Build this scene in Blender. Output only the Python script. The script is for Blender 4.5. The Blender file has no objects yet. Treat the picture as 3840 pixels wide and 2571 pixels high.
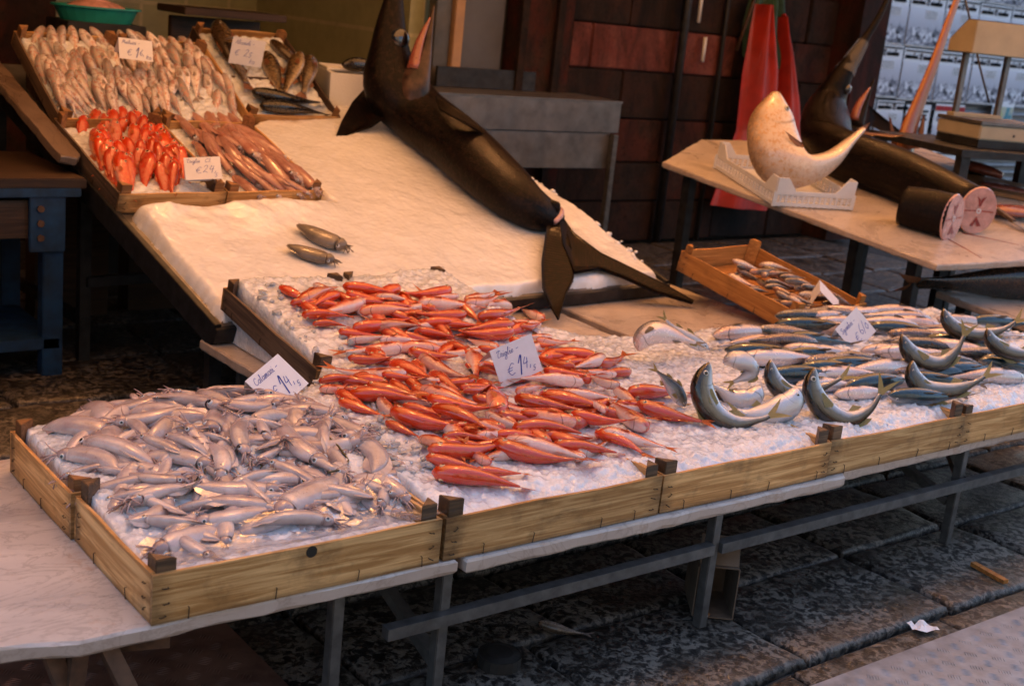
import bpy, bmesh, math, random
import numpy as np
from mathutils import Matrix, Vector
R = math.radians
rng = random.Random(7)
nrg = np.random.default_rng(11)
scene = bpy.context.scene
col = scene.collection

# ------------------------------------------------------------------ camera
CAM = np.array([-0.785, -1.874, 1.419])
YAW, PIT, ROL, FPX = 0.67716, 0.25891, 0.10523, 4746.97
_f = np.array([math.sin(YAW)*math.cos(PIT), math.cos(YAW)*math.cos(PIT), -math.sin(PIT)])
_r0 = np.array([math.cos(YAW), -math.sin(YAW), 0.0]); _u0 = np.cross(_r0, _f)
_R = math.cos(ROL)*_r0+math.sin(ROL)*_u0; _U = -math.sin(ROL)*_r0+math.cos(ROL)*_u0
cd = bpy.data.cameras.new('camera'); cam = bpy.data.objects.new('camera', cd); col.objects.link(cam)
cam.matrix_world = Matrix(((_R[0], _U[0], -_f[0], CAM[0]), (_R[1], _U[1], -_f[1], CAM[1]), (_R[2], _U[2], -_f[2], CAM[2]), (0, 0, 0, 1)))
cd.sensor_width = 36.0; cd.lens = FPX/3840*36.0
cd.clip_start = 0.05; cd.clip_end = 500
cd.dof.use_dof = True; cd.dof.focus_distance = 3.0; cd.dof.aperture_fstop = 5.0
scene.camera = cam

# ------------------------------------------------------------------ world, sun, exposure
SUN_EL, SUN_AZ = R(62), R(25)      # azimuth: direction the light comes from, measured from +Y clockwise
w = bpy.data.worlds.new('World'); scene.world = w; w.use_nodes = True
nt = w.node_tree; bg = nt.nodes['Background']
sky = nt.nodes.new('ShaderNodeTexSky'); sky.sky_type = 'NISHITA'; sky.sun_disc = False
sky.sun_elevation = SUN_EL; sky.sun_rotation = SUN_AZ; sky.dust_density = 2.0; sky.air_density = 1.0
nt.links.new(sky.outputs[0], bg.inputs[0]); bg.inputs[1].default_value = 0.08
sd = bpy.data.lights.new('sun', 'SUN'); sun = bpy.data.objects.new('sun', sd); col.objects.link(sun)
sd.energy = 5.0; sd.angle = R(0.5); sd.color = (1.0, 0.95, 0.88)
_sv = Vector((math.sin(SUN_AZ)*math.cos(SUN_EL), math.cos(SUN_AZ)*math.cos(SUN_EL), math.sin(SUN_EL)))
sun.rotation_euler = _sv.to_track_quat('Z', 'Y').to_euler(); sun.location = (0, 0, 8)
vs = scene.view_settings; vs.view_transform = 'Standard'; vs.look = 'None'; vs.gamma = 1.0; vs.exposure = 2.0
scene.cycles.max_bounces = 8; scene.cycles.diffuse_bounces = 4; scene.cycles.glossy_bounces = 4
scene.cycles.transmission_bounces = 6; scene.cycles.transparent_max_bounces = 12
scene.cycles.use_denoising = True; scene.cycles.sample_clamp_indirect = 6.0
scene.cycles.caustics_reflective = False; scene.cycles.caustics_refractive = False

# ------------------------------------------------------------------ pixel -> direction -> point on a known plane
def ray(dx, dy):
    s = 3840/2342
    return _f + _R*((dx*s-1920)/FPX) - _U*((dy*s-1285.5)/FPX)
def PZ(dx, dy, z): d = ray(dx, dy); return CAM+d*((z-CAM[2])/d[2])
def PY(dx, dy, y): d = ray(dx, dy); return CAM+d*((y-CAM[1])/d[1])
def PX(dx, dy, x): d = ray(dx, dy); return CAM+d*((x-CAM[0])/d[0])
def PD(dx, dy, t): return CAM+ray(dx, dy)*t
def PP(dx, dy, P0, n):
    d = ray(dx, dy); n = np.asarray(n, float)
    return CAM+d*(((np.asarray(P0)-CAM)@n)/(d@n))
def pxl(P):
    d = np.asarray(P, float)-CAM; z = d@_f; s = 3840/2342
    return (1920+FPX*(d@_R)/z)/s, (1285.5-FPX*(d@_U)/z)/s
T0 = 0.337                                   # top of the low front table
# sloping display: origin at its front left corner, A along its foot, B up the slope
RA = np.array([0.9973, 0.0739, 0.0]); RB = np.array([-0.0739, 0.9973, 0.3]); RB = RB/np.linalg.norm(RB)
RN = np.cross(RA, RB); R0 = np.array([0.845, 1.569, 0.395])
def ramp(u, v, h=0.0): return R0+RA*u+RB*v+RN*h
def PR(dx, dy, h=0.0): return PP(dx, dy, R0+RN*h, RN)

# ------------------------------------------------------------------ object helpers
def tag(o, label=None, cat=None, group=None, kind=None):
    if label: o['label'] = label
    if cat: o['category'] = cat
    if group: o['group'] = group
    if kind: o['kind'] = kind
    return o
def empty(name, loc=(0, 0, 0), mat=None):
    o = bpy.data.objects.new(name, None); col.objects.link(o); o.empty_display_size = 0.05
    if mat is not None: o.matrix_world = mat
    else: o.location = loc
    return o
def link(name, me, mats, parent=None, mtx=None, smooth=None):
    o = bpy.data.objects.new(name, me); col.objects.link(o)
    if mats is not None and len(me.materials) == 0:
        for m in (mats if isinstance(mats, (list, tuple)) else [mats]): me.materials.append(m)
    if parent is not None: o.parent = parent
    if mtx is not None: o.matrix_local = mtx
    if smooth is not None: me.polygons.foreach_set('use_smooth', [smooth]*len(me.polygons))
    return o
class MB:
    """collects geometry for ONE mesh"""
    def __init__(s): s.v = []; s.f = []; s.m = []; s.uv = None
    def add(s, vs, fs, m=0):
        o = len(s.v); s.v += [tuple(map(float, p)) for p in vs]
        s.f += [tuple(i+o for i in f) for f in fs]; s.m += [m]*len(fs); return s
    def box(s, c, d, m=0, rot=None, taper=1.0):
        hx, hy, hz = d[0]/2, d[1]/2, d[2]/2
        vs = [Vector((x*hx*(taper if z > 0 else 1), y*hy*(taper if z > 0 else 1), z*hz)) for z in (-1, 1) for y in (-1, 1) for x in (-1, 1)]
        if rot is not None: vs = [rot @ p for p in vs]
        vs = [p+Vector(c) for p in vs]
        return s.add(vs, [(0, 2, 3, 1), (4, 5, 7, 6), (0, 1, 5, 4), (2, 6, 7, 3), (0, 4, 6, 2), (1, 3, 7, 5)], m)
    def bar(s, p, q, wd, ht, m=0, up=(0, 0, 1)):
        p = Vector(p); q = Vector(q); t = (q-p); L = t.length; t.normalize(); up = Vector(up)
        sd_ = t.cross(up)
        if sd_.length < 1e-4: sd_ = t.cross(Vector((1, 0, 0)))
        sd_.normalize(); u = sd_.cross(t)
        rot = Matrix((t, sd_, u)).transposed()
        return s.box((p+q)/2, (L, wd, ht), m, rot)
    def tube(s, pts, rad, n=8, m=0, cap=True):
        pts = [Vector(p) for p in pts]; k = len(pts)
        rad = rad if isinstance(rad, (list, tuple)) else [rad]*k
        rings = []; prev = None
        for i, p in enumerate(pts):
            t = (pts[min(i+1, k-1)]-pts[max(i-1, 0)]).normalized()
            if prev is None:
                ref = Vector((0, 0, 1)) if abs(t.z) < .9 else Vector((1, 0, 0)); a = t.cross(ref).normalized()
            else: a = (prev-t*prev.dot(t)).normalized()
            prev = a; b = t.cross(a)
            rings.append([p+(a*math.cos(2*math.pi*j/n)+b*math.sin(2*math.pi*j/n))*rad[i] for j in range(n)])
        vs = [q for r_ in rings for q in r_]
        fs = [(i*n+j, i*n+(j+1) % n, (i+1)*n+(j+1) % n, (i+1)*n+j) for i in range(k-1) for j in range(n)]
        if cap: fs += [tuple(range(n-1, -1, -1)), tuple(range((k-1)*n, k*n))]
        return s.add(vs, fs, m)
    def prism(s, poly, z0, z1, m=0):
        n = len(poly); vs = [(x, y, z0) for x, y in poly]+[(x, y, z1) for x, y in poly]
        return s.add(vs, [tuple(range(n-1, -1, -1)), tuple(range(n, 2*n))]+[(i, (i+1) % n, n+(i+1) % n, n+i) for i in range(n)], m)
    def mesh(s, name, smooth=False):
        me = bpy.data.meshes.new(name); me.from_pydata(s.v, [], s.f); me.update()
        if s.m and max(s.m) > 0: me.polygons.foreach_set('material_index', s.m)
        if smooth: me.polygons.foreach_set('use_smooth', [True]*len(me.polygons))
        return me
    def build(s, name, mats, parent=None, mtx=None, smooth=False, bevel=0):
        me = s.mesh(name, smooth)
        if bevel:
            bm = bmesh.new(); bm.from_mesh(me)
            bmesh.ops.bevel(bm, geom=[e for e in bm.edges if len(e.link_faces) == 2 and e.calc_face_angle(0) > .5], offset=bevel, segments=2, affect='EDGES', clamp_overlap=True)
            bm.to_mesh(me); bm.free()
        return link(name, me, mats, parent, mtx)
def frame(o, x, z):
    """matrix with origin o, x axis x, z axis near z"""
    x = Vector(x).normalized(); z = Vector(z); y = z.cross(x).normalized(); z = x.cross(y)
    m = Matrix((x, y, z)).transposed().to_4x4(); m.translation = Vector(o); return m
def hnoise(x, y, seed=0):
    """smooth value noise on arrays"""
    xi = np.floor(x).astype(int); yi = np.floor(y).astype(int); fx = x-xi; fy = y-yi
    fx = fx*fx*(3-2*fx); fy = fy*fy*(3-2*fy)
    def h(a, b):
        n = (a*374761393+b*668265263+seed*974711) & 0x7fffffff
        n = ((n ^ (n >> 13))*1274126177) & 0x7fffffff
        return ((n ^ (n >> 16)) & 0xffff)/65535.0
    return (h(xi, yi)*(1-fx)+h(xi+1, yi)*fx)*(1-fy)+(h(xi, yi+1)*(1-fx)+h(xi+1, yi+1)*fx)*fy
def fbm(x, y, o=4, seed=0):
    s = 0; a = .5
    for k in range(o): s = s+a*hnoise(x*2**k, y*2**k, seed+k); a *= .5
    return s

# ------------------------------------------------------------------ materials
class NM:
    def __init__(s, name):
        s.m = bpy.data.materials.new(name); s.m.use_nodes = True; s.t = s.m.node_tree
        s.b = s.t.nodes['Principled BSDF']; s.out = s.t.nodes['Material Output']
    def n(s, typ, **kw):
        nd = s.t.nodes.new('ShaderNode'+typ)
        for k, v in kw.items():
            if k.startswith('i_'):
                key = k[2:]; key = int(key) if key.isdigit() else key.replace('_', ' ')
                sock = nd.inputs[key]
                if isinstance(v, bpy.types.NodeSocket): s.t.links.new(v, sock)
                else: sock.default_value = v
            else: setattr(nd, k, v)
        return nd
    def l(s, a, b): s.t.links.new(a, b)
    def set(s, **kw):
        for k, v in kw.items():
            sock = s.b.inputs[k.replace('_', ' ')]
            if isinstance(v, bpy.types.NodeSocket): s.t.links.new(v, sock)
            else: sock.default_value = v
        return s
    def coord(s, which='Object', scale=(1, 1, 1), jitter=True, src=None):
        tc = src if src is not None else s.n('TexCoord').outputs[which]
        mp = s.n('Mapping', i_Vector=tc, i_Scale=scale)
        if jitter:
            oi = s.n('ObjectInfo'); mu = s.n('Math', operation='MULTIPLY', i_0=oi.outputs['Random'], i_1=37.0)
            s.l(mu.outputs[0], mp.inputs['Location'])
        return mp.outputs[0]
    def noise(s, vec, scale=5, detail=4, rough=.55, dist=0):
        return s.n('TexNoise', i_Vector=vec, i_Scale=scale, i_Detail=detail, i_Roughness=rough, i_Distortion=dist).outputs['Fac']
    def ramp(s, fac, stops, interp='LINEAR'):
        nd = s.n('ValToRGB', i_Fac=fac); cr = nd.color_ramp; cr.interpolation = interp
        while len(cr.elements) < len(stops): cr.elements.new(.5)
        for e, (p, c) in zip(cr.elements, stops):
            e.position = p; e.color = tuple(c)+((1,) if len(c) == 3 else ())
        return nd.outputs[0]
    def mix(s, fac, a, b, mode='MIX'):
        nd = s.n('Mix', data_type='RGBA', blend_type=mode)
        for sock, v in ((nd.inputs[0], fac), (nd.inputs[6], a), (nd.inputs[7], b)):
            if isinstance(v, bpy.types.NodeSocket): s.l(v, sock)
            else: sock.default_value = v if not isinstance(v, tuple) or len(v) == 4 else tuple(v)+(1,)
        return nd.outputs[2]
    def math(s, op, a, b=0.0, c=0.0, clamp=False):
        nd = s.n('Math', operation=op, use_clamp=clamp)
        for i, v in enumerate((a, b, c)):
            if isinstance(v, bpy.types.NodeSocket): s.l(v, nd.inputs[i])
            else: nd.inputs[i].default_value = v
        return nd.outputs[0]
    def bump(s, h, strength=.3, dist=.002):
        nd = s.n('Bump', i_Height=h, i_Strength=strength, i_Distance=dist); s.l(nd.outputs[0], s.b.inputs['Normal']); return nd
    def rand(s): return s.n('ObjectInfo').outputs['Random']
M = {}
def simple(name, colr, rough=.5, metal=0, spots=.35, scale=20, bump=0, spec=.5, coat=0, detail=5):
    a = NM(name); v = a.coord('Object', (1, 1, 1)); f = a.noise(v, scale, detail)
    dark = tuple(c*(1-spots) for c in colr); lite = tuple(min(1, c*(1+spots*.6)) for c in colr)
    a.set(Base_Color=a.ramp(f, [(.3, dark), (.7, lite)]), Metallic=metal, Specular_IOR_Level=spec, Coat_Weight=coat)
    a.set(Roughness=a.ramp(a.noise(v, scale*.6, 3), [(.3, (rough*.75,)*3), (.7, (min(1, rough*1.25),)*3)]))
    if bump: a.bump(f, bump)
    M[name] = a.m; return a

def wood(name, c0, c1, dirt=.5, rough=.55, metal=0):
    a = NM(name); v = a.coord('Object', (1, 1, 1))
    g = a.noise(a.coord('Object', (3.0, 60, 60)), 1.0, 5, .6, 1.2)
    g2 = a.noise(a.coord('Object', (6.0, 260, 260)), 1.0, 2, .5)
    gm = a.math('ADD', a.math('MULTIPLY', g, .75), a.math('MULTIPLY', g2, .25))
    base = a.ramp(gm, [(.30, tuple(x*.7 for x in c0)), (.45, c0), (.55, tuple((p+q)/2 for p, q in zip(c0, c1))), (.68, c1)])
    var = a.ramp(a.rand(), [(0, (.62, .58, .52)), (.5, (.95, .95, .95)), (1, (1.12, 1.05, .98))])
    base = a.mix(1.0, base, var, 'MULTIPLY')
    st = a.noise(v, 9, 5, .65); base = a.mix(a.ramp(st, [(.52, (0, 0, 0)), (.72, (dirt, dirt, dirt))]), base, (.035, .022, .012))
    st2 = a.noise(a.coord('Object', (8, 30, 30)), 1.0, 4, .7); base = a.mix(a.ramp(st2, [(.6, (0, 0, 0)), (.75, (dirt*.7,)*3)]), base, (.06, .035, .018))
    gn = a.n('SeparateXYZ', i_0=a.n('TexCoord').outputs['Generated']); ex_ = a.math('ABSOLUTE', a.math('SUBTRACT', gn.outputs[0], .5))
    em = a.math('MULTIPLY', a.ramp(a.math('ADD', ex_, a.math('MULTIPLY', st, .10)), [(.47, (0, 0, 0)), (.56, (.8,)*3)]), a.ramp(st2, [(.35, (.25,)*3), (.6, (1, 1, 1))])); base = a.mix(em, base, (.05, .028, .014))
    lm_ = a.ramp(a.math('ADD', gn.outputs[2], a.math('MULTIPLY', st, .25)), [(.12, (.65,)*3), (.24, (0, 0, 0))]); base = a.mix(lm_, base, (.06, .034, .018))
    a.set(Base_Color=base, Roughness=rough, Specular_IOR_Level=.35); a.bump(gm, .5, .002); M[name] = a.m; return a
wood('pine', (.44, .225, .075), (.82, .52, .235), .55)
wood('orange_pine', (.42, .17, .04), (.66, .32, .09), .4)
wood('grey_wood', (.09, .06, .045), (.22, .15, .10), .55)
wood('post_wood', (.07, .045, .03), (.20, .12, .065), .6)
wood('post_light', (.22, .10, .04), (.42, .22, .09), .5)
wood('old_wood', (.035, .018, .011), (.08, .042, .024), .6)

def marble(name, c0, c1, vein, warm, stain=.35):
    a = NM(name); v = a.coord('Object', (1, 1, 1)); f = a.noise(v, 3.2, 8, .62, 1.4)
    base = a.ramp(f, [(.3, c0), (.62, c1)])
    ve = a.noise(a.coord('Object', (2.0, 5.0, 2.0)), 2.0, 6, .6, 2.5)
    base = a.mix(a.ramp(ve, [(.47, (0, 0, 0)), (.5, (.5, .5, .5)), (.53, (0, 0, 0))]), base, vein)
    rs = a.noise(v, 14, 5, .7); base = a.mix(a.ramp(rs, [(.6, (0, 0, 0)), (.74, (stain,)*3)]), base, warm)
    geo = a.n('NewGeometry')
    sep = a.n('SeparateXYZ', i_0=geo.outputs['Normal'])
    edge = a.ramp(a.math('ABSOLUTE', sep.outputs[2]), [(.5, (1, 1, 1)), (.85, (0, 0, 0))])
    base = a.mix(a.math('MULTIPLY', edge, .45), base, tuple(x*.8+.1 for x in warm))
    a.set(Base_Color=base, Roughness=a.ramp(f, [(.3, (.22,)*3), (.7, (.4,)*3)]), Specular_IOR_Level=.5); a.bump(a.noise(v, 60, 4), .12, .002); M[name] = a.m
marble('marble', (.42, .39, .375), (.62, .585, .56), (.26, .24, .23), (.40, .19, .08), .6)
marble('marble_warm', (.40, .335, .27), (.58, .50, .42), (.27, .21, .16), (.36, .19, .09), .45)
marble('marble_brown', (.10, .065, .045), (.17, .115, .08), (.07, .045, .03), (.12, .06, .03))

a = NM('ice'); v = a.coord('Object', jitter=False)
f = a.noise(v, 120, 4, .65); f2 = a.noise(v, 28, 4, .6)
vo = a.n('TexVoronoi', i_Vector=v, i_Scale=95.0, feature='F1')
a.set(Base_Color=a.ramp(f2, [(.3, (.58, .62, .67)), (.7, (.84, .86, .89))]), Roughness=.14, IOR=1.31, Subsurface_Weight=.7, Subsurface_Radius=(.018, .021, .026), Subsurface_Scale=1.0, Coat_Weight=.8, Coat_Roughness=.04)
h = a.math('ADD', a.math('MULTIPLY', vo.outputs['Distance'], 1.0), a.math('MULTIPLY', f, .8))
a.bump(h, .5, .005); M['ice'] = a.m
a = NM('snow_ice'); v = a.coord('Object', jitter=False)
f = a.noise(v, 150, 5, .7); f2 = a.noise(v, 9, 5, .6)
f3 = a.noise(v, 45, 4, .65); a.set(Base_Color=a.ramp(a.math('ADD', a.math('MULTIPLY', f2, .6), a.math('MULTIPLY', f3, .4)), [(.32, (.80, .79, .77)), (.55, (.90, .89, .87))]), Roughness=.22, Subsurface_Weight=.6, Subsurface_Radius=(.02, .02, .02), Subsurface_Scale=1.0, Coat_Weight=.6, Coat_Roughness=.06)
a.bump(a.math('ADD', f, a.math('MULTIPLY', f3, 1.0)), .4, .003); M['snow_ice'] = a.m
a = NM('ice_cube'); v = a.coord('Object')
a.set(Base_Color=(.92, .94, .96, 1), Roughness=.06, Transmission_Weight=.6, IOR=1.31, Subsurface_Weight=.3, Subsurface_Radius=(.01, .01, .01)); a.bump(a.noise(v, 60, 3), .3, .003); M['ice_cube'] = a.m

simple('galv', (.13, .13, .13), .45, .6, .35, 30); simple('steel', (.20, .19, .185), .45, .75, .3, 12); simple('dark_steel', (.03, .03, .032), .5, .5, .5, 25)
simple('rust', (.09, .045, .025), .8, 0, .6, 30, .3); simple('staple', (.035, .028, .024), .55, .6)
simple('black', (.012, .011, .010), .6); simple('paper', (.78, .77, .80), .8, 0, .04, 40); simple('ink', (.03, .07, .42), .6, 0, .15)
simple('blue_paint', (.002, .030, .085), .6, 0, .6, 16, .2); simple('styrofoam', (.88, .87, .85), .7, 0, .06, 160, .1); simple('white_plastic', (.72, .72, .72), .35, 0, .06, 20, 0, .5)
simple('green_plastic', (.02, .28, .24), .35, 0, .2, 10); simple('cream_plastic', (.42, .36, .25), .4, 0, .12, 10); simple('red_cloth', (.42, .022, .009), .45, 0, .35, 6, .2, .5, .3); simple('green_cloth', (.012, .05, .02), .6, 0, .5, 12)
simple('rope', (.18, .13, .09), .9, 0, .4, 80); simple('cardboard', (.12, .085, .06), .85, 0, .3, 14, .1); simple('seaweed', (.06, .05, .015), .4, 0, .5, 40)

# ------------------------------------------------------------------ setting: street, walls
a = NM('street_stone'); v = a.coord('Object', jitter=True)
f = a.noise(v, 48, 5, .66, .5); f2 = a.noise(v, 8, 5, .6); f3 = a.noise(v, 260, 3, .6)
base = a.ramp(f, [(.42, (.005, .0045, .004)), (.48, (.026, .023, .020)), (.56, (.14, .128, .11))])
base = a.mix(a.ramp(f2, [(.32, (.8,)*3), (.55, (0, 0, 0))]), base, (.016, .014, .012))
a.set(Base_Color=base, Roughness=a.ramp(f2, [(.35, (.3,)*3), (.65, (.6,)*3)]), Specular_IOR_Level=.45)
a.bump(a.math('ADD', f, a.math('MULTIPLY', f3, .3)), .7, .006); M['street_stone'] = a.m
simple('joint', (.016, .014, .012), .7, 0, .5, 60, .5)
g = MB(); g.add([(-60, -60, -.03), (60, -60, -.03), (60, 60, -.03), (-60, 60, -.03)], [(0, 1, 2, 3)])
street = tag(g.build('street', M['joint']), kind='structure')
def paving(x0, x1, y0, y1):
    n = MB(); k = 7
    k = 11; e_ = lambda a_, b_: np.concatenate([[a_, a_+.006, a_+.016], np.linspace(a_+.06, b_-.06, 5), [b_-.016, b_-.006, b_]]); gx = e_(x0, x1); gy = e_(y0, y1); X, Y = np.meshgrid(gx, gy)
    jx = (fbm(X*9, Y*9, 3, int(x0*100)+7)-.47)*.03; jy = (fbm(X*9+5, Y*9, 3, int(y0*100)+3)-.47)*.03
    ex = np.minimum(np.minimum(X-x0, x1-X), np.minimum(Y-y0, y1-Y))
    Z = -.014*np.exp(-ex/.005)+(fbm(X*6, Y*6, 3, 3)-.45)*.014+rng.uniform(-.006, .003)
    cx_, cy_ = (x0+x1)/2, (y0+y1)/2
    vs = np.stack([X+jx-cx_, Y+jy-cy_, Z], -1).reshape(-1, 3).tolist()
    fs = [(j*k+i, j*k+i+1, (j+1)*k+i+1, (j+1)*k+i) for j in range(k-1) for i in range(k-1)]
    rim = [i for i in range(k)]+[j*k+k-1 for j in range(1, k)]+[(k-1)*k+i for i in range(k-2, -1, -1)]+[j*k for j in range(k-2, 0, -1)]
    o = len(vs); vs += [(vs[i][0], vs[i][1], -.03) for i in rim]; m = len(rim)
    fs += [(rim[i], o+i, o+(i+1) % m, rim[(i+1) % m]) for i in range(m)]
    n.add(vs, fs); b = n.build('paving_stone', M['street_stone'], street, Matrix.Translation((cx_, cy_, 0)), smooth=True)
    return b
yy = -0.62; rows_ = [(-.72, -.245), (-.23, .135), (.15, .50), (.515, .90), (.915, 1.3), (1.315, 1.72), (1.735, 2.15), (2.165, 2.6), (2.615, 3.05), (3.065, 3.5), (3.515, 4.1)]
for ri, (ya, yb) in enumerate(rows_):
    x = -.7+[0, .31, .62, .1, .45][ri % 5]
    xe = 7.5 if ri < 9 else 6.6
    if ri == 1: x = -.17
    k = 0
    while x < xe:
        wd = rng.uniform(.48, .66)
        if ri == 1: wd = [.56, .58, .575, .60, .55][k % 5]
        paving(x, x+wd-.014, ya+rng.uniform(-.006, .006), yb+rng.uniform(-.006, .006)); x += wd; k += 1

def stone_mat(name, c0, c1, red=None, rf=.5):
    a = NM(name); v = a.coord('Object'); f = a.noise(v, 9, 7, .68, .6); f2 = a.noise(v, 45, 5, .7)
    base = a.ramp(f, [(.3, c0), (.68, c1)])
    if red: base = a.mix(a.ramp(a.noise(v, 5, 6, .65), [(.42, (0, 0, 0)), (.58, (rf,)*3)]), base, red)
    geo = a.n('NewGeometry').outputs['Position']; wn = a.noise(a.n('Mapping', i_Vector=geo, i_Scale=(2.2, 2.2, .8)).outputs[0], 1.6, 7, .7, .8)
    base = a.mix(a.ramp(wn, [(.44, (0, 0, 0)), (.60, (.8,)*3)]), base, tuple(x*.35 for x in c0))
    base = a.mix(a.ramp(f2, [(.55, (0, 0, 0)), (.66, (.75,)*3)]), base, tuple(x*.3 for x in c0))
    a.set(Base_Color=base, Roughness=.85, Specular_IOR_Level=.25); a.bump(a.math('ADD', f, f2), .6, .01); M[name] = a.m
stone_mat('stone_dark', (.007, .005, .004), (.030, .018, .013), (.04, .013, .008), .5)
stone_mat('stone_red', (.012, .007, .005), (.05, .022, .015), (.085, .018, .011), .5)
stone_mat('stone_pink', (.11, .036, .030), (.21, .070, .058), (.13, .022, .014), .5)
stone_mat('plaster_red', (.020, .010, .007), (.045, .022, .015), (.06, .010, .006), .8)
YW = 4.15
wall = empty('stone_wall', (5.3, YW, 0)); tag(wall, 'sooty stone block wall with patches of old red paint behind the stalls', 'wall')
wl = Matrix.Translation((-5.3, -YW, 0))
b = MB(); b.box((5.5, YW+.34, 1.7), (2.5, .5, 3.4)); b.build('backing', M['stone_dark'], wall, wl)
cz = [0, .27, .52, .80, 1.10, 1.37, 1.68, 2.0, 2.35, 2.7, 3.05, 3.4]
for k in range(len(cz)-1):
    xs = [4.25, 4.42, 5.12, 5.70, 6.28, 6.70] if k % 2 == 0 else [4.25, 4.72, 5.17, 5.95, 6.40, 6.70]
    for i in range(len(xs)-1):
        x0, x1 = xs[i]+.004, xs[i+1]-.004; z0, z1 = cz[k]+.004, cz[k+1]-.004
        xm = (x0+x1)/2; zm = (z0+z1)/2
        if k == 4: mt = 'stone_pink' if x1 < 6.0 else 'stone_red'
        elif k == 2 and i in (1, 2): mt = 'stone_red'
        elif k in (3, 5, 0) or rng.random() < .5: mt = 'stone_dark'
        else: mt = 'stone_red'
        n = MB(); n.box((0, 0, 0), (x1-x0, .12, z1-z0))
        o = n.build('stone', M[mt], wall, wl @ Matrix.Translation((xm, YW+.06-rng.uniform(0, .018), zm)), bevel=.008)
# red plaster pilaster between the shop front and the stone wall
pil = empty('plaster_pilaster', (4.05, YW, 0)); tag(pil, 'peeling red plaster pilaster between the shop door frame and stone wall', 'pilaster')
n = MB(); n.box((-.02, .10, 1.7), (.40, .3, 3.4)); n.build('shaft', M['plaster_red'], pil)
for xx in (-.21, .06): n = MB(); n.box((xx, -.07, 1.7), (.05, .03, 3.4)); n.build('board', M['stone_dark'], pil)
# shop front: jamb, cream strip and grey door panel
simple('grey_panel', (.10, .095, .10), .5, .2, .2, 5); simple('cream_paint', (.42, .25, .13), .6, 0, .15, 12); simple('jamb_steel', (.11, .10, .09), .45, .4, .3, 10)
dr = empty('shop_door', (3.5, YW, 0)); tag(dr, 'grey shop door panel with a cream edge and steel jamb', 'door')
for nm, x0, x1, dy, mt in (('door_jamb', 3.29, 3.395, .06, 'jamb_steel'), ('door_edge', 3.40, 3.465, .03, 'cream_paint'), ('door_panel', 3.47, 3.76, .05, 'grey_panel'), ('gap_shade', 3.765, 3.83, .12, 'black')):  # last strip is black, painting the shaded gap beside the pilaster
    n = MB(); n.box(((x0+x1)/2-3.5, dy, 1.2), (x1-x0, .08, 2.4)); n.build(nm, M[mt], dr, bevel=.004)
# shop interior
a = NM('olive_tile'); v = a.coord('Object', jitter=False)
br = a.n('TexBrick', i_Vector=a.n('Mapping', i_Vector=v, i_Rotation=(R(90), 0, 0)).outputs[0], i_Scale=1.0); br.offset = 0
for k_, v_ in (('Color1', (.46, .42, .20, 1)), ('Color2', (.38, .36, .17, 1)), ('Mortar', (.58, .50, .27, 1)), ('Mortar Size', .012), ('Brick Width', .30), ('Row Height', .30)): br.inputs[k_].default_value = v_
fv = a.noise(v, 7, 6, .7)
a.set(Base_Color=a.mix(a.ramp(fv, [(.4, (.0,)*3), (.7, (.6,)*3)]), br.outputs[0], (.26, .24, .12)), Roughness=.35); M['olive_tile'] = a.m
n = MB(); n.box((2.6, 6.25, 1.7), (6.0, .1, 3.4)); tag(n.build('shop_back_wall', M['olive_tile']), 'olive green tiled back wall inside the dark shop', 'wall')
n = MB(); n.box((3.25, 5.25, 1.7), (.1, 1.9, 3.4)); tag(n.build('shop_side_wall', M['olive_tile']), 'tiled side wall of the shop behind the door jamb', 'wall')
n = MB(); n.box((.42, 4.75, 1.7), (1.9, .1, 3.4)); tag(n.build('red_wall', M['plaster_red']), 'dark red wall behind the top crates and green basin', 'wall')
n = MB(); n.box((1.2, 5.3, 3.25), (5.4, 2.1, .1)); tag(n.build('shop_ceiling', M['stone_dark']), kind='structure')  # unseen ceiling added to keep the sun off the shop floor
n = MB(); n.box((-1.0, 4.2, 1.7), (.2, 6.4, 3.4)); tag(n.build('side_wall', M['plaster_red']), 'unseen dark plaster wall added to block light on the blue bench side', 'wall')  # unseen wall added to block light from the left
n = MB(); n.box((2.0, 4.25, 2.9), (4.6, .16, 1.0)); tag(n.build('shop_lintel', M['stone_dark']), 'dark stone lintel above the shop opening', 'lintel')
# shelf planks at the back left
for (x0, x1, y, z0, z1, mt) in ((1.80, 2.35, 4.3, 1.215, 1.25, 'old_wood'),):
    n = MB(); n.box(((x0+x1)/2, y, (z0+z1)/2), (x1-x0, .35, z1-z0)); n.box(((x0+x1)/2, y+.08, .6), (x1-x0-.06, .04, 1.2), 0)
    tag(n.build('wall_shelf', M['old_wood'], bevel=.004), 'yellowish wooden shelf board in the dark behind the hake crates', 'shelf')

# posters on the roller shutter
YS = 5.0
simple('shutter_metal', (.20, .20, .21), .4, .6, .25, 8)
sh = empty('roller_shutter', (8.6, YS, 0)); tag(sh, 'grey ribbed roller shutter covered with pasted posters', 'shutter')
zc = 0.02
while zc < 2.6:
    n = MB(); n.tube([(-1.95, .02, 0), (2.9, .02, 0)], .026, 8); n.add([(-1.95, .02, -.035), (2.9, .02, -.035), (2.9, .02, .035), (-1.95, .02, .035)], [(0, 1, 2, 3)])
    n.build('slat', M['shutter_metal'], sh, Matrix.Translation((0, .02, zc+.035)), smooth=False); zc += .07
n = MB(); n.box((6.86, YW+.18, 1.7), (.30, .8, 3.4)); tag(n.build('shutter_pier', M['plaster_red']), 'red and blue painted wall end beside the postered shutter', 'pier')
n = MB(); n.box((6.74, YW-.225, 1.9), (.02, .02, 1.0)); 
a = NM('poster_photo'); uv = a.n('TexCoord').outputs['Generated']
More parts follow.
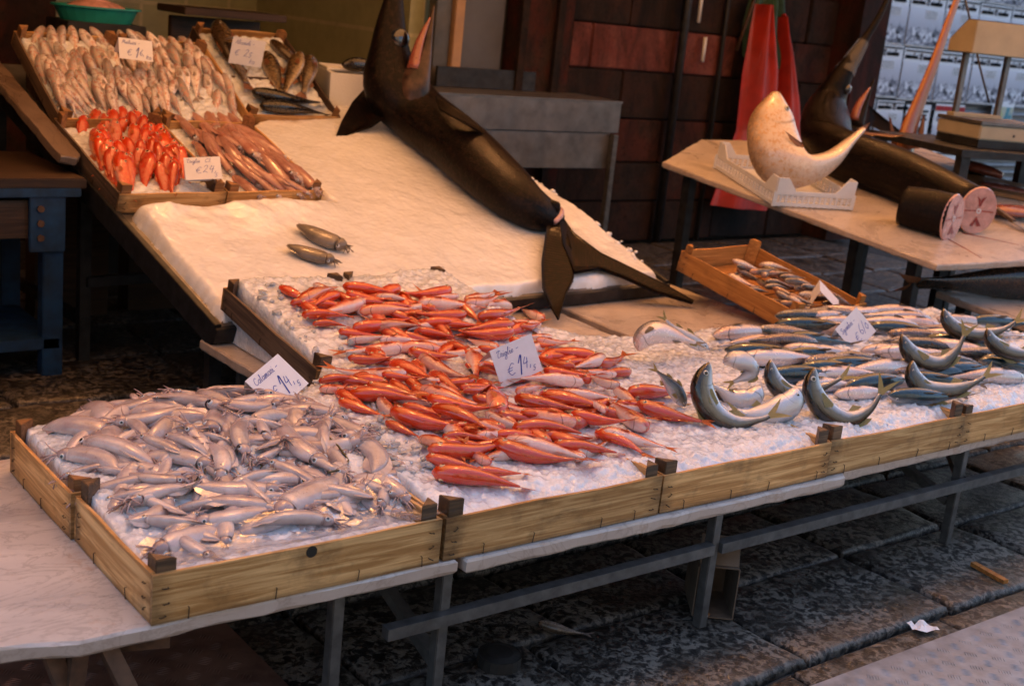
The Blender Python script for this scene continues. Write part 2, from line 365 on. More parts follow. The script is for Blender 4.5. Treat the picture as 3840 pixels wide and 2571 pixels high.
oi = a.rand(); sx = a.n('SeparateXYZ', i_0=uv); px, pz = sx.outputs[0], sx.outputs[2]
vec = a.n('Mapping', i_Vector=uv, i_Scale=(9, 1, 7)).outputs[0]
blk = a.n('TexVoronoi', i_Vector=vec, i_Scale=1.3, distance='CHEBYCHEV'); sil = a.noise(vec, .9, 6, .65)
town = a.ramp(a.math('ADD', a.math('MULTIPLY', blk.outputs['Color'], .55), a.math('MULTIPLY', sil, .55)), [(.35, (.04, .04, .05)), (.52, (.28, .28, .33)), (.70, (.80, .80, .85))])
skyc = a.ramp(pz, [(0, (.30, .30, .37)), (1, (.80, .80, .86))])
hor = a.math('GREATER_THAN', a.math('ADD', pz, a.math('MULTIPLY', sil, -.7)), .10)
a.set(Base_Color=a.mix(hor, town, skyc), Roughness=.75); M['poster_photo'] = a.m
simple('poster_paper', (.88, .88, .90), .8, 0, .06, 12); simple('print_black', (.03, .03, .035), .8); simple('print_red', (.45, .03, .03), .8); simple('print_grey', (.22, .22, .25), .8)
# a small stroke alphabet (handwriting), units: x-height 1, each stroke a polyline
SF = {
 'a': (1.0, [[(.8, .9), (.3, 1), (0, .5), (.3, 0), (.7, .3), (.8, 1), (.8, .2), (1, 0)]]), 'b': (.9, [[(0, .5), (.25, 2), (.1, 2), (.05, .2), (.4, 0), (.75, .5), (.4, .9), (.1, .5)]]),
 'c': (.8, [[(.7, .8), (.4, 1), (0, .5), (.3, 0), (.8, .2)]]), 'e': (.75, [[(0, .4), (.6, .6), (.4, 1), (0, .6), (.2, 0), (.75, .25)]]),
 'g': (.95, [[(.75, .9), (.3, 1), (0, .5), (.3, .1), (.75, .9), (.7, -.9), (.3, -1.1), (.1, -.7), (.9, .2)]]), 'h': (.95, [[(0, .3), (.3, 2), (.15, 2), (.1, 0), (.3, .9), (.6, 1), (.65, .1), (.95, .1)]]),
 'i': (.45, [[(0, .5), (.15, 1), (.15, .1), (.45, .1)], [(.2, 1.5), (.25, 1.6)]]), 'l': (.55, [[(0, .4), (.35, 1.9), (.15, 2), (.15, .2), (.5, .1)]]),
 'm': (1.3, [[(0, 0), (.1, 1), (.1, 0), (.35, 1), (.55, .9), (.55, 0), (.8, 1), (1, .9), (1, .1), (1.3, .1)]]), 'n': (.95, [[(0, 0), (.1, 1), (.1, 0), (.4, 1), (.65, .9), (.65, .1), (.95, .1)]]),
 'o': (.85, [[(.4, 1), (0, .5), (.35, 0), (.7, .5), (.4, 1), (.85, .9)]]), 'r': (.7, [[(0, 0), (.15, 1), (.3, 1.1), (.5, .9), (.45, .1), (.7, .1)]]),
 't': (.6, [[(.25, 1.8), (.2, .1), (.6, .1)], [(0, 1.1), (.55, 1.15)]]), 'u': (1.0, [[(0, .6), (.1, 1), (.1, .2), (.4, 0), (.7, .4), (.75, 1), (.75, .1), (1, .1)]]),
 'z': (.8, [[(0, 1), (.65, 1), (0, 0), (.8, .1)]]), 's': (.7, [[(.6, .9), (.3, 1), (.1, .7), (.5, .4), (.4, 0), (0, .1)]]),
 'C': (1.2, [[(1.1, 1.7), (.8, 2), (.2, 1.5), (0, .6), (.4, 0), (1.1, .3)]]), 'T': (1.2, [[(0, 1.6), (.4, 2), (1.3, 1.9)], [(.75, 1.95), (.45, .8), (.5, .1), (1, .1)]]),
 'S': (1.1, [[(1, 1.7), (.6, 2), (.2, 1.5), (.8, .8), (.5, 0), (0, .3)]]), 'M': (1.6, [[(0, 0), (.3, 2), (.6, .6), (1.1, 2), (1.3, .1), (1.6, .1)]]), 'A': (1.4, [[(0, 0), (.7, 2), (1.1, 0), (1.4, .2)], [(.2, .8), (1.1, .8)]]),
 'K': (1.0, [[(.1, 2), (0, 0)], [(.9, 1.3), (.05, .7), (.9, 0)]]), '-': (1.0, [[(.1, .7), (.9, .8)]]), ',': (.4, [[(.2, .2), (.05, -.3)]]), '/': (.7, [[(0, -.3), (.6, 2)]]), ' ': (.6, []),
 '€': (1.5, [[(1.3, 1.7), (.8, 1.9), (.3, 1.2), (.3, .5), (.8, 0), (1.4, .2)], [(0, 1.15), (1, 1.2)], [(0, .75), (.9, .8)]]),
 '0': (.8, [[(.4, 1.2), (0, .6), (.3, 0), (.7, .5), (.4, 1.2)]]), '1': (.8, [[(0, 1.2), (.45, 2.1), (.3, -.4)], [(.5, 2.0), (.36, -.35)]]), '2': (1.1, [[(.1, 1.5), (.5, 1.9), (.8, 1.4), (.1, .1), (.4, .3), (1, 0)]]),
 '4': (1.1, [[(.4, 1.8), (.1, .8), (.9, .9)], [(.8, 1.6), (.65, -.1)]]), '5': (.8, [[(.8, 1.2), (.3, 1.2), (.2, .7), (.6, .6), (.4, 0), (0, .1)]]), '6': (.9, [[(.7, 1.9), (.2, 1.1), (.1, .4), (.5, 0), (.8, .5), (.3, .8), (.1, .4)]]),
}
def strokes(mb, text, x, y, size, slant=.25, wd=.0011, z=.0006, m=0, jit=.0):
    for ch in text:
        adv, ss = SF.get(ch, SF[' '])
        for st in ss:
            # smooth each stroke
            p = np.array(st, float); 
            if len(p) > 2:
                t = np.linspace(0, len(p)-1, len(p)*4); i = np.clip(t.astype(int), 0, len(p)-2); f_ = (t-i)[:, None]
                p0 = p[np.clip(i-1, 0, len(p)-1)]; p1 = p[i]; p2 = p[i+1]; p3 = p[np.clip(i+2, 0, len(p)-1)]
                p = .5*((2*p1)+(-p0+p2)*f_+(2*p0-5*p1+4*p2-p3)*f_**2+(-p0+3*p1-3*p2+p3)*f_**3)
            p = np.stack([x+(p[:, 0]+p[:, 1]*slant)*size, y+p[:, 1]*size], 1)
            for q0, q1 in zip(p[:-1], p[1:]):
                d = q1-q0; L = np.linalg.norm(d)
                if L < 1e-6: continue
                nn = np.array([-d[1], d[0]])/L*wd/2; e = d/L*wd*.3
                qs = [q0-e-nn, q1+e-nn, q1+e+nn, q0-e+nn]
                mb.add([(q[0], q[1], z) for q in qs], [(0, 1, 2, 3)], m)
        x += (adv+.12)*size
    return x
def poster(x, z, wd, ht, kind, label, tilt=0, y=YS-.035):
    rt = empty('wall_poster', mat=Matrix.Translation((x, y, z)) @ Matrix.Rotation(R(tilt), 4, 'Y'))
    tag(rt, label, 'poster', 'posters pasted on the shutter')
    n = MB(); k = 6
    vs = []; 
    for j in range(k):
        for i in range(k): vs.append((-wd/2+wd*i/(k-1), rng.uniform(-.002, .002), ht*j/(k-1)))
    n.add(vs, [(j*k+i, j*k+i+1, (j+1)*k+i+1, (j+1)*k+i) for j in range(k-1) for i in range(k-1)]); n.build('sheet', M['poster_paper'], rt)
    def rect(nm, x0, x1, z0, z1, mt, off=.006):
        q = MB(); q.box(((x0+x1)/2*wd, -off, (z0+z1)/2*ht), ((x1-x0)*wd, .002, (z1-z0)*ht)); return q.build(nm, M[mt], rt)
    if kind == 'town':
        rect('photo', -.49, .49, .03, .74, 'poster_photo')
        rect('headline_bar', -.47, .47, .94, .97, 'print_black')
        q = MB(); strokes(q, 'mercoledi 27 dicembre'.replace('7', '1').replace('d', 'a'), -.46*wd, .81*ht, .022, .1, .009)
        q.build('headline', M['print_black'], rt, Matrix(((1, 0, 0, 0), (0, 0, -1, -.006), (0, 1, 0, 0), (0, 0, 0, 1))))
        rect('print_column', -.05, .30, .55, .72, 'poster_paper', .009)
        for q_ in range(6): rect('text_line', -.04, .28, .565+q_*.025, .573+q_*.025, 'print_grey', .0115)
        for q_ in range(2): rect('caption_block', rng.uniform(-.45, .1), rng.uniform(.2, .45), -.10-q_*.05, -.075-q_*.05, 'print_black', .004) if False else None
    elif kind == 'notice':
        for q_ in range(3): rect('heading_line', -.36, .30+.1*rng.random(), .84-q_*.085, .89-q_*.085, 'print_black')
        rect('emblem', -.42, .22, .42, .54, 'print_black'); rect('photo', -.42, .35, .08, .34, 'poster_photo')
    elif kind == 'colour':
        rect('picture', -.45, .45, .1, .9, 'poster_colour')
    elif kind == 'red':
        rect('red_bar', -.5, .5, .82, .95, 'print_red'); rect('heading_line', -.4, .4, .55, .68, 'print_grey'); rect('photo', -.5, .5, .0, .45, 'poster_photo')
a = NM('poster_colour'); v = a.coord('Generated'); f = a.noise(v, 3, 5); a.set(Base_Color=a.ramp(f, [(.3, (.02, .07, .16)), (.45, (.05, .28, .35)), (.55, (.55, .55, .45)), (.7, (.45, .48, .08))]), Roughness=.6); M['poster_colour'] = a.m
rowlab = ['town photograph poster in the upper row over the shutter', 'town photograph poster in the row level with the scale display', 'town photograph poster in the topmost row on the shutter']
for r_, zb in enumerate((1.43, .98, 1.88)):
    for c_ in range(7):
        poster(7.35+c_*.52+r_*.03, zb+rng.uniform(-.006, .006), .505, .44, 'town', rowlab[r_]+[', by the wall end', ', second from wall end', ', above the swordfish bill', ', left of the orange bill', ', behind the orange bill', ', behind the scale hood', ', beyond the scale'][c_], rng.uniform(-.5, .5))
low = [(7.78, .60, .34, .38, 'red', 'torn black and white poster under the town posters'), (8.22, .55, .36, .42, 'notice', 'white text notice with small black emblem on the shutter'), (8.62, .60, .38, .36, 'town', 'small concert photograph poster beside the white notice'), (9.04, .52, .36, .42, 'notice', 'pale text poster behind the orange bill'), (9.50, .62, .45, .34, 'red', 'poster with a red top bar behind the scale'), (10.35, .50, .36, .52, 'colour', 'teal and yellow poster seen right of the scale post'), (9.55, .32, .40, .28, 'notice', 'weathered notice low on the shutter behind the scale')]
for (x, z, wd, ht, k, lb) in low: poster(x, z, wd, ht, k, lb, rng.uniform(-1.5, 1.5), YS-.042)
n = MB(); n.box((9.2, YS+.35, 4.9), (5.6, .5, 4.5)); tag(n.build('sun_blocker_wall', M['plaster_red']), 'unseen plaster wall added above the roller shutter to block sun', 'wall')  # unseen wall added to keep the sun off the street behind
# pipes on the stone wall
n = MB(); n.tube([(5.145, YW-.06, 0), (5.145, YW-.06, 3.2)], .028, 10); tag(n.build('drain_pipe', M['dark_steel'], smooth=True), 'dark vertical drain pipe against the stone wall', 'pipe')
for (qa, qb) in (((1603, -60), (1597, 52)), ((1612, 85), (1606, 142))):
    pa = PY(*qa, YW-.05); pb = PY(*qb, YW-.05); n = MB(); n.tube([pb, (pb[0], pb[1], pa[2])], .012, 8)
    tag(n.build('cable_conduit', M['white_plastic'], smooth=True), 'short white plastic cable conduit on the stone wall', 'conduit', 'conduit pieces on the wall')
n = MB(); pb = PY(1590, 560, YW-.04); n.tube([(pb[0], YW-.04, 0.0), (pb[0]-.02, YW-.04, 3.2)], .016, 8); tag(n.build('cable_pipe', M['black'], smooth=True), 'thin black cable pipe between wall and red apron', 'pipe')

# awnings stretched over the stalls: unseen translucent red-orange canvas, added for warm light
def canvas(name, colr):
    a = NM(name); tr = a.n('BsdfTranslucent'); df = a.n('BsdfDiffuse'); rf = a.n('BsdfRefraction', i_Roughness=.30, i_IOR=1.3); mx = a.n('MixShader', i_0=.75); m3 = a.n('MixShader', i_0=.36)
    v = a.coord('Object', jitter=False); sx_ = a.n('SeparateXYZ', i_0=v).outputs[0]; st_ = a.math('FRACT', a.math('MULTIPLY', sx_, 1.7)); c = a.ramp(st_, [(.0, tuple(x*.45 for x in colr)), (.45, tuple(x*.45 for x in colr)), (.455, colr), (1.0, colr)], 'CONSTANT')  # stripes and refraction shaped for warm glints on the fish
    a.l(c, tr.inputs[0]); a.l(c, df.inputs[0]); a.l(c, rf.inputs[0]); a.l(df.outputs[0], mx.inputs[1]); a.l(tr.outputs[0], mx.inputs[2]); a.l(mx.outputs[0], m3.inputs[1]); a.l(rf.outputs[0], m3.inputs[2]); a.l(m3.outputs[0], a.out.inputs[0]); M[name] = a.m
canvas('awning_canvas', (1.0, .44, .15))
def awning(x0, x1, y0, y1, z0, z1, label, sag=.12):
    n = MB(); k = 14; vs = []
    for j in range(k):
        for i in range(k):
            s, t = i/(k-1), j/(k-1); vs.append((x0+(x1-x0)*s, y0+(y1-y0)*t, z0+(z1-z0)*t-sag*4*s*(1-s)*.6-sag*4*t*(1-t)*.4))
    n.add(vs, [(j*k+i, j*k+i+1, (j+1)*k+i+1, (j+1)*k+i) for j in range(k-1) for i in range(k-1)])
    rt = n.build('awning', M['awning_canvas'], smooth=True); tag(rt, label, 'awning', 'unseen awnings added over the stalls')

awning(-3.5, 6.9, .40, 3.25, 2.45, 2.8, 'unseen orange canvas awning, striped for glints, above the sloping display')
simple('ochre_plaster', (.26, .215, .17), .85, 0, .25, 2, .1)
hs = empty('bounce_facade', (2, -5.6, 0)); tag(hs, 'unseen ochre house front added across the street to bounce light', 'house')  # unseen house front added to bounce light onto the crates
n = MB(); n.box((-2.6, -.2, 2.75), (11, .4, 5.5)); n.build('wall', M['ochre_plaster'], hs)
for k in range(3):
    for z in (1.2, 4.6):
        n = MB(); n.box((-6.2+k*3.1, .012, z), (1.1, .02, 2.1)); w_ = n.build('shutter', M['blue_paint'] if z > 2 else M['old_wood'], hs)
        n = MB(); n.box((-6.2+k*3.1, .03, z-1.1), (1.3, .08, .08)); n.build('sill', M['marble'], hs)
cp = empty('shade_canopy', (2.0, 3.7, 2.85)); tag(cp, 'unseen dark sheet metal canopy added to block light above the shop', 'canopy')  # unseen canopy added to keep light off the back wall
for k in range(16):
    n = MB(); n.box((-4.6+k*.6, 0, .012*(k % 2)), (.62, 1.0, .006)); n.build('roof_sheet', M['dark_steel'], cp)

# ------------------------------------------------------------------ tables
def slab(name, poly, z1, th, mat, parent=None, mtx=None, rough=.006):
    """marble slab with a worn, uneven outline"""
    pts = []
    for (x0, y0), (x1, y1) in zip(poly, poly[1:]+poly[:1]):
        L = math.hypot(x1-x0, y1-y0); k = max(2, int(L/.04))
        for i in range(k): t = i/k; pts.append((x0+(x1-x0)*t+rng.uniform(-1, 1)*rough*.5, y0+(y1-y0)*t+rng.uniform(-1, 1)*rough*.5))
    cx_ = sum(p[0] for p in pts)/len(pts); cy_ = sum(p[1] for p in pts)/len(pts); n = len(pts)
    ins = []
    for x, y in pts:
        d = math.hypot(x-cx_, y-cy_); s = 1-rng.uniform(.4, 1.2)*.006/d; ins.append((cx_+(x-cx_)*s, cy_+(y-cy_)*s))
    vs = [(x, y, z1) for x, y in ins]+[(x, y, z1-.005) for x, y in pts]+[(x, y, z1-th+.006+rng.uniform(-.003, .003)) for x, y in pts]+[(x, y, z1-th) for x, y in ins]
    b = MB(); b.add(vs, [tuple(range(n))]+[(i+k*n, i+(k+1)*n, (i+1) % n+(k+1)*n, (i+1) % n+k*n) for k in range(3) for i in range(n)]+[tuple(range(4*n-1, 3*n-1, -1))])
    return b.build(name, M[mat], parent, mtx)
# front table: three marble slabs on a steel frame of square tube
ft = empty('front_table', (0, 0, 0)); tag(ft, 'long low steel frame of square tube standing under the front crates', 'table frame')
def leg(x, y, z0=0.0, z1=T0-.031, wd=.026, parent=ft, mt='galv', dx=0, dy=0):
    n = MB(); n.bar((x+dx, y+dy, z0), (x, y, z1), wd, wd, 0, (0, 1, 0)); return n.build('leg', M[mt], parent, bevel=.002)
def rail(p, q, wd=.026, parent=ft, mt='galv', nm='rail'):
    n = MB(); n.bar(p, q, wd, wd); return n.build(nm, M[mt], parent)
for x, y in ((.645, .045), (1.412, .012), (2.50, .05), (3.4, .04), (.645, .70), (1.42, .70), (2.49, .62), (3.4, .7), (.40, .06)): leg(x, y)
rail((.50, .029, .19), (1.399, .0, .215)); rail((1.425, .0, .213), (3.40, .028, .20))
rail((.645, .70, .10), (3.4, .70, .10)); rail((.645, .06, .296), (.645, .69, .296)); rail((2.50, .065, .13), (2.49, .60, .30)); rail((2.52, .05, .20), (3.3, .66, .12)); rail((.655, .62, .28), (.665, .07, .06))
rail((.70, .55, .0), (.46, .35, .29))
for args in ((('marble_slab', [(-.32, .135), (-.24, .04), (-.12, .005), (.3, .0), (.64, -.004), (.645, .86), (-.34, .86)], T0-.001, .03, 'marble'), 'wide marble slab with rust stains under the squid crates'),
             (('marble_slab', [(.655, -.012), (1.2, -.016), (1.86, -.014), (1.875, .0), (1.875, .86), (.655, .86)], T0-.002, .03, 'marble'), 'long marble slab edge under the red mullet crates'),
             (('marble_slab', [(1.885, .012), (2.6, .02), (3.6, .03), (3.6, .86), (1.885, .86)], T0-.0015, .028, 'marble'), 'marble slab edge under the mackerel crates')):
    o = slab(*args[0]); tag(o, args[1], 'marble slab')
# rough trestle legs under the left end
tr = empty('trestle', (0, 0, 0)); tag(tr, 'rusty splayed trestle under the stained end of marble slab', 'trestle')
for (qa, qb) in (((110, 1475), (155, 1590)), ((180, 1478), (165, 1600)), ((240, 1468), (300, 1590))):
    pa = PZ(*qa, T0-.035); pb = PD(*qb, np.dot(pa-CAM, _f)+.02); pb = pb+(pb-pa)*.9
    n = MB(); n.bar(pa, pb, .028, .028, 0, (1, 0, 0)); n.build('leg', M['rust'], tr)
n = MB(); n.bar((-.22, .12, T0-.05), (.05, .04, T0-.05), .03, .03); n.build('cross_bar', M['rust'], tr)
# second table: flat marble behind, under the tilted crates
o = slab('marble_slab', [(.83, 1.02), (.815, 1.64), (.86, 1.70), (2.25, 1.84), (2.20, 1.05)], T0-.003, .032, 'marble_warm'); tag(o, 'rear marble slab whose worn corner sticks out left of the tilted crate', 'marble slab')
o = slab('marble_slab', [(2.26, 1.05), (2.30, 1.84), (3.08, 1.93), (3.02, 1.05)], T0-.002, .03, 'marble_warm'); tag(o, 'bare marble slab below the swordfish tail', 'marble slab')
rt = empty('rear_table', (0, 0, 0)); tag(rt, 'steel legs carrying the rear marble slabs in shade', 'table frame')
for x, y in ((.95, 1.2), (.95, 1.62), (2.0, 1.2), (2.0, 1.7), (2.9, 1.15), (2.95, 1.8)): leg(x, y, 0, T0-.036, .028, rt, 'galv')
rail((.95, 1.22, .29), (.95, 1.60, .29), .028, rt); rail((.965, 1.2, .29), (2.88, 1.16, .29), .028, rt)
n = MB(); n.tube([(.93, 1.50, .40), (1.7, 1.56, .40)], [.055, .055], 12); tag(n.build('prop_log', M['grey_wood'], smooth=True), 'dark round log propping up the back of the tilted crate', 'log')
for (x0, y0) in ((.94, 1.33),):
    n = MB(); n.box((.98, 1.28, .2), (.10, .5, .34)); tag(n.build('steel_case', M['dark_steel'], bevel=.004), 'grey metal case standing under the rear marble slab', 'case')

# sloping display board with its steel side rail
dm = frame(R0, RA, RN)
ds = empty('sloping_display', mat=dm); tag(ds, 'sloping steel display board buried in ice, on dark legs', 'display board')
RW, RL = 2.02, 2.05
n = MB(); n.box((RW/2, RL/2, -.012), (RW, RL, .02)); n.build('board', M['steel'], ds)
for x in (-.012, RW+.012): n = MB(); n.box((x, RL/2, -.032), (.022, RL+.02, .085)); n.build('side_rail', M['dark_steel'], ds, bevel=.002)
n = MB(); n.box((RW/2, -.012, -.025), (RW+.046, .022, .05)); n.build('front_rail', M['dark_steel'], ds, bevel=.002)
inv = dm.inverted()
for u, v_ in ((.02, .05), (.02, 1.9), (.02, 1.05), (RW-.02, .05), (RW-.02, 1.9)):
    p = Vector(ramp(u, v_, -.08)); n = MB(); n.bar((p.x, p.y, 0), p, .04, .04, 0, (0, 1, 0)); n.build('leg', M['dark_steel'], ds, inv)
p, q = ramp(.02, 1.05, 0), ramp(.02, 1.9, 0); n = MB(); n.bar((p[0], p[1], .15), (q[0], q[1], .15), .035, .035); n.build('rail', M['dark_steel'], ds, inv)
p, q = ramp(.02, 1.05, 0), ramp(RW-.02, 1.05, 0); n = MB(); n.bar((p[0], p[1], .3), (q[0], q[1], .3), .035, .035); n.build('rail', M['dark_steel'], ds, inv)
# pinkish marble slab leaning along the left of the top crates
pa, pb, pc = PX(172, 362, .72), PX(-10, 150, .66), PX(-40, 215, .60)
sm = frame(pa, Vector(pb)-Vector(pa), Vector(np.cross(np.array(pb)-pa, np.array([-1., 0, .15]))))
o = slab('marble_slab', [(.0, -.01), (.01, .05), (.9, .05), (.9, -.035), (.03, -.035)], 0, .03, 'marble_brown'); o.matrix_world = sm
tag(o, 'narrow brown marble slab leaning left of the top crates', 'marble slab')

# blue painted bench on the left
bt = empty('blue_bench', (.3, 2.5, 0)); tag(bt, 'old blue painted wooden workbench in the shade at left', 'workbench')
bl = Matrix.Translation((-.3, -2.5, 0))
n = MB(); n.box((.18, 2.72, .685), (1.10, .62, .035)); n.build('top', M['old_wood'], bt, bl, bevel=.004)
n = MB(); n.box((.18, 2.42, .655), (1.06, .03, .03)); n.build('edge_strip', M['blue_paint'], bt, bl, bevel=.003)
for y in (2.46, 2.94):
    n = MB(); n.box((.625, y, .32), (.07, .06, .64)); n.build('leg', M['blue_paint'], bt, bl, bevel=.004)
n = MB(); n.box((.20, 2.45, .56), (.78, .03, .13)); n.build('apron', M['old_wood'], bt, bl, bevel=.003)
n = MB(); n.box((.60, 2.425, .55), (.12, .022, .20)); n.build('corner_plate', M['blue_paint'], bt, bl, bevel=.003)
n = MB(); n.box((.60, 2.70, .56), (.03, .44, .13)); n.build('apron', M['blue_paint'], bt, bl, bevel=.003)
n = MB(); n.box((.2, 2.68, .12), (.9, .5, .04)); n.build('shelf', M['blue_paint'], bt, bl, bevel=.003)
for z in (.50, .55, .60):
    n = MB(); n.tube([(.575, 2.412, z), (.575, 2.405, z)], .012, 8); n.build('bolt', M['rust'], bt, bl)

# diamond plate steps
a = NM('diamond_plate'); v = a.coord('Object', jitter=False)
f = a.noise(v, 25, 5, .6)
a.set(Base_Color=a.ramp(f, [(.3, (.15, .165, .19)), (.7, (.27, .29, .33))]), Metallic=.1, Roughness=a.ramp(f, [(.3, (.28,)*3), (.7, (.5,)*3)])); M['diamond_plate'] = a.m
a = NM('diamond_plate_brown'); v = a.coord('Object', jitter=False); f = a.noise(v, 12, 5, .6)
a.set(Base_Color=a.ramp(f, [(.3, (.16, .09, .07)), (.7, (.32, .20, .16))]), Metallic=.6, Roughness=.42); M['diamond_plate_brown'] = a.m
def plate(name, x0, x1, y0, y1, z, mt, label):
    rt_ = empty(name, ((x0+x1)/2, (y0+y1)/2, 0)); tag(rt_, label, 'metal plate')
    cx_, cy_ = (x0+x1)/2, (y0+y1)/2
    n = MB(); n.box((0, 0, z/2), (x1-x0, y1-y0, z)); n.build('sheet', M[mt], rt_, bevel=.002)
    n = MB(); st = .046; gx = int((x1-x0)/st); gy = int((y1-y0)/st)
    for i in range(gx):
        for j in range(gy):
            px_ = x0+(i+.5)*st-cx_; py_ = y0+(j+.5)*st-cy_; an = R(45) if (i+j) % 2 else R(-45)
            c, s = math.cos(an), math.sin(an)
            for k in (-2, -1, 0, 1, 2):
                ox, oy = px_-s*k*.0066, py_+c*k*.0066; hl = .0170-.0016*abs(k)
                n.add([(ox-c*hl, oy-s*hl, z), (ox-s*.0024, oy+c*.0024, z), (ox+c*hl, oy+s*hl, z), (ox+s*.0024, oy-c*.0024, z), (ox, oy, z+.0017)], [(0, 3, 4), (3, 2, 4), (2, 1, 4), (1, 0, 4)])
    o = n.build('raised_bars', M[mt], rt_); o['kind'] = 'stuff'
plate('diamond_plate', 1.05, 3.6, -1.05, -.335, .018, 'diamond_plate', 'bright silver diamond plate at the foot of the paving')
plate('diamond_plate', -.9, .385, -.35, .60, .018, 'diamond_plate_brown', 'brownish diamond plate on the street under the stained slab end')

# fillet table on the right (sloping marble) and the lower slab beside it
FN = np.array([-.042, -.129, .991]); FN = FN/np.linalg.norm(FN); F0 = np.array([3.568, 1.809, .682])
def PF(dx, dy, h=0.0): return PP(dx, dy, F0+FN*h, FN)
fa, fb_, fc_ = PF(2145, 606), PF(1515, 370), PF(2460, 590)
fx = Vector(fc_-fa).normalized(); fm = frame(fa, fx, FN); fmi = fm.inverted()
lb2 = fmi @ Vector(fb_)
o = slab('marble_slab', [(0, 0), (lb2.x, lb2.y), (lb2.x+.55, lb2.y+.42), (1.75, lb2.y+.42), (1.75, 0)], 0, .028, 'marble_warm', None, fm); tag(o, 'sloping pale brown marble slab carrying the cut swordfish', 'marble slab')
fl = empty('fillet_table', (0, 0, 0)); tag(fl, 'dark wooden legs under the swordfish cutting slab', 'table frame')
for (qx, qy, bx, by) in ((.12, .22, 0, 0), (.10, .55, 0, 0), (lb2.x+.12, lb2.y-.08, 0, 0), (.75, .12, 0, 0), (1.5, .2, 0, 0), (1.5, 1.2, 0, 0)):
    p = fm @ Vector((qx, qy, -.03)); n = MB(); n.bar((p.x, p.y, 0), p, .05, .05, 0, (0, 1, 0)); n.build('leg', M['dark_steel'], fl, bevel=.003)
p = PZ(2150, 668, .40); q = PZ(2342, 742, .40)
lm = frame(p, Vector(q)-Vector(p), (0, 0, 1)); L_ = (Vector(q)-Vector(p)).length
o = slab('marble_slab', [(-.02, 0), (L_+.5, 0), (L_+.5, .8), (.0, .8)], 0, .03, 'marble_warm', None, lm); tag(o, 'low marble slab with a rough edge below the cutting table', 'marble slab')
lw = empty('low_stand', (0, 0, 0)); tag(lw, 'dark stand under the low marble slab', 'table frame')
for (qx, qy) in ((.05, .1), (.5, .1), (.9, .1)):
    p = lm @ Vector((qx, qy, -.031)); n = MB(); n.bar((p.x, p.y, 0), p, .05, .05, 0, (0, 1, 0)); n.build('leg', M['dark_steel'], lw)

# stainless counter behind the display
sc = empty('steel_counter', (3.68, 3.95, 0)); tag(sc, 'stainless steel counter with a seam, behind the swordfish', 'counter')
sl = Matrix.Translation((-3.68, -3.95, 0))
n = MB(); n.box((3.67, 3.72, .845), (1.34, .018, .175)); n.build('upper_panel', M['steel'], sc, sl, bevel=.003)
n = MB(); n.box((3.66, 3.728, .65), (1.26, .014, .205)); n.build('lower_panel', M['steel'], sc, sl, bevel=.003)
n = MB(); n.box((3.67, 3.92, .936), (1.36, .42, .012)); n.build('top', M['steel'], sc, sl, bevel=.003)
for x in (3.05, 4.30): n = MB(); n.box((x, 3.70, .375), (.038, .038, .75)); n.build('leg', M['galv'], sc, sl, bevel=.003)
n = MB(); n.box((3.62, 4.09, 1.0), (.7, .02, .11)); n.build('back_guard', M['dark_steel'], sc, sl)

# ------------------------------------------------------------------ wooden fish crates
def wboard(L, h, th):
    """board along X, centred in X, base at z=0, uneven top edge"""
    k = 10; n = MB(); rows = []
    ph = rng.uniform(0, 6); am = rng.uniform(.0005, .0022)
    for i in range(k+1):
        x = -L/2+L*i/k; t = h+am*math.sin(ph+i*.9)+rng.uniform(-.0006, .0006); bz = rng.uniform(0, .0008); bow = .0015*math.sin(math.pi*i/k)
        rows.append([(x, -th/2-bow, bz), (x, th/2-bow, bz), (x, th/2-bow, t), (x, -th/2-bow, t)])
    vs = [p for r_ in rows for p in r_]
    fs = [(i*4+j, i*4+(j+1) % 4, (i+1)*4+(j+1) % 4, (i+1)*4+j) for i in range(k) for j in range(4)]+[(3, 2, 1, 0), (k*4, k*4+1, k*4+2, k*4+3)]
    n.add(vs, [f[::-1] for f in fs[:-2]]+[fs[-2][::-1], fs[-1][::-1]]); return n
def staples(pts):
    n = MB()
    for (x, z, lg, an) in pts:
        c, s = math.cos(an), math.sin(an)
        n.tube([(x-c*lg/2, .001, z-s*lg/2), (x-c*lg/2, -.0025, z-s*lg/2), (x+c*lg/2, -.0035, z+s*lg/2), (x+c*lg/2, .001, z+s*lg/2)], .0009, 5)
    return n
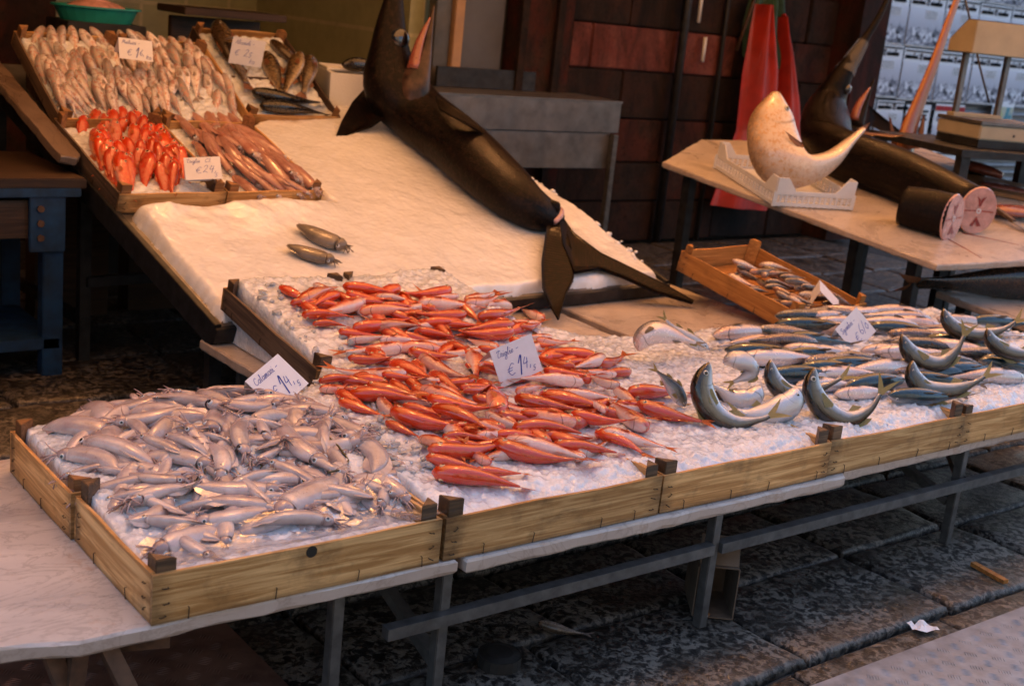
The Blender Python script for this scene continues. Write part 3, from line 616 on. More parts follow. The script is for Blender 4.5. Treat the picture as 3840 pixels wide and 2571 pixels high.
def crate(mtx, W_, D_, H_, label, group, mt='pine', mt_side=None, post='post_wood', ph=.028, nm='wooden_crate', skip=()):
    rt_ = empty(nm, mat=mtx); tag(rt_, label, 'crate', group); th = .0075
    for side, L, m_, sk in (('front', W_, Matrix.Translation((W_/2, th/2, 0)), 'f'), ('back', W_, Matrix.Translation((W_/2, D_-th/2, 0)) @ Matrix.Rotation(math.pi, 4, 'Z'), 'b'),
                        ('left', D_-2*th-.002, Matrix.Translation((th/2, D_/2, 0)) @ Matrix.Rotation(-math.pi/2, 4, 'Z'), 'l'), ('right', D_-2*th-.002, Matrix.Translation((W_-th/2, D_/2, 0)) @ Matrix.Rotation(math.pi/2, 4, 'Z'), 'r')):
        if sk in skip: continue
        mm = (mt_side or mt) if side in ('left', 'right') else mt
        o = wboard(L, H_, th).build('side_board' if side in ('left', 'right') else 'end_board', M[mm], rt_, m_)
        if side in ('front', 'left'):
            pts = []
            for xx in (-L/2+.022, L/2-.022):
                for zz in (.016, .04, .066, .085):
                    if zz < H_-.008: pts.append((xx+rng.uniform(-.004, .004), zz+rng.uniform(-.004, .004), .010, rng.uniform(-.6, .9)))
            for q in range(int(L/.14)): pts.append((-L/2+.09+q*.15+rng.uniform(-.03, .03), .012, .022, math.pi/2+rng.uniform(-.15, .15)))
            s_ = staples(pts).build('staples', M['staple'], o, Matrix.Translation((0, -th/2-.0012, 0))); s_['kind'] = 'stuff'
    lg = .038
    for sx, sy in ((0, 0), (1, 0), (0, 1), (1, 1)):
        x0 = th+.001 if sx == 0 else W_-th-.001; y0 = th+.001 if sy == 0 else D_-th-.001; dx = lg if sx == 0 else -lg; dy = lg if sy == 0 else -lg
        tri = [(x0, y0), (x0+dx, y0), (x0, y0+dy)]
        if dx*dy < 0: tri = tri[::-1]
        n = MB(); n.prism([(p[0]-x0, p[1]-y0) for p in tri], .004, H_+ph+rng.uniform(-.006, .008))
        n.build('corner_post', M[post], rt_, Matrix.Translation((x0, y0, 0)), bevel=.0015)
    for k in range(4):
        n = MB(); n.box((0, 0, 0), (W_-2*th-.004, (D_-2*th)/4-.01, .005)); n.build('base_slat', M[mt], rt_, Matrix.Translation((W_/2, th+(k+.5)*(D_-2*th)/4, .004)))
    return rt_
CH = .093; W0 = .6; D0 = .39; g_ = 'wooden crates along the front table'
def flat(x, y, z=T0+.0005): return Matrix.Translation((x, y, z))
crate(flat(.0, .0), W0-.006, D0-.004, CH, 'front corner pine crate with a finger hole, full of squid and wrapped ice', g_)
crate(flat(-.006, D0), W0-.006, D0-.004, CH, 'pine crate behind the front squid crate, sharing its heap', g_, post='post_light')
crate(flat(.604, .0), W0-.006, D0-.004, CH, 'pale pine crate of ice between the squid crate and the browner crate', g_)
crate(flat(1.204, .0), W0-.006, D0-.004, CH, 'brown grained crate of ice next to the pale crate, mullet tails above', g_)
crate(flat(1.804, .004), W0-.006, D0-.004, CH, 'crate under the curved mackerel and scad', g_)
crate(flat(2.404, .008), W0-.006, D0-.004, CH, 'light yellow crate at the mackerel end of the front row', g_)
crate(flat(3.004, .012), W0-.006, D0-.004, CH, 'last crate of the front row beyond the mackerel', g_)
# tilted crates behind, propped at the back
tb = Vector((0, 1, .175)).normalized()
TM = frame((.876, 1.03, .338), (1, .03, 0), (0, -.175, 1))
crate(TM, .40, .58, .073, 'grey weathered crate tilted on a log, left of the red mullet heap', 'tilted crates under the mullets', 'pine', 'grey_wood', ph=.035)
crate(frame((1.283, 1.045, .338), (1, .03, 0), (0, -.175, 1)), .40, .58, .073, 'tilted crate under the thick of the red mullet heap', 'tilted crates under the mullets', 'pine', ph=.035)
# finger hole of the front crate: black disc on the board paints its shade
n = MB(); _h = PY(712, 1268, -.001); n.tube([(_h[0], -.0012, T0+.081), (_h[0], -.0022, T0+.081)], .0115, 18); hole = n.build('hole_disc', M['black'])
bpy.context.view_layer.update()
fr_ = [o for o in bpy.data.objects if o.get('label', '').startswith('front corner pine')][0]
hole.parent = fr_; hole.matrix_parent_inverse = fr_.matrix_world.inverted()
# crates on the slope
UA = RA; UB = np.array([-.0739, .9973, .33]); UB = UB/np.linalg.norm(UB)
U0 = ramp(-.012, .735, .002)
def upm(u, o=None): return frame(U0+RA*u, RA, np.cross(RA, UB))
gu = 'crates tilted on the slope'
crate(upm(0), .402, .58, .072, 'dark sided crate of upright red mullets low on the slope', gu, 'pine', 'grey_wood', 'post_light', .03)
crate(upm(.408), .402, .58, .072, 'crate of reddish squid beside the upright mullets', gu, 'pine', 'pine', 'post_light', .03)
VB = np.array([-.0739, .9973, .62]); VB = VB/np.linalg.norm(VB)
V0 = np.array([.777, 2.868, .80])
crate(frame(V0, RA, np.cross(RA, VB)), .402, .53, .06, 'top left crate packed with hake', gu, 'pine', 'grey_wood', 'post_light', .03)
crate(frame(V0+RA*.408, RA, np.cross(RA, VB)), .402, .53, .06, 'top crate of hake beside the sea bass crate', gu, 'pine', 'pine', 'post_light', .03)
B0 = np.array([1.605, 3.03, .82])
crate(frame(B0, RA, np.cross(RA, VB)), .46, .60, .06, 'top crate with dark sea bass laid across ice', gu, 'pine', 'old_wood', 'post_light', .03)
# props under the top crates so that they rest on something
for (u, lab) in ((.2, 'left'), (.6, 'mid'), (1.05, 'right')):
    p = V0+RA*u+VB*.45
    n = MB(); n.box((p[0], p[1]-.02, (p[2]-.03)/2), (.30, .12, p[2]-.03)); tag(n.build('crate_prop', M['old_wood']), 'dark upright box propping the top crates from behind', 'prop', 'props under the top crates')
# orange pine crate of small fish at the right
SM = frame((2.925, 1.085, .34), (.474, .042, 0), (0, -.2, 1))
SCR = crate(SM, .47, .60, .085, 'orange pine crate of small silvery fish beside the bare marble', None, 'orange_pine', None, 'orange_pine', .03)

# ------------------------------------------------------------------ crushed ice beds
def inside(poly, X, Y):
    c = np.zeros(X.shape, bool); n = len(poly)
    for i in range(n):
        x0, y0 = poly[i]; x1, y1 = poly[(i+1) % n]
        if y0 == y1: continue
        m = ((y0 > Y) != (y1 > Y)) & (X < (x1-x0)*(Y-y0)/(y1-y0)+x0); c ^= m
    return c
def edge_dist(poly, X, Y):
    d = np.full(X.shape, 9.0); n = len(poly)
    for i in range(n):
        a0 = np.array(poly[i]); b0 = np.array(poly[(i+1) % n]); e = b0-a0; L2 = e@e
        t = np.clip(((X-a0[0])*e[0]+(Y-a0[1])*e[1])/L2, 0, 1); d = np.minimum(d, np.hypot(X-a0[0]-t*e[0], Y-a0[1]-t*e[1]))
    return d
def ice_bed(name, poly, hfun, base, label, mat, cell=.005, grains=9000, gr=(.004, .011), amp=1.0, edge=.02, mtx=None, wob=.012, seed=1, edge_grains=0, mound_edge=.0):
    xs = [p[0] for p in poly]; ys = [p[1] for p in poly]
    x0, x1, y0, y1 = min(xs)-.02, max(xs)+.02, min(ys)-.02, max(ys)+.02
    nx = int((x1-x0)/cell)+1; ny = int((y1-y0)/cell)+1
    gx = x0+np.arange(nx)*cell; gy = y0+np.arange(ny)*cell; X, Y = np.meshgrid(gx, gy)
    Xw = X+(fbm(X*14, Y*14, 3, seed)-.45)*2*wob; Yw = Y+(fbm(X*14+9, Y*14, 3, seed+5)-.45)*2*wob
    ins = inside(poly, Xw, Yw); ed = edge_dist(poly, Xw, Yw)
    H = hfun(X, Y)+(fbm(X*22, Y*22, 4, seed+2)-.47)*.02*amp+(fbm(X*5, Y*5, 3, seed+3)-.45)*.03*amp
    rg = np.random.default_rng(seed); G = np.zeros_like(H)
    px_ = rg.uniform(x0, x1, grains); py_ = rg.uniform(y0, y1, grains); rr = rg.uniform(gr[0], gr[1], grains)**1.0; el = rg.uniform(.5, 1, grains); an = rg.uniform(0, 3.14, grains); tl = rg.uniform(0, 6.28, grains)
    for k in range(grains):
        r_ = rr[k]; i0 = int((px_[k]-r_-x0)/cell); i1 = int((px_[k]+r_-x0)/cell)+2; j0 = int((py_[k]-r_-y0)/cell); j1 = int((py_[k]+r_-y0)/cell)+2
        i0 = max(i0, 0); j0 = max(j0, 0)
        dx = X[j0:j1, i0:i1]-px_[k]; dy = Y[j0:j1, i0:i1]-py_[k]; c, s = math.cos(an[k]), math.sin(an[k])
        q = ((dx*c+dy*s)/r_)**2+((-dx*s+dy*c)/(r_*el[k]))**2
        g2 = np.where(q < 1, r_*(.42+.38*(math.cos(tl[k])*dx+math.sin(tl[k])*dy)/r_)*np.clip((1-q)*3.5, 0, 1), 0); G[j0:j1, i0:i1] = np.maximum(G[j0:j1, i0:i1], g2)
    H = H+G*amp
    fall = np.clip(ed/edge, 0, 1); fall = 1-(1-fall)**2.2
    H = base(X, Y)+(H-base(X, Y))*np.where(ins, fall, 0)+np.where(ins, 0, -.004)
    keep = ins.copy(); keep[:-1] |= ins[1:]; keep[1:] |= ins[:-1]; keep[:, :-1] |= ins[:, 1:]; keep[:, 1:] |= ins[:, :-1]
    idx = -np.ones(H.shape, int); idx[keep] = np.arange(keep.sum())
    a0 = idx[:-1, :-1]; b0 = idx[:-1, 1:]; c0 = idx[1:, 1:]; d0 = idx[1:, :-1]; ok = (a0 >= 0) & (b0 >= 0) & (c0 >= 0) & (d0 >= 0)
    faces = np.stack([a0[ok], b0[ok], c0[ok], d0[ok]], -1)
    verts = np.stack([X[keep], Y[keep], H[keep]], -1)
    me = bpy.data.meshes.new(name); me.vertices.add(len(verts)); me.vertices.foreach_set('co', verts.ravel())
    me.loops.add(faces.size); me.loops.foreach_set('vertex_index', faces.ravel().astype(np.int32)); me.polygons.add(len(faces)); me.polygons.foreach_set('loop_start', np.arange(0, faces.size, 4, dtype=np.int32))
    me.update(calc_edges=True); me.polygons.foreach_set('use_smooth', [True]*len(faces))
    o = link(name, me, M[mat]); 
    if mtx is not None: o.matrix_world = mtx
    tag(o, label, 'ice', None, 'stuff'); return o
def sstep(a_, b_, x): t = np.clip((x-a_)/(b_-a_), 0, 1); return t*t*(3-2*t)
polyA = [(.012, .014), (.58, .014), (.60, .40), (.60, .80), (.01, .775)]
def hA(x, y): return .405+.072*np.exp(-(((x-.36)/.26)**2+((y-.60)/.32)**2))+.01*sstep(.1, .4, y)+.022*sstep(.48, .58, x)*sstep(.07, .16, y)
ice_bed('crushed_ice', polyA, hA, lambda x, y: T0+.012+0*x, 'crushed ice mound under the heap of pale squid', 'ice', .0045, 9000, (.006, .016), .9, .012, None, .002, 3)
polyB = [(.615, .014), (3.59, .03), (3.59, .95), (2.75, .945), (2.35, .985), (2.0, .96), (1.80, 1.12), (1.70, 1.18), (1.685, 1.615), (.892, 1.595), (.89, 1.04), (.80, .90), (.70, .80), (.595, .78), (.60, .3)]
def hB(x, y):
    z = .412+.020*sstep(.03, .10, y)+.004*sstep(.1, .45, y)+np.clip(y-1.02, 0, 1)*.19-.016*sstep(.9, 1.1, y)+.012*(1-sstep(.62, .72, x))*sstep(.07, .16, y)
    return z
ice_bed('crushed_ice', polyB, hB, lambda x, y: T0+.004+0*x, 'long bed of white crushed ice in the front crates', 'ice', .0055, 26000, (.004, .012), .8, .014, None, .003, 5)
polyC = [(.015, .02), (2.0, .01), (2.01, .55), (1.97, .85), (1.95, 1.35), (1.9, 1.62), (1.15, 1.60), (.84, 1.40), (.83, .72), (.03, .70), (.02, .3)]
def hC(x, y): return .035+.012*fbm(x*3, y*3, 2, 9)+.025*sstep(1.8, 2.0, x)*sstep(.1, .6, y)+.02*np.exp(-((x-1.45)/.25)**2)*sstep(.9, 1.4, y)+.030*sstep(.45, .72, y)*(1-sstep(.55, .95, x))*fbm(x*9, y*9, 3, 4)*1.6
ice_bed('crushed_ice', polyC, hC, lambda x, y: 0*x+.0, 'smooth sloping sheet of ice under the whole swordfish', 'snow_ice', .006, 12000, (.004, .010), .28, .03, dm, .016, 8)
# loose lumps of ice
def lumps(name, pts, label, mat='ice_cube', r0=.006, r1=.016):
    n = MB()
    for p in pts:
        bm = bmesh.new(); bmesh.ops.create_icosphere(bm, subdivisions=1, radius=1)
        r_ = rng.uniform(r0, r1); sc_ = Vector((rng.uniform(.7, 1.2), rng.uniform(.6, 1.1), rng.uniform(.4, .8)))*r_; rot = Matrix.Rotation(rng.uniform(0, 6), 3, 'Z') @ Matrix.Rotation(rng.uniform(-.5, .5), 3, 'X')
        vs = [rot @ Vector((v_.co.x*sc_.x*rng.uniform(.65, 1.3), v_.co.y*sc_.y*rng.uniform(.65, 1.3), v_.co.z*sc_.z*rng.uniform(.6, 1.3)))+Vector(p)+Vector((0, 0, sc_.z*.5)) for v_ in bm.verts]
        n.add(vs, [tuple(v_.index for v_ in f_.verts) for f_ in bm.faces]); bm.free()
    o = n.build(name, M[mat], smooth=(mat != 'ice_cube')); tag(o, label, 'ice', None, 'stuff')
pts = []
for k in range(90):
    t = rng.random(); x = rng.uniform(.60, .84); y = rng.uniform(.2, .85); pts.append((x, y, float(hB(np.array(x), np.array(y)))+.004))
for k in range(40): x = rng.uniform(.9, 1.05); y = rng.uniform(1.05, 1.55); pts.append((x, y, float(hB(np.array(x), np.array(y)))+.004))
for k in range(4): x = rng.uniform(1.0, 2.9); y = rng.uniform(.03, .16); pts.append((x, y, float(hB(np.array(x), np.array(y)))-.001))
lumps('ice_lumps', pts, 'clear ice lumps melting along the edge of squid and mullet heaps')
pts = []
for k in range(260):
    u, v_ = rng.choice([(2.0+rng.uniform(-.04, .02), rng.uniform(.1, 1.5)), (rng.uniform(.85, 1.9), 1.56+rng.uniform(-.05, .05)), (rng.uniform(1.2, 1.5), 1.42+rng.uniform(-.06, .08))])
    pts.append(tuple(ramp(u, v_, .035)))
lumps('ice_lumps', pts, 'rounded ice lumps along the rim of the sloping ice sheet', 'snow_ice', .008, .02)

# ------------------------------------------------------------------ fish
def fish_mat(name, back, side, belly, patch=None, patch_amt=.5, stripes=None, rough=.22, scale=(70, 26), metal=0.0, split=(.45, .62), gill=True, coat=.6, sss=.08, speck=.0, blush=None):
    a = NM(name); uvn = a.n('UVMap').outputs[0]
    sp = a.n('SeparateXYZ', i_0=uvn); u, v = sp.outputs[0], sp.outputs[1]
    oj = a.coord('Object'); nz = a.noise(oj, 22, 4, .6); nf = a.noise(oj, 90, 3, .6)
    vv = a.math('ADD', v, a.math('MULTIPLY', a.math('SUBTRACT', nz, .5), .35))
    base = a.ramp(vv, [(max(0, split[0]-.30), belly), (split[0], side), (split[1], side), (min(1, split[1]+.24), back)])
    if blush: base = a.mix(a.ramp(a.noise(oj, 9, 4), [(.48, (0, 0, 0)), (.66, (.6,)*3)]), base, blush)
    if patch:
        pz = a.noise(oj, 62, 4, .62, .6); msk = a.ramp(pz, [(.50-.12*patch_amt, (0, 0, 0)), (.60-.08*patch_amt, (1, 1, 1))])
        msk = a.math('MULTIPLY', msk, a.ramp(v, [(.05, (.15,)*3), (.5, (1, 1, 1))])); base = a.mix(msk, base, patch)
    if stripes:
        wv = a.n('TexWave', i_Vector=a.n('Mapping', i_Vector=uvn, i_Scale=(26, 3.0, 1), i_Rotation=(0, 0, .35)).outputs[0], i_Scale=1.0, i_Distortion=5.0, i_Detail=2.0, i_Detail_Scale=1.2, wave_type='BANDS', bands_direction='X')
        m_ = a.math('MULTIPLY', a.ramp(wv.outputs['Fac'], [(.42, (0, 0, 0)), (.58, (1, 1, 1))]), a.ramp(v, [(.56, (0, 0, 0)), (.66, (1, 1, 1))])); base = a.mix(m_, base, stripes)
    if speck: base = a.mix(a.ramp(nf, [(.62, (0, 0, 0)), (.68, (speck,)*3)]), base, tuple(c*.25 for c in back))
    if gill:
        du = a.math('ABSOLUTE', a.math('SUBTRACT', u, a.math('ADD', .215, a.math('MULTIPLY', a.math('POWER', a.math('ABSOLUTE', a.math('SUBTRACT', v, .45)), 2.0), -.35))))
        gm_ = a.math('MULTIPLY', a.ramp(du, [(.0, (.75,)*3), (.014, (0, 0, 0))]), a.ramp(v, [(.1, (1, 1, 1)), (.75, (0, 0, 0))])); base = a.mix(gm_, base, tuple(c*.25 for c in back))
        mo = a.math('ABSOLUTE', a.math('SUBTRACT', v, a.math('SUBTRACT', .38, a.math('MULTIPLY', u, .9))))
        mm_ = a.math('MULTIPLY', a.ramp(mo, [(.0, (.8,)*3), (.035, (0, 0, 0))]), a.ramp(u, [(.075, (1, 1, 1)), (.085, (0, 0, 0))])); base = a.mix(mm_, base, (.05, .015, .01))
    var = a.ramp(a.rand(), [(0, (.78, .78, .78)), (1, (1.15, 1.12, 1.1))]); base = a.mix(1.0, base, var, 'MULTIPLY')
    vo = a.n('TexVoronoi', i_Vector=a.n('Mapping', i_Vector=uvn, i_Scale=(scale[0], scale[1], 1)).outputs[0], i_Scale=1.0)
    hgt = a.math('ADD', a.math('MULTIPLY', vo.outputs['Distance'], .5), a.math('MULTIPLY', nf, .5))
    a.set(Base_Color=base, Roughness=a.ramp(nf, [(.3, (rough*.7,)*3), (.7, (rough*1.6,)*3)]), Metallic=metal, Coat_Weight=coat, Coat_Roughness=.06, Subsurface_Weight=sss, Subsurface_Radius=(.008, .003, .002), Subsurface_Scale=.5)
    a.bump(hgt, .7, .0018)
    if name == 'sword':
        st_ = a.noise(a.n('Mapping', i_Vector=uvn, i_Scale=(5, 9, 1)).outputs[0], 1.6, 6, .65, .8)
        base = a.mix(a.ramp(st_, [(.48, (0, 0, 0)), (.70, (.75,)*3)]), base, (.012, .0065, .0055))
        base = a.mix(a.math('MULTIPLY', a.ramp(a.math('ABSOLUTE', a.math('SUBTRACT', v, .46)), [(.0, (.9,)*3), (.02, (0, 0, 0))]), a.ramp(u, [(.45, (0, 0, 0)), (.5, (1, 1, 1))])), base, (.002, .0015, .0015))
        a.set(Base_Color=base, Specular_IOR_Level=.12, Coat_Weight=.0, Roughness=a.ramp(st_, [(.35, (.26,)*3), (.65, (.52,)*3)]))
    M[name] = a.m
fish_mat('mullet', (.60, .058, .006), (.64, .095, .02), (.74, .33, .20), (.62, .042, .005), .8, speck=.0, sss=.1, rough=.14, coat=1.0, split=(.35, .6))
fish_mat('mullet_pale', (.60, .07, .015), (.68, .24, .15), (.80, .62, .56), (.62, .055, .012), .9, split=(.38, .66), sss=.1, rough=.14, coat=.9)
fish_mat('mullet_pink', (.60, .062, .012), (.66, .13, .06), (.78, .44, .35), (.60, .045, .010), .7, split=(.34, .66), sss=.1, rough=.14, coat=.9)
fish_mat('mackerel', (.03, .085, .115), (.46, .47, .49), (.62, .58, .58), None, .5, (.003, .006, .010), .16, (90, 40), .35, (.50, .58), sss=.03, coat=.9)
fish_mat('mackerel_pale', (.03, .05, .06), (.48, .46, .46), (.68, .60, .58), None, .5, (.008, .012, .016), .2, (90, 40), .3, (.62, .74), blush=(.62, .36, .28), sss=.03)
fish_mat('scad', (.022, .018, .012), (.16, .15, .12), (.66, .66, .68), None, .5, None, .14, (80, 36), .4, (.52, .60), sss=.03, coat=.9)
fish_mat('scad_silver', (.16, .17, .17), (.56, .57, .60), (.72, .72, .74), None, .5, None, .16, (80, 36), .45, (.55, .85), sss=.03)
fish_mat('hake', (.30, .25, .23), (.68, .61, .58), (.84, .79, .77), (.50, .25, .20), .0, None, .18, (90, 40), .12, (.45, .75), sss=.1, blush=(.62, .48, .44))
fish_mat('bass', (.06, .035, .018), (.20, .13, .06), (.48, .36, .22), (.05, .03, .015), .3, None, .25, (60, 24), .2, (.35, .6), sss=.03)
fish_mat('dark_bass', (.012, .009, .007), (.03, .022, .016), (.08, .06, .04), None, .3, None, .22, (60, 24), .2, (.3, .6), sss=.0, gill=False)
fish_mat('small_fish', (.10, .075, .055), (.42, .36, .32), (.66, .58, .54), None, .3, None, .25, (60, 24), .3, (.5, .7), blush=(.50, .24, .16), sss=.05)
fish_mat('sword', (.0035, .0028, .0026), (.007, .0045, .004), (.019, .011, .0085), (.016, .009, .007), .0, None, .42, (180, 60), .0, (.10, .42), gill=False, coat=.08, sss=.0, speck=.2)
fish_mat('amberjack', (.30, .19, .11), (.56, .46, .38), (.66, .58, .50), (.48, .30, .16), .0, None, .3, (120, 60), .12, (.4, .72), sss=.05)
def fin_mat(name, c, tr=.35):
    a = NM(name); v = a.coord('Object'); f = a.noise(v, 60, 3)
    uvn = a.n('UVMap').outputs[0]; wv = a.n('TexWave', i_Vector=uvn, i_Scale=5.0, i_Distortion=1.0, bands_direction='Y')
    base = a.ramp(a.math('ADD', a.math('MULTIPLY', wv.outputs['Fac'], .6), a.math('MULTIPLY', f, .4)), [(.3, tuple(x*.55 for x in c)), (.7, c)])
    if tr <= .0: base = a.mix(a.ramp(a.noise(a.n('Mapping', i_Vector=uvn, i_Scale=(2, 14, 1)).outputs[0], 1.6, 5, .6), [(.5, (0, 0, 0)), (.68, (1, 1, 1))]), base, (.028, .012, .008))
    a.set(Base_Color=base, Roughness=.35 if tr > .1 else .45, Coat_Weight=.4 if tr > .1 else .0, Specular_IOR_Level=.5 if tr > .1 else .10)
    tl = a.n('BsdfTranslucent', i_0=base); mx = a.n('MixShader', i_0=tr); a.l(a.b.outputs[0], mx.inputs[1]); a.l(tl.outputs[0], mx.inputs[2]); a.l(mx.outputs[0], a.out.inputs[0]); a.bump(wv.outputs['Fac'], .4, .001); M[name] = a.m
fin_mat('fin_red', (.72, .16, .035)); fin_mat('fin_yellow', (.42, .34, .12)); fin_mat('fin_grey', (.20, .17, .13)); fin_mat('fin_pale', (.52, .42, .36)); fin_mat('fin_dark', (.003, .0022, .002), .0); fin_mat('fin_brown', (.30, .12, .05), .2)
def eye_mat(name, iris):
    simple(name, iris, .12, 0, .1, 30, 0, .5, 1.0); return M[name]
eye_mat('iris_silver', (.55, .55, .50)); eye_mat('iris_red', (.70, .42, .22)); eye_mat('iris_pale', (.60, .58, .55)); eye_mat('pupil', (.006, .006, .008)); eye_mat('iris_dark', (.02, .025, .035))
def cub(ts, vs, t):
    ts = np.array(ts); vs = np.array(vs); i = np.clip(np.searchsorted(ts, t)-1, 0, len(ts)-2)
    m = np.gradient(vs, ts); h_ = ts[i+1]-ts[i]; s = (t-ts[i])/h_
    return (2*s**3-3*s**2+1)*vs[i]+(s**3-2*s**2+s)*h_*m[i]+(-2*s**3+3*s**2)*vs[i+1]+(s**3-s**2)*h_*m[i+1]
TS = [0, .03, .10, .2, .3, .45, .6, .75, .88, 1]
PROF = {
 'mullet': ([.012, .050, .098, .128, .138, .130, .104, .070, .046, .040], [.024, .052, .084, .106, .112, .106, .084, .058, .038, .036], [.016, .052, .076, .092, .096, .090, .070, .046, .026, .013]),
 'mackerel': ([.007, .028, .060, .084, .094, .094, .078, .052, .026, .017], [.009, .030, .062, .086, .094, .094, .078, .052, .026, .017], [.006, .026, .054, .072, .080, .080, .064, .040, .020, .012]),
 'hake': ([.012, .036, .068, .092, .100, .096, .076, .050, .030, .020], [.016, .042, .076, .104, .112, .104, .078, .050, .028, .020], [.020, .046, .074, .092, .098, .092, .070, .044, .022, .012]),
 'bass': ([.012, .040, .080, .115, .128, .122, .098, .066, .044, .042], [.016, .044, .078, .104, .112, .106, .084, .056, .040, .038], [.012, .042, .066, .080, .084, .078, .060, .040, .022, .012]),
 'amberjack': ([.012, .060, .120, .150, .165, .160, .125, .075, .034, .022], [.02, .060, .110, .150, .170, .165, .125, .070, .032, .022], [.016, .050, .075, .090, .095, .090, .072, .045, .024, .014]),
}
def spine(kind, L, lat, ver, ns=26, ang=None):
    t = np.linspace(0, 1, ns); s = t-.5
    w_ = np.clip(1.3-abs(s)*1.2, .3, 2) if ang is None else ang
    al = np.cumsum(w_)/np.sum(w_); al = (al-al[ns//2])*lat; av = np.cumsum(w_)/np.sum(w_); av = (av-av[ns//2])*ver
    T_ = np.stack([np.cos(al)*np.cos(av), np.sin(al)*np.cos(av), np.sin(av)], -1)
    P_ = np.concatenate([np.zeros((1, 3)), np.cumsum((T_[1:]+T_[:-1])/2*L/(ns-1), 0)]); P_ -= P_.mean(0)
    ref = np.array([0, 0, 1.]); N_ = ref-T_*(T_@ref)[:, None]; N_ /= np.linalg.norm(N_, axis=1)[:, None]; B_ = np.cross(N_, T_)
    return t, P_, T_, N_, B_
def add_uv(me, uv):
    ul = me.uv_layers.new(name='UVMap'); vi = np.empty(len(me.loops), np.int32); me.loops.foreach_get('vertex_index', vi)
    ul.data.foreach_set('uv', np.asarray(uv, np.float32)[vi].ravel())
def mk(name, vs, fs, uv, mats, smooth=True):
    me = bpy.data.meshes.new(name); me.from_pydata([tuple(map(float, p)) for p in vs], [], fs); me.update()
    if uv is not None: add_uv(me, uv)
    for m in mats: me.materials.append(m)
    if smooth: me.polygons.foreach_set('use_smooth', [True]*len(me.polygons))
    return me
def loft(P_, N_, B_, hd, hv, hw, t, nr=14, p=1.0):
    vs = []; uv = []; ns = len(t)
    for i in range(ns):
        for j in range(nr):
            ph = 2*math.pi*j/nr; c, s = math.cos(ph), math.sin(ph)
            c2 = math.copysign(abs(c)**p, c); s2 = math.copysign(abs(s)**p, s)
            vs.append(P_[i]+N_[i]*(c2*(hd[i] if c > 0 else hv[i]))+B_[i]*s2*hw[i]); uv.append((t[i], .5+.5*c))
    fs = [(i*nr+j, (i+1)*nr+j, (i+1)*nr+(j+1) % nr, i*nr+(j+1) % nr) for i in range(ns-1) for j in range(nr)]
    fs += [tuple(range(nr)), tuple(range(ns*nr-1, (ns-1)*nr-1, -1))]
    return vs, fs, uv
def sheet_fin(base, tips, k=4):
    """fin membrane between a row of base points and a row of tip points"""
    n = len(base); vs = []; uv = []
    for i in range(n):
        for j in range(k+1):
            s = j/k; vs.append(np.asarray(base[i])*(1-s)+np.asarray(tips[i])*s); uv.append((s, i/(n-1)*3))
    fs = [(i*(k+1)+j, (i+1)*(k+1)+j, (i+1)*(k+1)+j+1, i*(k+1)+j+1) for i in range(n-1) for j in range(k)]
    return vs, fs, uv
def eye_mesh(c, nrm, r_, iris, name='eye'):
    nrm = Vector(nrm).normalized(); ref = Vector((0, 0, 1)) if abs(nrm.z) < .9 else Vector((1, 0, 0)); a_ = nrm.cross(ref).normalized(); b_ = nrm.cross(a_)
    n = MB(); k = 10; rad = [1.08, 1.0, .86, .64, .36, .0]; hh = [-.35, .05, .26, .36, .40, .42]; vs = []
    for q in range(5):
        for j in range(k): an = 2*math.pi*j/k; vs.append(Vector(c)+(a_*math.cos(an)+b_*math.sin(an))*rad[q]*r_+nrm*hh[q]*r_)
    vs.append(Vector(c)+nrm*hh[5]*r_)
    for q in range(4): n.add([], []); n.f += [(q*k+j, q*k+(j+1) % k, (q+1)*k+(j+1) % k, (q+1)*k+j) for j in range(k)]; n.m += [0 if q < 3 else 1]*k
    n.v = [tuple(v_) for v_ in vs]; n.f += [(4*k+j, 4*k+(j+1) % k, 5*k) for j in range(k)]; n.m += [1]*k
    for i_ in range(2*k, 3*k): n.m[i_] = 0
    me = n.mesh(name, True); me.materials.append(iris); me.materials.append(M['pupil']); return me
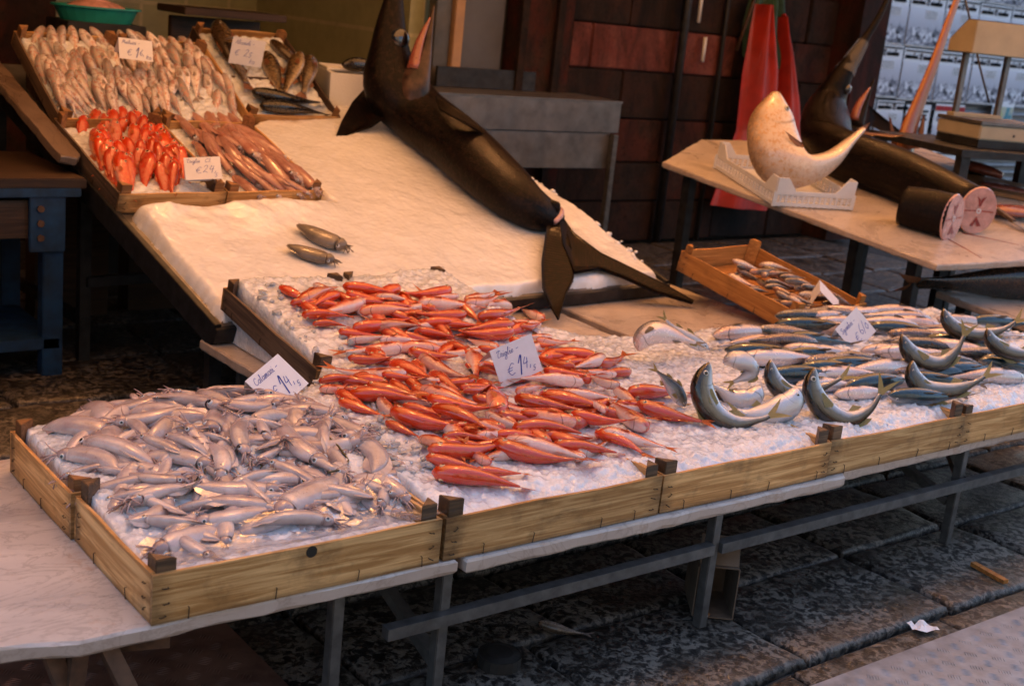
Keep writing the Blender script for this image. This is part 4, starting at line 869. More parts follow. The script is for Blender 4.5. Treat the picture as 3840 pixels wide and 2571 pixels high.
def make_fish(kind, L, lat=0, ver=0, body='mullet', fin='fin_red', iris='iris_red', eye_r=.016, dorsal=True, pect=True, tail=(.17, .13), fork=.55, eye_t=.115, ns=24, nr=14, finlets=False, eye_v=.45):
    """returns [(name, mesh)], body first; all in one local frame: +X head to tail, +Z dorsal"""
    hd, hv, hw = PROF[kind]; Lb = L*.85
    t, P_, T_, N_, B_ = spine(kind, Lb, lat, ver, ns); a1 = cub(TS, hd, t)*L; a2 = cub(TS, hv, t)*L; a3 = cub(TS, hw, t)*L
    out = []; vs, fs, uv = loft(P_, N_, B_, a1, a2, a3, t, nr, .92); out.append(('body', mk(kind+'_body', vs, fs, uv, [M[body]])))
    # tail fin
    e = len(t)-1; tl = tail[0]*L; sp_ = tail[1]*L; nb = 9; base = []; tips = []
    bend = rng.uniform(-.2, .2)
    for i in range(nb):
        s = -1+2*i/(nb-1); base.append(P_[e]-T_[e]*L*.012+N_[e]*s*(a1[e]*.9)); ln = tl*(1-fork*(1-abs(s)**1.3)); tips.append(P_[e]+T_[e]*ln+N_[e]*s*sp_*(.35+.65*abs(s))+B_[e]*(bend*abs(s)*tl*.4+rng.uniform(-.004, .004)*L))
    vs, fs, uv = sheet_fin(base, tips, 4); out.append(('tail_fin', mk('tail_fin', vs, fs, uv, [M[fin]])))
    def ifr(tt): i = min(int(tt*e), e-1); f_ = tt*e-i; return [(x[i]*(1-f_)+x[i+1]*f_) for x in (P_, T_, N_, B_, a1, a2, a3)]
    if dorsal:
        for (t0, t1, hgt, rk) in ((.34, .52, .075, .06), (.62, .76, .05, .05)):
            base = []; tips = []
            for i in range(6):
                tt = t0+(t1-t0)*i/5; p, T1, N1, B1, d1, _, _ = ifr(tt); base.append(p+N1*(d1-.002)); tips.append(p+N1*(d1+hgt*L*math.sin(math.pi*(.25+.7*(1-i/5)))*.45)+T1*rk*L*.9+B1*rng.uniform(-.008, .008)*L)
            vs, fs, uv = sheet_fin(base, tips, 3); out.append(('dorsal_fin', mk('dorsal_fin', vs, fs, uv, [M[fin]])))
        base = []; tips = []
        for i in range(5):
            tt = .64+.10*i/4; p, T1, N1, B1, _, d2, _ = ifr(tt); base.append(p-N1*(d2-.002)); tips.append(p-N1*(d2+.045*L*(1-i/5))+T1*.05*L)
        vs, fs, uv = sheet_fin(base, tips, 3); out.append(('anal_fin', mk('anal_fin', vs, fs, uv, [M[fin]])))
    if pect:
        for sg in (-1, 1):
            p, T1, N1, B1, _, d2, w1 = ifr(.25); base = []; tips = []
            for i in range(5):
                q = p+B1*sg*w1*.97-N1*d2*.25+N1*(i-2)*.008*L; base.append(q); tips.append(q+T1*.13*L*(1-.1*abs(i-1.5))+B1*sg*.014*L-N1*(.03-.012*i)*L)
            vs, fs, uv = sheet_fin(base, tips, 3); out.append(('pectoral_fin', mk('pectoral_fin', vs, fs, uv, [M[fin]])))
    for sg in (-1, 1):
        p, T1, N1, B1, d1, _, w1 = ifr(eye_t); s_ = math.sqrt(max(0, 1-eye_v**2)); q = p+N1*d1*eye_v+B1*sg*w1*s_*.99; nn = N1*(eye_v/d1*w1)+B1*sg*s_
        out.append(('eye', eye_mesh(q, nn, eye_r*L, M[iris])))
    return out
def put(proto, name, mtx, label, cat, group=None):
    root = bpy.data.objects.new(name, proto[0][1]); col.objects.link(root); root.matrix_world = mtx; tag(root, label, cat, group)
    for nm, me in proto[1:]:
        c = bpy.data.objects.new(nm, me); col.objects.link(c); c.parent = root
    return root
class Pile:
    """height field that lets fish rest on the ice and on one another"""
    def __init__(s, x0, x1, y0, y1, base, cell=.006):
        s.x0, s.y0, s.c = x0, y0, cell; s.nx = int((x1-x0)/cell)+2; s.ny = int((y1-y0)/cell)+2
        s.X, s.Y = np.meshgrid(x0+np.arange(s.nx)*cell, y0+np.arange(s.ny)*cell); s.H = base(s.X, s.Y)
    def win(s, x, y, r):
        i0 = max(0, int((x-r-s.x0)/s.c)); i1 = min(s.nx, int((x+r-s.x0)/s.c)+2); j0 = max(0, int((y-r-s.y0)/s.c)); j1 = min(s.ny, int((y+r-s.y0)/s.c)+2)
        return slice(j0, j1), slice(i0, i1)
    def at(s, x, y, r=.006):
        w_ = s.win(x, y, r); a_ = s.H[w_]; return float(a_.mean()) if a_.size else float(s.H.min())
    def rest(s, p, q, rad, hz, sink=.45, maxs=.35):
        """p,q: head and tail xy; rad: footprint radius list; hz: half thickness list -> z of axis at head and tail"""
        k = len(rad); ts = np.linspace(.06, .94, k); hs = []
        for t_, r_ in zip(ts, rad):
            x, y = p[0]+(q[0]-p[0])*t_, p[1]+(q[1]-p[1])*t_; a_ = s.H[s.win(x, y, r_*.55)]
            hs.append((np.percentile(a_, 75) if a_.size else s.H.min()))
        hs = np.array(hs); hz = np.array(hz); A_ = np.stack([np.ones(k), ts], 1); z = hs+hz*(1-sink*.5)
        c_, *_ = np.linalg.lstsq(A_, z, rcond=None); L = math.hypot(q[0]-p[0], q[1]-p[1])
        c_[1] = np.clip(c_[1], -maxs*L, maxs*L); zz = A_@c_; c_[0] += max(0, float(np.max(z-hz*sink-zz))) + 0.0
        c_[0] += float(np.mean(z-(A_@c_)))*.0
        return c_[0], c_[0]+c_[1]
    def stamp(s, p, q, z0, z1, rad, hz):
        for t_, r_, h_ in zip(np.linspace(.03, .97, len(rad)*3), np.repeat(rad, 3), np.repeat(hz, 3)):
            x, y = p[0]+(q[0]-p[0])*t_, p[1]+(q[1]-p[1])*t_; w_ = s.win(x, y, r_)
            d = ((s.X[w_]-x)**2+(s.Y[w_]-y)**2)/(r_*r_); top = z0+(z1-z0)*t_+h_*np.sqrt(np.clip(1-d, 0, 1)); top[d > 1] = -9
            s.H[w_] = np.maximum(s.H[w_], top)
def fish_matrix(head, tail, roll):
    """+X head->tail; roll 0 = dorsal up, +90 = lying on its side"""
    h_ = Vector(head); t_ = Vector(tail); x = (t_-h_).normalized(); z = Vector((0, 0, 1)); y = z.cross(x).normalized(); z = x.cross(y)
    m = Matrix((x, y, z)).transposed() @ Matrix.Rotation(R(roll), 3, 'X'); m = m.to_4x4(); m.translation = (h_+t_)/2; return m
def envelope(poly, base, lo, hi, ramp_px):
    """top of a heap: axis height allowed at a point, rising inwards from the heap's outline"""
    def f(d, p):
        X, Y = np.array([d[0]]), np.array([d[1]]); ins = inside(poly, X, Y)[0]; e = float(edge_dist(poly, X, Y)[0]) if ins else 0.0
        return float(base(np.array(p[0]), np.array(p[1])))+lo+hi*min(1, e/ramp_px)
    return f
def lay(pile, d0, d1, proto, L0, name, label, cat, group, roll, prof='mullet', zoff=0.0, lim=(.7, 1.25), sink=.45, zg=.44, stamp=True, lift=(0, 0), env=None):
    """lay one fish with its snout seen at d0 and its tail tip at d1"""
    z0 = z1 = zg
    hd, hv, hw = PROF[prof] if prof in PROF else PROF['mullet']; w5 = [cub(TS, hw, t_) for t_ in (.06, .28, .5, .72, .94)]; h5 = [cub(TS, hd, t_)*.5+cub(TS, hv, t_)*.5 for t_ in (.06, .28, .5, .72, .94)]
    cr, sr = abs(math.cos(R(roll))), abs(math.sin(R(roll)))
    for it in range(5):
        p, q = PZ(*d0, z0), PZ(*d1, z1); L = float(np.linalg.norm(p-q)); Lc = min(max(L, L0*lim[0]), L0*lim[1])
        m_ = (p+q)/2; dr_ = (q-p)/L; p, q = m_-dr_*Lc/2, m_+dr_*Lc/2
        hz = [(h_*cr+w_*sr)*Lc for w_, h_ in zip(w5, h5)]; rad = [(h_*sr+w_*cr)*Lc for w_, h_ in zip(w5, h5)]
        za, zb = pile.rest(p, q, rad, hz, sink, .2)
        if env: za, zb = min(za, env(d0, p)), min(zb, env(d1, q))
        z0 = .5*z0+.5*za; z1 = .5*z1+.5*zb
        if it >= 3: z0, z1 = za, zb
    p[2] = za+zoff+lift[0]; q[2] = zb+zoff+lift[1]
    if stamp: pile.stamp(p, q, p[2], q[2], rad, hz)
    m = fish_matrix(p, q, roll) @ Matrix.Scale(Lc/L0, 4)
    return put(proto, name, m, label, cat, group)

# ------------------------------------------------------------------ the heap of red mullet on the front ice
def hPB(X, Y): return np.where(inside(polyB, X, Y) | (Y < 1.0), hB(X, Y), T0)+.006
pileB = Pile(.5, 3.7, -.05, 1.9, hPB)
mul_protos = {}
for mt in ('mullet', 'mullet_pale', 'mullet_pink'):
    mul_protos[mt] = [make_fish('mullet', .19, la, ve, mt, 'fin_red', 'iris_red', .028, tail=(.21, .16)) for la, ve in ((-.5, .1), (-.2, -.25), (.1, .2), (.25, -.1), (.55, .15), (.0, .35))]
def z5(x, y): return (609.9+x*.39064, 548.9+y*.39064)
MUL = [(20, 255, 275, 120, 'S'), (560, 75, 880, 190, 'B'), (850, 110, 1250, 230, 'B'), (890, 120, 1200, 270, 'W'), (180, 190, 590, 140, 'B'), (200, 235, 420, 215, 'B'), (850, 290, 500, 190, 'W'), (640, 150, 880, 200, 'B'),
 (830, 220, 1110, 300, 'S'), (420, 215, 800, 310, 'B'), (240, 275, 480, 215, 'B'), (130, 375, 450, 250, 'S'), (435, 300, 250, 390, 'W'), (440, 310, 720, 350, 'S'), (620, 320, 870, 360, 'W'), (1110, 300, 770, 320, 'S'),
 (860, 360, 1240, 385, 'W'), (1130, 330, 960, 330, 'W'), (1495, 395, 1100, 270, 'S'), (1440, 370, 1180, 290, 'S'), (180, 430, 500, 440, 'B'), (625, 345, 270, 440, 'W'), (250, 480, 480, 500, 'B'), (520, 415, 880, 400, 'S'), (640, 380, 890, 390, 'B'),
 (1200, 440, 850, 430, 'S'), (1100, 400, 1410, 320, 'W'), (1170, 470, 1540, 410, 'B'), (395, 535, 900, 470, 'S'), (555, 510, 900, 490, 'W'), (890, 480, 1200, 480, 'B'), (1030, 490, 1260, 500, 'B'), (1470, 490, 1140, 530, 'B'), (860, 520, 1120, 570, 'W'),
 (1470, 520, 1620, 480, 'B'), (450, 590, 720, 560, 'W'), (1080, 630, 590, 590, 'W'), (1480, 545, 1090, 565, 'S'), (1390, 590, 1720, 625, 'B'), (1690, 570, 1480, 560, 'W'), (1560, 590, 1800, 600, 'S'), (850, 625, 430, 655, 'W'), (800, 650, 1150, 690, 'B'),
 (1040, 600, 1220, 650, 'S'), (450, 700, 760, 690, 'B'), (1220, 630, 1450, 660, 'B'), (870, 680, 1190, 810, 'S'), (700, 710, 980, 810, 'W'), (1200, 640, 1235, 810, 'W'), (1990, 690, 1560, 640, 'S'), (1760, 650, 1920, 680, 'S'), (1820, 760, 1540, 690, 'W'), (1995, 680, 1790, 750, 'W'), (1590, 770, 1960, 800, 'B'),
 (860, 800, 360, 765, 'W'), (280, 815, 560, 835, 'B'), (290, 870, 560, 830, 'S'), (1240, 740, 1420, 800, 'B'), (2070, 790, 1800, 760, 'W'), (560, 840, 900, 910, 'S'), (650, 790, 930, 810, 'B'), (440, 880, 680, 860, 'S'), (870, 860, 1260, 970, 'S'), (1000, 820, 1190, 920, 'W'), (440, 890, 920, 930, 'B'),
 (1150, 890, 1310, 850, 'S'), (1450, 890, 1640, 850, 'S'), (1890, 830, 1450, 800, 'W'), (2080, 870, 1860, 780, 'W'), (1680, 890, 2090, 935, 'W'), (1380, 1050, 1290, 840, 'S'), (1560, 890, 2010, 1020, 'S'), (1410, 920, 1890, 1010, 'B'), (1990, 1000, 1870, 930, 'W'), (2010, 890, 2530, 885, 'B'), (2130, 950, 2580, 1075, 'S'),
 (400, 930, 690, 1030, 'S'), (790, 980, 1010, 1055, 'W'), (900, 930, 1340, 1000, 'B'), (690, 1060, 890, 1150, 'S'), (900, 950, 1390, 1130, 'B'), (650, 1000, 1230, 1115, 'B'), (2260, 1140, 1980, 920, 'W'), (1750, 1020, 2140, 1070, 'B'), (1160, 1050, 1420, 1120, 'S'), (1850, 1105, 1370, 965, 'W'), (1400, 1080, 1880, 1120, 'B'), (1490, 1000, 1700, 1050, 'S'),
 (1900, 1100, 2230, 1245, 'S'), (1000, 1140, 1310, 1165, 'B'), (1940, 1110, 2370, 1225, 'W'), (870, 1140, 1160, 1260, 'S'), (1320, 1320, 1150, 1180, 'S'), (1330, 1150, 1930, 1290, 'W'), (1640, 1190, 2080, 1240, 'B'), (1260, 1190, 1870, 1310, 'B'), (900, 1270, 1290, 1320, 'S'), (1200, 1330, 1510, 1375, 'S'), (900, 1250, 1430, 1200, 'B'), (920, 1340, 1530, 1440, 'B')]
fl_ = {'B': 'orange red mullet, back upward, on the big front heap', 'S': 'pinkish red mullet on its side, on the big front heap', 'W': 'red mullet showing white belly, on the big front heap'}
sp_lab = {(20, 255): 'red mullet at the far left tip of the big heap, beside the cuttlefish', (1200, 640): 'small pale mullet pointing down slope beside the Triglie card', (1890, 830): 'white bellied red mullet lying across the foot of the Triglie card', (920, 1340): 'foremost orange mullet lying on bare ice near the squid crate post', (900, 1250): 'orange mullet with lifted tail just behind the foremost one',
          (2010, 890): 'red mullet whose tail touches the dark scad', (2130, 950): 'speckled red mullet at the right end of the heap, nearest the curved scad', (560, 75): 'topmost orange mullet at the back of the heap, below the swordfish ice', (850, 110): 'orange mullet at the back of the heap by a crate post', (1380, 1050): 'red mullet standing head down in the gap below the Triglie card'}
BN = ['strongly bent', 'gently bent', 'nearly straight', 'slightly curved', 'sharply curled', 'arch backed']
heapB = [(20, 235), (560, 100), (1000, 130), (1450, 330), (1700, 560), (2000, 680), (2080, 830), (2250, 980), (2250, 1130), (1950, 1220), (1300, 1300), (980, 1280), (640, 1020), (420, 900), (560, 760), (470, 640), (280, 480), (160, 420)]
hx = np.array([z5(*q)[0] for q in heapB]); hy = np.array([z5(*q)[1] for q in heapB]); k = 0; tries = 0
envB = envelope(list(zip(hx, hy)), hB, .022, .040, 90); envB0 = envelope(list(zip(hx, hy)), hB, .014, .024, 90)
while k < 135 and tries < 4000:
    tries += 1; dx_, dy_ = rng.uniform(hx.min(), hx.max()), rng.uniform(hy.min(), hy.max())
    if not inside(list(zip(hx, hy)), np.array([dx_]), np.array([dy_]))[0]: continue
    an = rng.gauss(.15, .35)+(math.pi if rng.random() < .35 else 0); ln = 80; kk = rng.choice('BSSW'); sg = 1 if math.cos(an) > 0 else -1
    
    lay(pileB, (dx_-ln*math.cos(an)/2, dy_-ln*math.sin(an)/2), (dx_+ln*math.cos(an)/2, dy_+ln*math.sin(an)/2), mul_protos[{'B': 'mullet', 'S': 'mullet_pink', 'W': 'mullet_pale'}[kk]][k % 6], .18, 'red_mullet', BN[k % 6]+' '+{'B': 'orange red mullet half buried, back up, under the big heap', 'S': 'pinkish red mullet half buried under the big heap', 'W': 'white bellied red mullet half buried under the big heap'}[kk], 'fish', 'red mullet heaped on the front ice', {'B': 68, 'S': 84, 'W': -98}[kk]*sg, 'mullet', 0, (.8, 1.0), .7, .45, env=envB0); k += 1
for (x0, y0, x1, y1, k) in MUL:
    if k == 'W' and (x0+y0) % 3 == 0: k = 'S'
    left = x1 >= x0; sg = 1 if left else -1
    roll = {'B': 70, 'S': rng.choice([78, 86, -96]), 'W': -98}[k]*sg+rng.uniform(-10, 10)
    mt = {'B': 'mullet', 'S': rng.choice(['mullet_pink', 'mullet', 'mullet_pink']), 'W': 'mullet_pale'}[k]
    bi = rng.randrange(6); lab_ = sp_lab.get((x0, y0)) or BN[bi]+' '+fl_[k]
    lay(pileB, z5(x0, y0), z5(x1, y1), mul_protos[mt][bi], .19, 'red_mullet', lab_, 'fish', 'red mullet heaped on the front ice', roll, 'mullet', 0, (.62, 1.18), .55, .46, env=envB)

# ------------------------------------------------------------------ mackerel and scad
def cspine(pts, dors, ns=28):
    p = np.array(pts, float); k = len(p); tt = np.linspace(0, k-1, 200); i = np.clip(tt.astype(int), 0, k-2); f_ = (tt-i)[:, None]
    p0 = p[np.clip(i-1, 0, k-1)]; p1 = p[i]; p2 = p[i+1]; p3 = p[np.clip(i+2, 0, k-1)]
    c = .5*((2*p1)+(-p0+p2)*f_+(2*p0-5*p1+4*p2-p3)*f_**2+(-p0+3*p1-3*p2+p3)*f_**3)
    s = np.concatenate([[0], np.cumsum(np.linalg.norm(np.diff(c, axis=0), axis=1))]); L = s[-1]; t = np.linspace(0, 1, ns)
    P_ = np.stack([np.interp(t*L, s, c[:, q]) for q in range(3)], -1); T_ = np.gradient(P_, axis=0); T_ /= np.linalg.norm(T_, axis=1)[:, None]
    dors = np.asarray(dors, float); D_ = np.broadcast_to(dors, P_.shape) if dors.ndim == 1 else np.stack([np.interp(t, np.linspace(0, 1, len(dors)), dors[:, q]) for q in range(3)], -1)
    N_ = D_-T_*np.sum(D_*T_, 1)[:, None]; N_ /= np.linalg.norm(N_, axis=1)[:, None]; B_ = np.cross(N_, T_)
    return t, P_, T_, N_, B_, L
_spine = spine
def curved_fish(kind, pts, dors, body, fin, iris, name, label, cat, group, eye_r=.016, tail=(.17, .12), fork=.6, pect=True, dorsal=True, eye_t=.10, girth=1.0, nr=16, eye_v=.35):
    global spine
    c = cspine(pts, dors); o = np.array(c[1]).mean(0); L = c[5]/.85
    def sp2(kind_, Lb, lat, ver, ns=26, ang=None): return c[0], c[1]-o, c[2], c[3], c[4]
    keep = PROF[kind]; PROF[kind] = tuple([v_*girth for v_ in a_] for a_ in keep); spine = sp2
    try: pr_ = make_fish(kind, L, 0, 0, body, fin, iris, eye_r, dorsal, pect, tail, fork, eye_t, 28, nr, False, eye_v)
    finally: spine = _spine; PROF[kind] = keep
    return put(pr_, name, Matrix.Translation(Vector(o)), label, cat, group)
def z6(x, y): return (1427.2+x*.39064, 548.9+y*.39064)
mac = {m_: [make_fish('mackerel', .31, la, ve, m_, 'fin_grey', 'iris_silver', .013, True, True, (.14, .10), .7, .09) for la, ve in ((-.25, .1), (.15, -.15), (.05, .12))] for m_ in ('mackerel', 'mackerel_pale')}
MAC = [(1100, 400, 1500, 410, 'W'), (1840, 440, 1250, 405, 'W'), (1850, 470, 1300, 425, 'W'), (1900, 500, 1400, 450, 'W'), (960, 440, 1500, 430, 'S'), (850, 450, 1330, 440, 'S'), (1880, 520, 1150, 470, 'W'), (740, 485, 1500, 520, 'B'), (1350, 500, 1980, 560, 'B'), (2250, 560, 1650, 500, 'S'),
 (420, 555, 1010, 530, 'W'), (680, 530, 1300, 530, 'S'), (2240, 610, 1560, 520, 'W'), (1450, 540, 2120, 600, 'S'), (1245, 605, 560, 590, 'S'), (800, 580, 1400, 600, 'B'), (2240, 690, 1560, 570, 'W'), (1700, 570, 2330, 650, 'B'), (530, 640, 1200, 690, 'B'), (1500, 590, 2100, 660, 'S'), (790, 630, 1600, 690, 'W'), (1420, 640, 2000, 700, 'W'), (2380, 700, 1800, 640, 'S'), (560, 690, 1250, 690, 'W'), (1000, 720, 1560, 700, 'S'),
 (1790, 740, 1180, 770, 'W'), (1050, 740, 1680, 720, 'B'), (1600, 690, 2250, 740, 'S'), (2040, 700, 2500, 770, 'B'), (2060, 690, 2520, 730, 'B'), (760, 790, 1350, 790, 'B'), (1780, 770, 2260, 750, 'B'), (1030, 780, 1600, 810, 'W'), (1560, 800, 2130, 850, 'B'), (2400, 810, 1880, 790, 'W'), (960, 850, 1420, 850, 'W'), (1250, 850, 1760, 850, 'B'), (1200, 900, 1620, 890, 'W'), (1500, 910, 2020, 920, 'B')]
ml_ = {'B': 'blue black striped mackerel lying back up in the mackerel pile', 'S': 'silver mackerel on its side in the mackerel pile', 'W': 'pale bellied mackerel turned up in the mackerel pile'}
ms_ = {(740, 485): 'long black backed mackerel along the back edge of the pile by bare marble', (1500, 910): 'striped blue mackerel on clear ice behind the front crate post', (1245, 605): 'mackerel whose head points at the foot of the Sgombri card', (790, 630): 'large pale mackerel with open flank below the Sgombri card'}
mpoly = [z6(*q) for q in [(420, 560), (740, 470), (1000, 410), (1400, 390), (1850, 440), (2450, 560), (2450, 830), (1950, 930), (1500, 930), (1000, 860), (560, 740)]]
envM = envelope(mpoly, hB, .020, .040, 60); envM0 = envelope(mpoly, hB, .014, .024, 60)
MN = ['down curved', 'slightly curved', 'straight']
for j_ in range(26):
    row = j_ % 9; x_ = rng.uniform(700, 2250); y_ = 430+row*52+rng.uniform(-15, 15)+max(0, 900-x_)*.12
    if x_ < 1000-(y_-430)*.6+250 and row < 2: x_ += 350
    if x_ > 1750 and row < 1: x_ -= 500
    kk = rng.choice('BWSW'); sg = rng.choice([1, -1]); hl3 = 300*sg
    lay(pileB, z6(x_-hl3, y_-12), z6(x_+hl3, y_+12), rng.choice(mac['mackerel' if kk == 'B' else 'mackerel_pale']), .30, 'mackerel', {'B': 'dark striped mackerel low in the mackerel pile', 'S': 'silvery mackerel low in the mackerel pile', 'W': 'pale bellied mackerel low in the mackerel pile'}[kk], 'fish', 'mackerel laid in rows on ice', {'B': 40, 'S': 80, 'W': -112}[kk]*sg, 'mackerel', 0, (.8, 1.05), .7, .44, env=envM0)
for (x0, y0, x1, y1, k) in MAC:
    left = x1 >= x0; sg = 1 if left else -1; roll = {'B': 48, 'S': 80, 'W': -106}[k]*sg+rng.uniform(-9, 9); m_ = {'B': 'mackerel', 'S': 'mackerel_pale', 'W': 'mackerel_pale'}[k]
    lay(pileB, z6(x0, y0), z6(x1, y1), mac[m_][(bi := rng.randrange(3))], .31, 'mackerel', ms_.get((x0, y0)) or MN[bi]+' '+ml_[k], 'fish', 'mackerel laid in rows on ice', roll, 'mackerel', 0, (.75, 1.15), .6, .45, env=envM)
def bow(zpts, zmid, girth, body, label, kind='mackerel', dors=None, fin='fin_yellow', back=0.0, eye_r=.02, name='scad', pect=True, lean=None):
    """fish curved upwards: the lowest point rests at height zmid, the ends rise in a plane facing roughly the viewer"""
    low_ = max(range(len(zpts)), key=lambda i: zpts[i][1]); pm = PZ(*z6(*zpts[low_]), zmid); dep = float((pm-CAM)@_f); n = len(zpts)
    pts = [PD(*z6(*q), dep+(back[i] if isinstance(back, (list, tuple)) else 0)) for i, q in enumerate(zpts)]
    if dors is None:
        c_ = (np.array(pts[0])+np.array(pts[-1]))/2; d_ = np.array([(lambda o_: o_/np.linalg.norm(o_))(np.array(p_)-c_+1e-6)+.45*(CAM-p_)/np.linalg.norm(CAM-p_) for p_ in pts])
    else: d_ = np.array(dors)
    return curved_fish(kind, pts, d_, body, fin, 'iris_silver', name, label, 'fish', 'curved scad and mackerel propped on the ice', eye_r, (.15, .085), .65, pect, True, .10, girth)
bow([(500, 715), (455, 850), (510, 1000), (640, 1070), (800, 1050), (850, 1030)], .435, 1.0, 'scad', 'dark backed scad curled into a hook, head raised and eye wide open')
bow([(1115, 745), (1100, 870), (1180, 1000), (1310, 1050), (1440, 990), (1500, 900)], .435, .9, 'scad', 'curled scad with raised head and yellow tail near the crate posts')
bow([(855, 700), (870, 810), (950, 895), (1060, 900), (1190, 850), (1270, 810)], .46, .95, 'scad', 'curved scad with its snout raised, lying between the two hooked ones', eye_r=.012)
bow([(1625, 550), (1660, 640), (1750, 715), (1860, 720), (1950, 640), (1990, 560)], .49, .95, 'scad', 'dark mackerel bent like a bow with both ends up, behind the Sgombri card row', eye_r=.010)
bow([(1690, 705), (1690, 790), (1760, 875), (1900, 885), (2040, 840), (2110, 800)], .465, 1.0, 'scad', 'bowed bluish fish with pointed snout and yellow tail over striped mackerel', eye_r=.010)
bow([(2125, 515), (2150, 590), (2230, 650), (2340, 670), (2480, 650)], .50, 1.0, 'scad', 'bent dark fish at the pile end with its snout up', eye_r=.010)
bow([(1870, 400), (1890, 470), (1960, 535), (2060, 560), (2200, 530), (2290, 480)], .50, .9, 'scad', 'thin curved fish at the rear of the mackerel pile by the low slab', eye_r=.010)
bow([(360, 975), (300, 880), (240, 810), (190, 765)], .44, 1.5, 'scad', 'scad lying nose down with its yellow tail toward the marble, beside the mullets', dors=(.5, -.5, .5), eye_r=.022)
bow([(500, 640), (400, 590), (300, 520), (245, 465)], .47, 1.15, 'scad_silver', 'silvery scad nose down on the pile edge with its yellow tail raised', dors=(.5, -.3, .6), eye_r=.02)
bow([(85, 650), (110, 580), (180, 540), (290, 560), (420, 600)], .47, 1.6, 'mackerel_pale', 'pale fish arching its head down over the ice edge by the marble', dors=(0, .8, .3), fin='fin_grey', name='mackerel')
bow([(800, 850), (740, 930), (650, 930), (570, 880), (520, 850)], .45, 2.0, 'scad_silver', 'silver bellied scad bent double beside the hooked one', dors=(.2, .6, -.6), pect=False)
bow([(1010, 860), (975, 950), (870, 1010), (740, 1020), (660, 1000)], .44, 1.75, 'scad_silver', 'big silver scad curled flat on clear ice under the raised one', dors=(.3, -.6, -.5), pect=False)
bow([(580, 720), (640, 700), (720, 720), (740, 780), (640, 830)], .47, 1.7, 'scad_silver', 'pale silver fish folded behind the raised scad head', dors=(0, .7, .4), pect=False, name='mackerel')

# small fish in the orange crate
smi = SM.inverted()
def LP(fr, d, h):
    n = np.array(fr.to_3x3() @ Vector((0, 0, 1))); P0 = np.array(fr @ Vector((0, 0, h))); return np.array(fr.inverted() @ Vector(PP(*d, P0, n)))
def lay_in(fr, pile, d0, d1, proto, L0, name, label, cat, group, roll, prof, lim=(.7, 1.2), sink=.5, hg=.05, local=None, cap=.105, dip=.0, xb=None):
    hd, hv, hw = PROF[prof]; w5 = [cub(TS, hw, t_) for t_ in (.06, .28, .5, .72, .94)]; h5 = [cub(TS, hd, t_)*.5+cub(TS, hv, t_)*.5 for t_ in (.06, .28, .5, .72, .94)]
    cr, sr = abs(math.cos(R(roll))), abs(math.sin(R(roll))); z0 = z1 = hg
    for it in range(5):
        if local is None: p, q = LP(fr, d0, z0), LP(fr, d1, z1)
        else: p, q = np.array((*local[0], z0)), np.array((*local[1], z1))
        L = float(np.linalg.norm(p-q)); Lc = min(max(L, L0*lim[0]), L0*lim[1]); dr_ = (q-p)/L
        if dr_[1] < 0 and p[1]+dr_[1]*Lc < .015: Lc = max(L0*.6, min(Lc, (p[1]-.015)/-dr_[1]))
        q = p+dr_*Lc
        if xb: sh_ = max(0, xb[0]-min(p[0], q[0]))-max(0, max(p[0], q[0])-xb[1]); p[0] += sh_; q[0] += sh_
        hz = [(h_*cr+w_*sr)*Lc for w_, h_ in zip(w5, h5)]; rad = [(h_*sr+w_*cr)*Lc for w_, h_ in zip(w5, h5)]
        za, zb = pile.rest(p, q, rad, hz, sink, .25); za, zb = min(za, cap), min(zb, cap-.008); z0 = .5*z0+.5*za; z1 = .5*z1+.5*zb
    zb -= dip; p[2] = za; q[2] = zb; pile.stamp(p, q, za, zb, rad, hz)
    return put(proto, name, fr @ fish_matrix(p, q, roll) @ Matrix.Scale(Lc/L0, 4), label, cat, group)
sf_p = [make_fish('hake', .15, la, ve, 'small_fish', 'fin_pale', 'iris_silver', .014, False, False, (.15, .09), .6) for la, ve in ((-.4, 0), (.2, .2), (.5, -.1), (0, 0))]
pl = Pile(0, .48, 0, .61, lambda X, Y: .02+.03*np.exp(-(((X-.24)/.2)**2+((Y-.18)/.2)**2)))
for k in range(46):
    x = rng.uniform(.05, .42); y = rng.uniform(.04, .44); an = rng.gauss(-.5, .55)
    lay_in(SM, pl, None, None, rng.choice(sf_p), .15, 'small_fish', 'small silvery fish lying loose in the orange crate', 'fish', 'small fish in the orange crate', rng.choice([80, -80, 40]), 'hake', (.75, 1.15), .6, .05,
           local=((x-.07*math.cos(an), y-.07*math.sin(an)), (x+.07*math.cos(an), y+.07*math.sin(an))))

# ------------------------------------------------------------------ crates on the slope: hake, mullet, bass
def z1(x, y): return (x*.3385, y*.3385)
def fill_ice(fr, W_, D_, h0, slope, label, seed):
    ice_bed('crushed_ice', [(.012, .012), (W_-.012, .012), (W_-.012, D_-.012), (.012, D_-.012)], lambda x, y: h0+slope*y+0*x, lambda x, y: 0*x+.008, label, 'ice', .007, 1500, (.008, .02), 1.0, .012, fr, .001, seed)
HK1 = frame(V0, RA, np.cross(RA, VB)); HK2 = frame(V0+RA*.408, RA, np.cross(RA, VB)); UM1, UM2 = upm(0), upm(.408); BSM = frame(B0, RA, np.cross(RA, VB))
for fr_, w_, d_, lb, sd_ in ((HK1, .402, .53, 'crushed ice under the hake in the top left crate', 21), (HK2, .402, .53, 'crushed ice under the hake of the crate next to the bass', 22), (UM1, .402, .58, 'coarse ice in the crate of upright mullets', 23), (UM2, .402, .58, 'ice below the red squid crate', 24), (BSM, .46, .60, 'ice in the sea bass crate', 25)):
    fill_ice(fr_, w_, d_, .036, .01, lb, sd_)
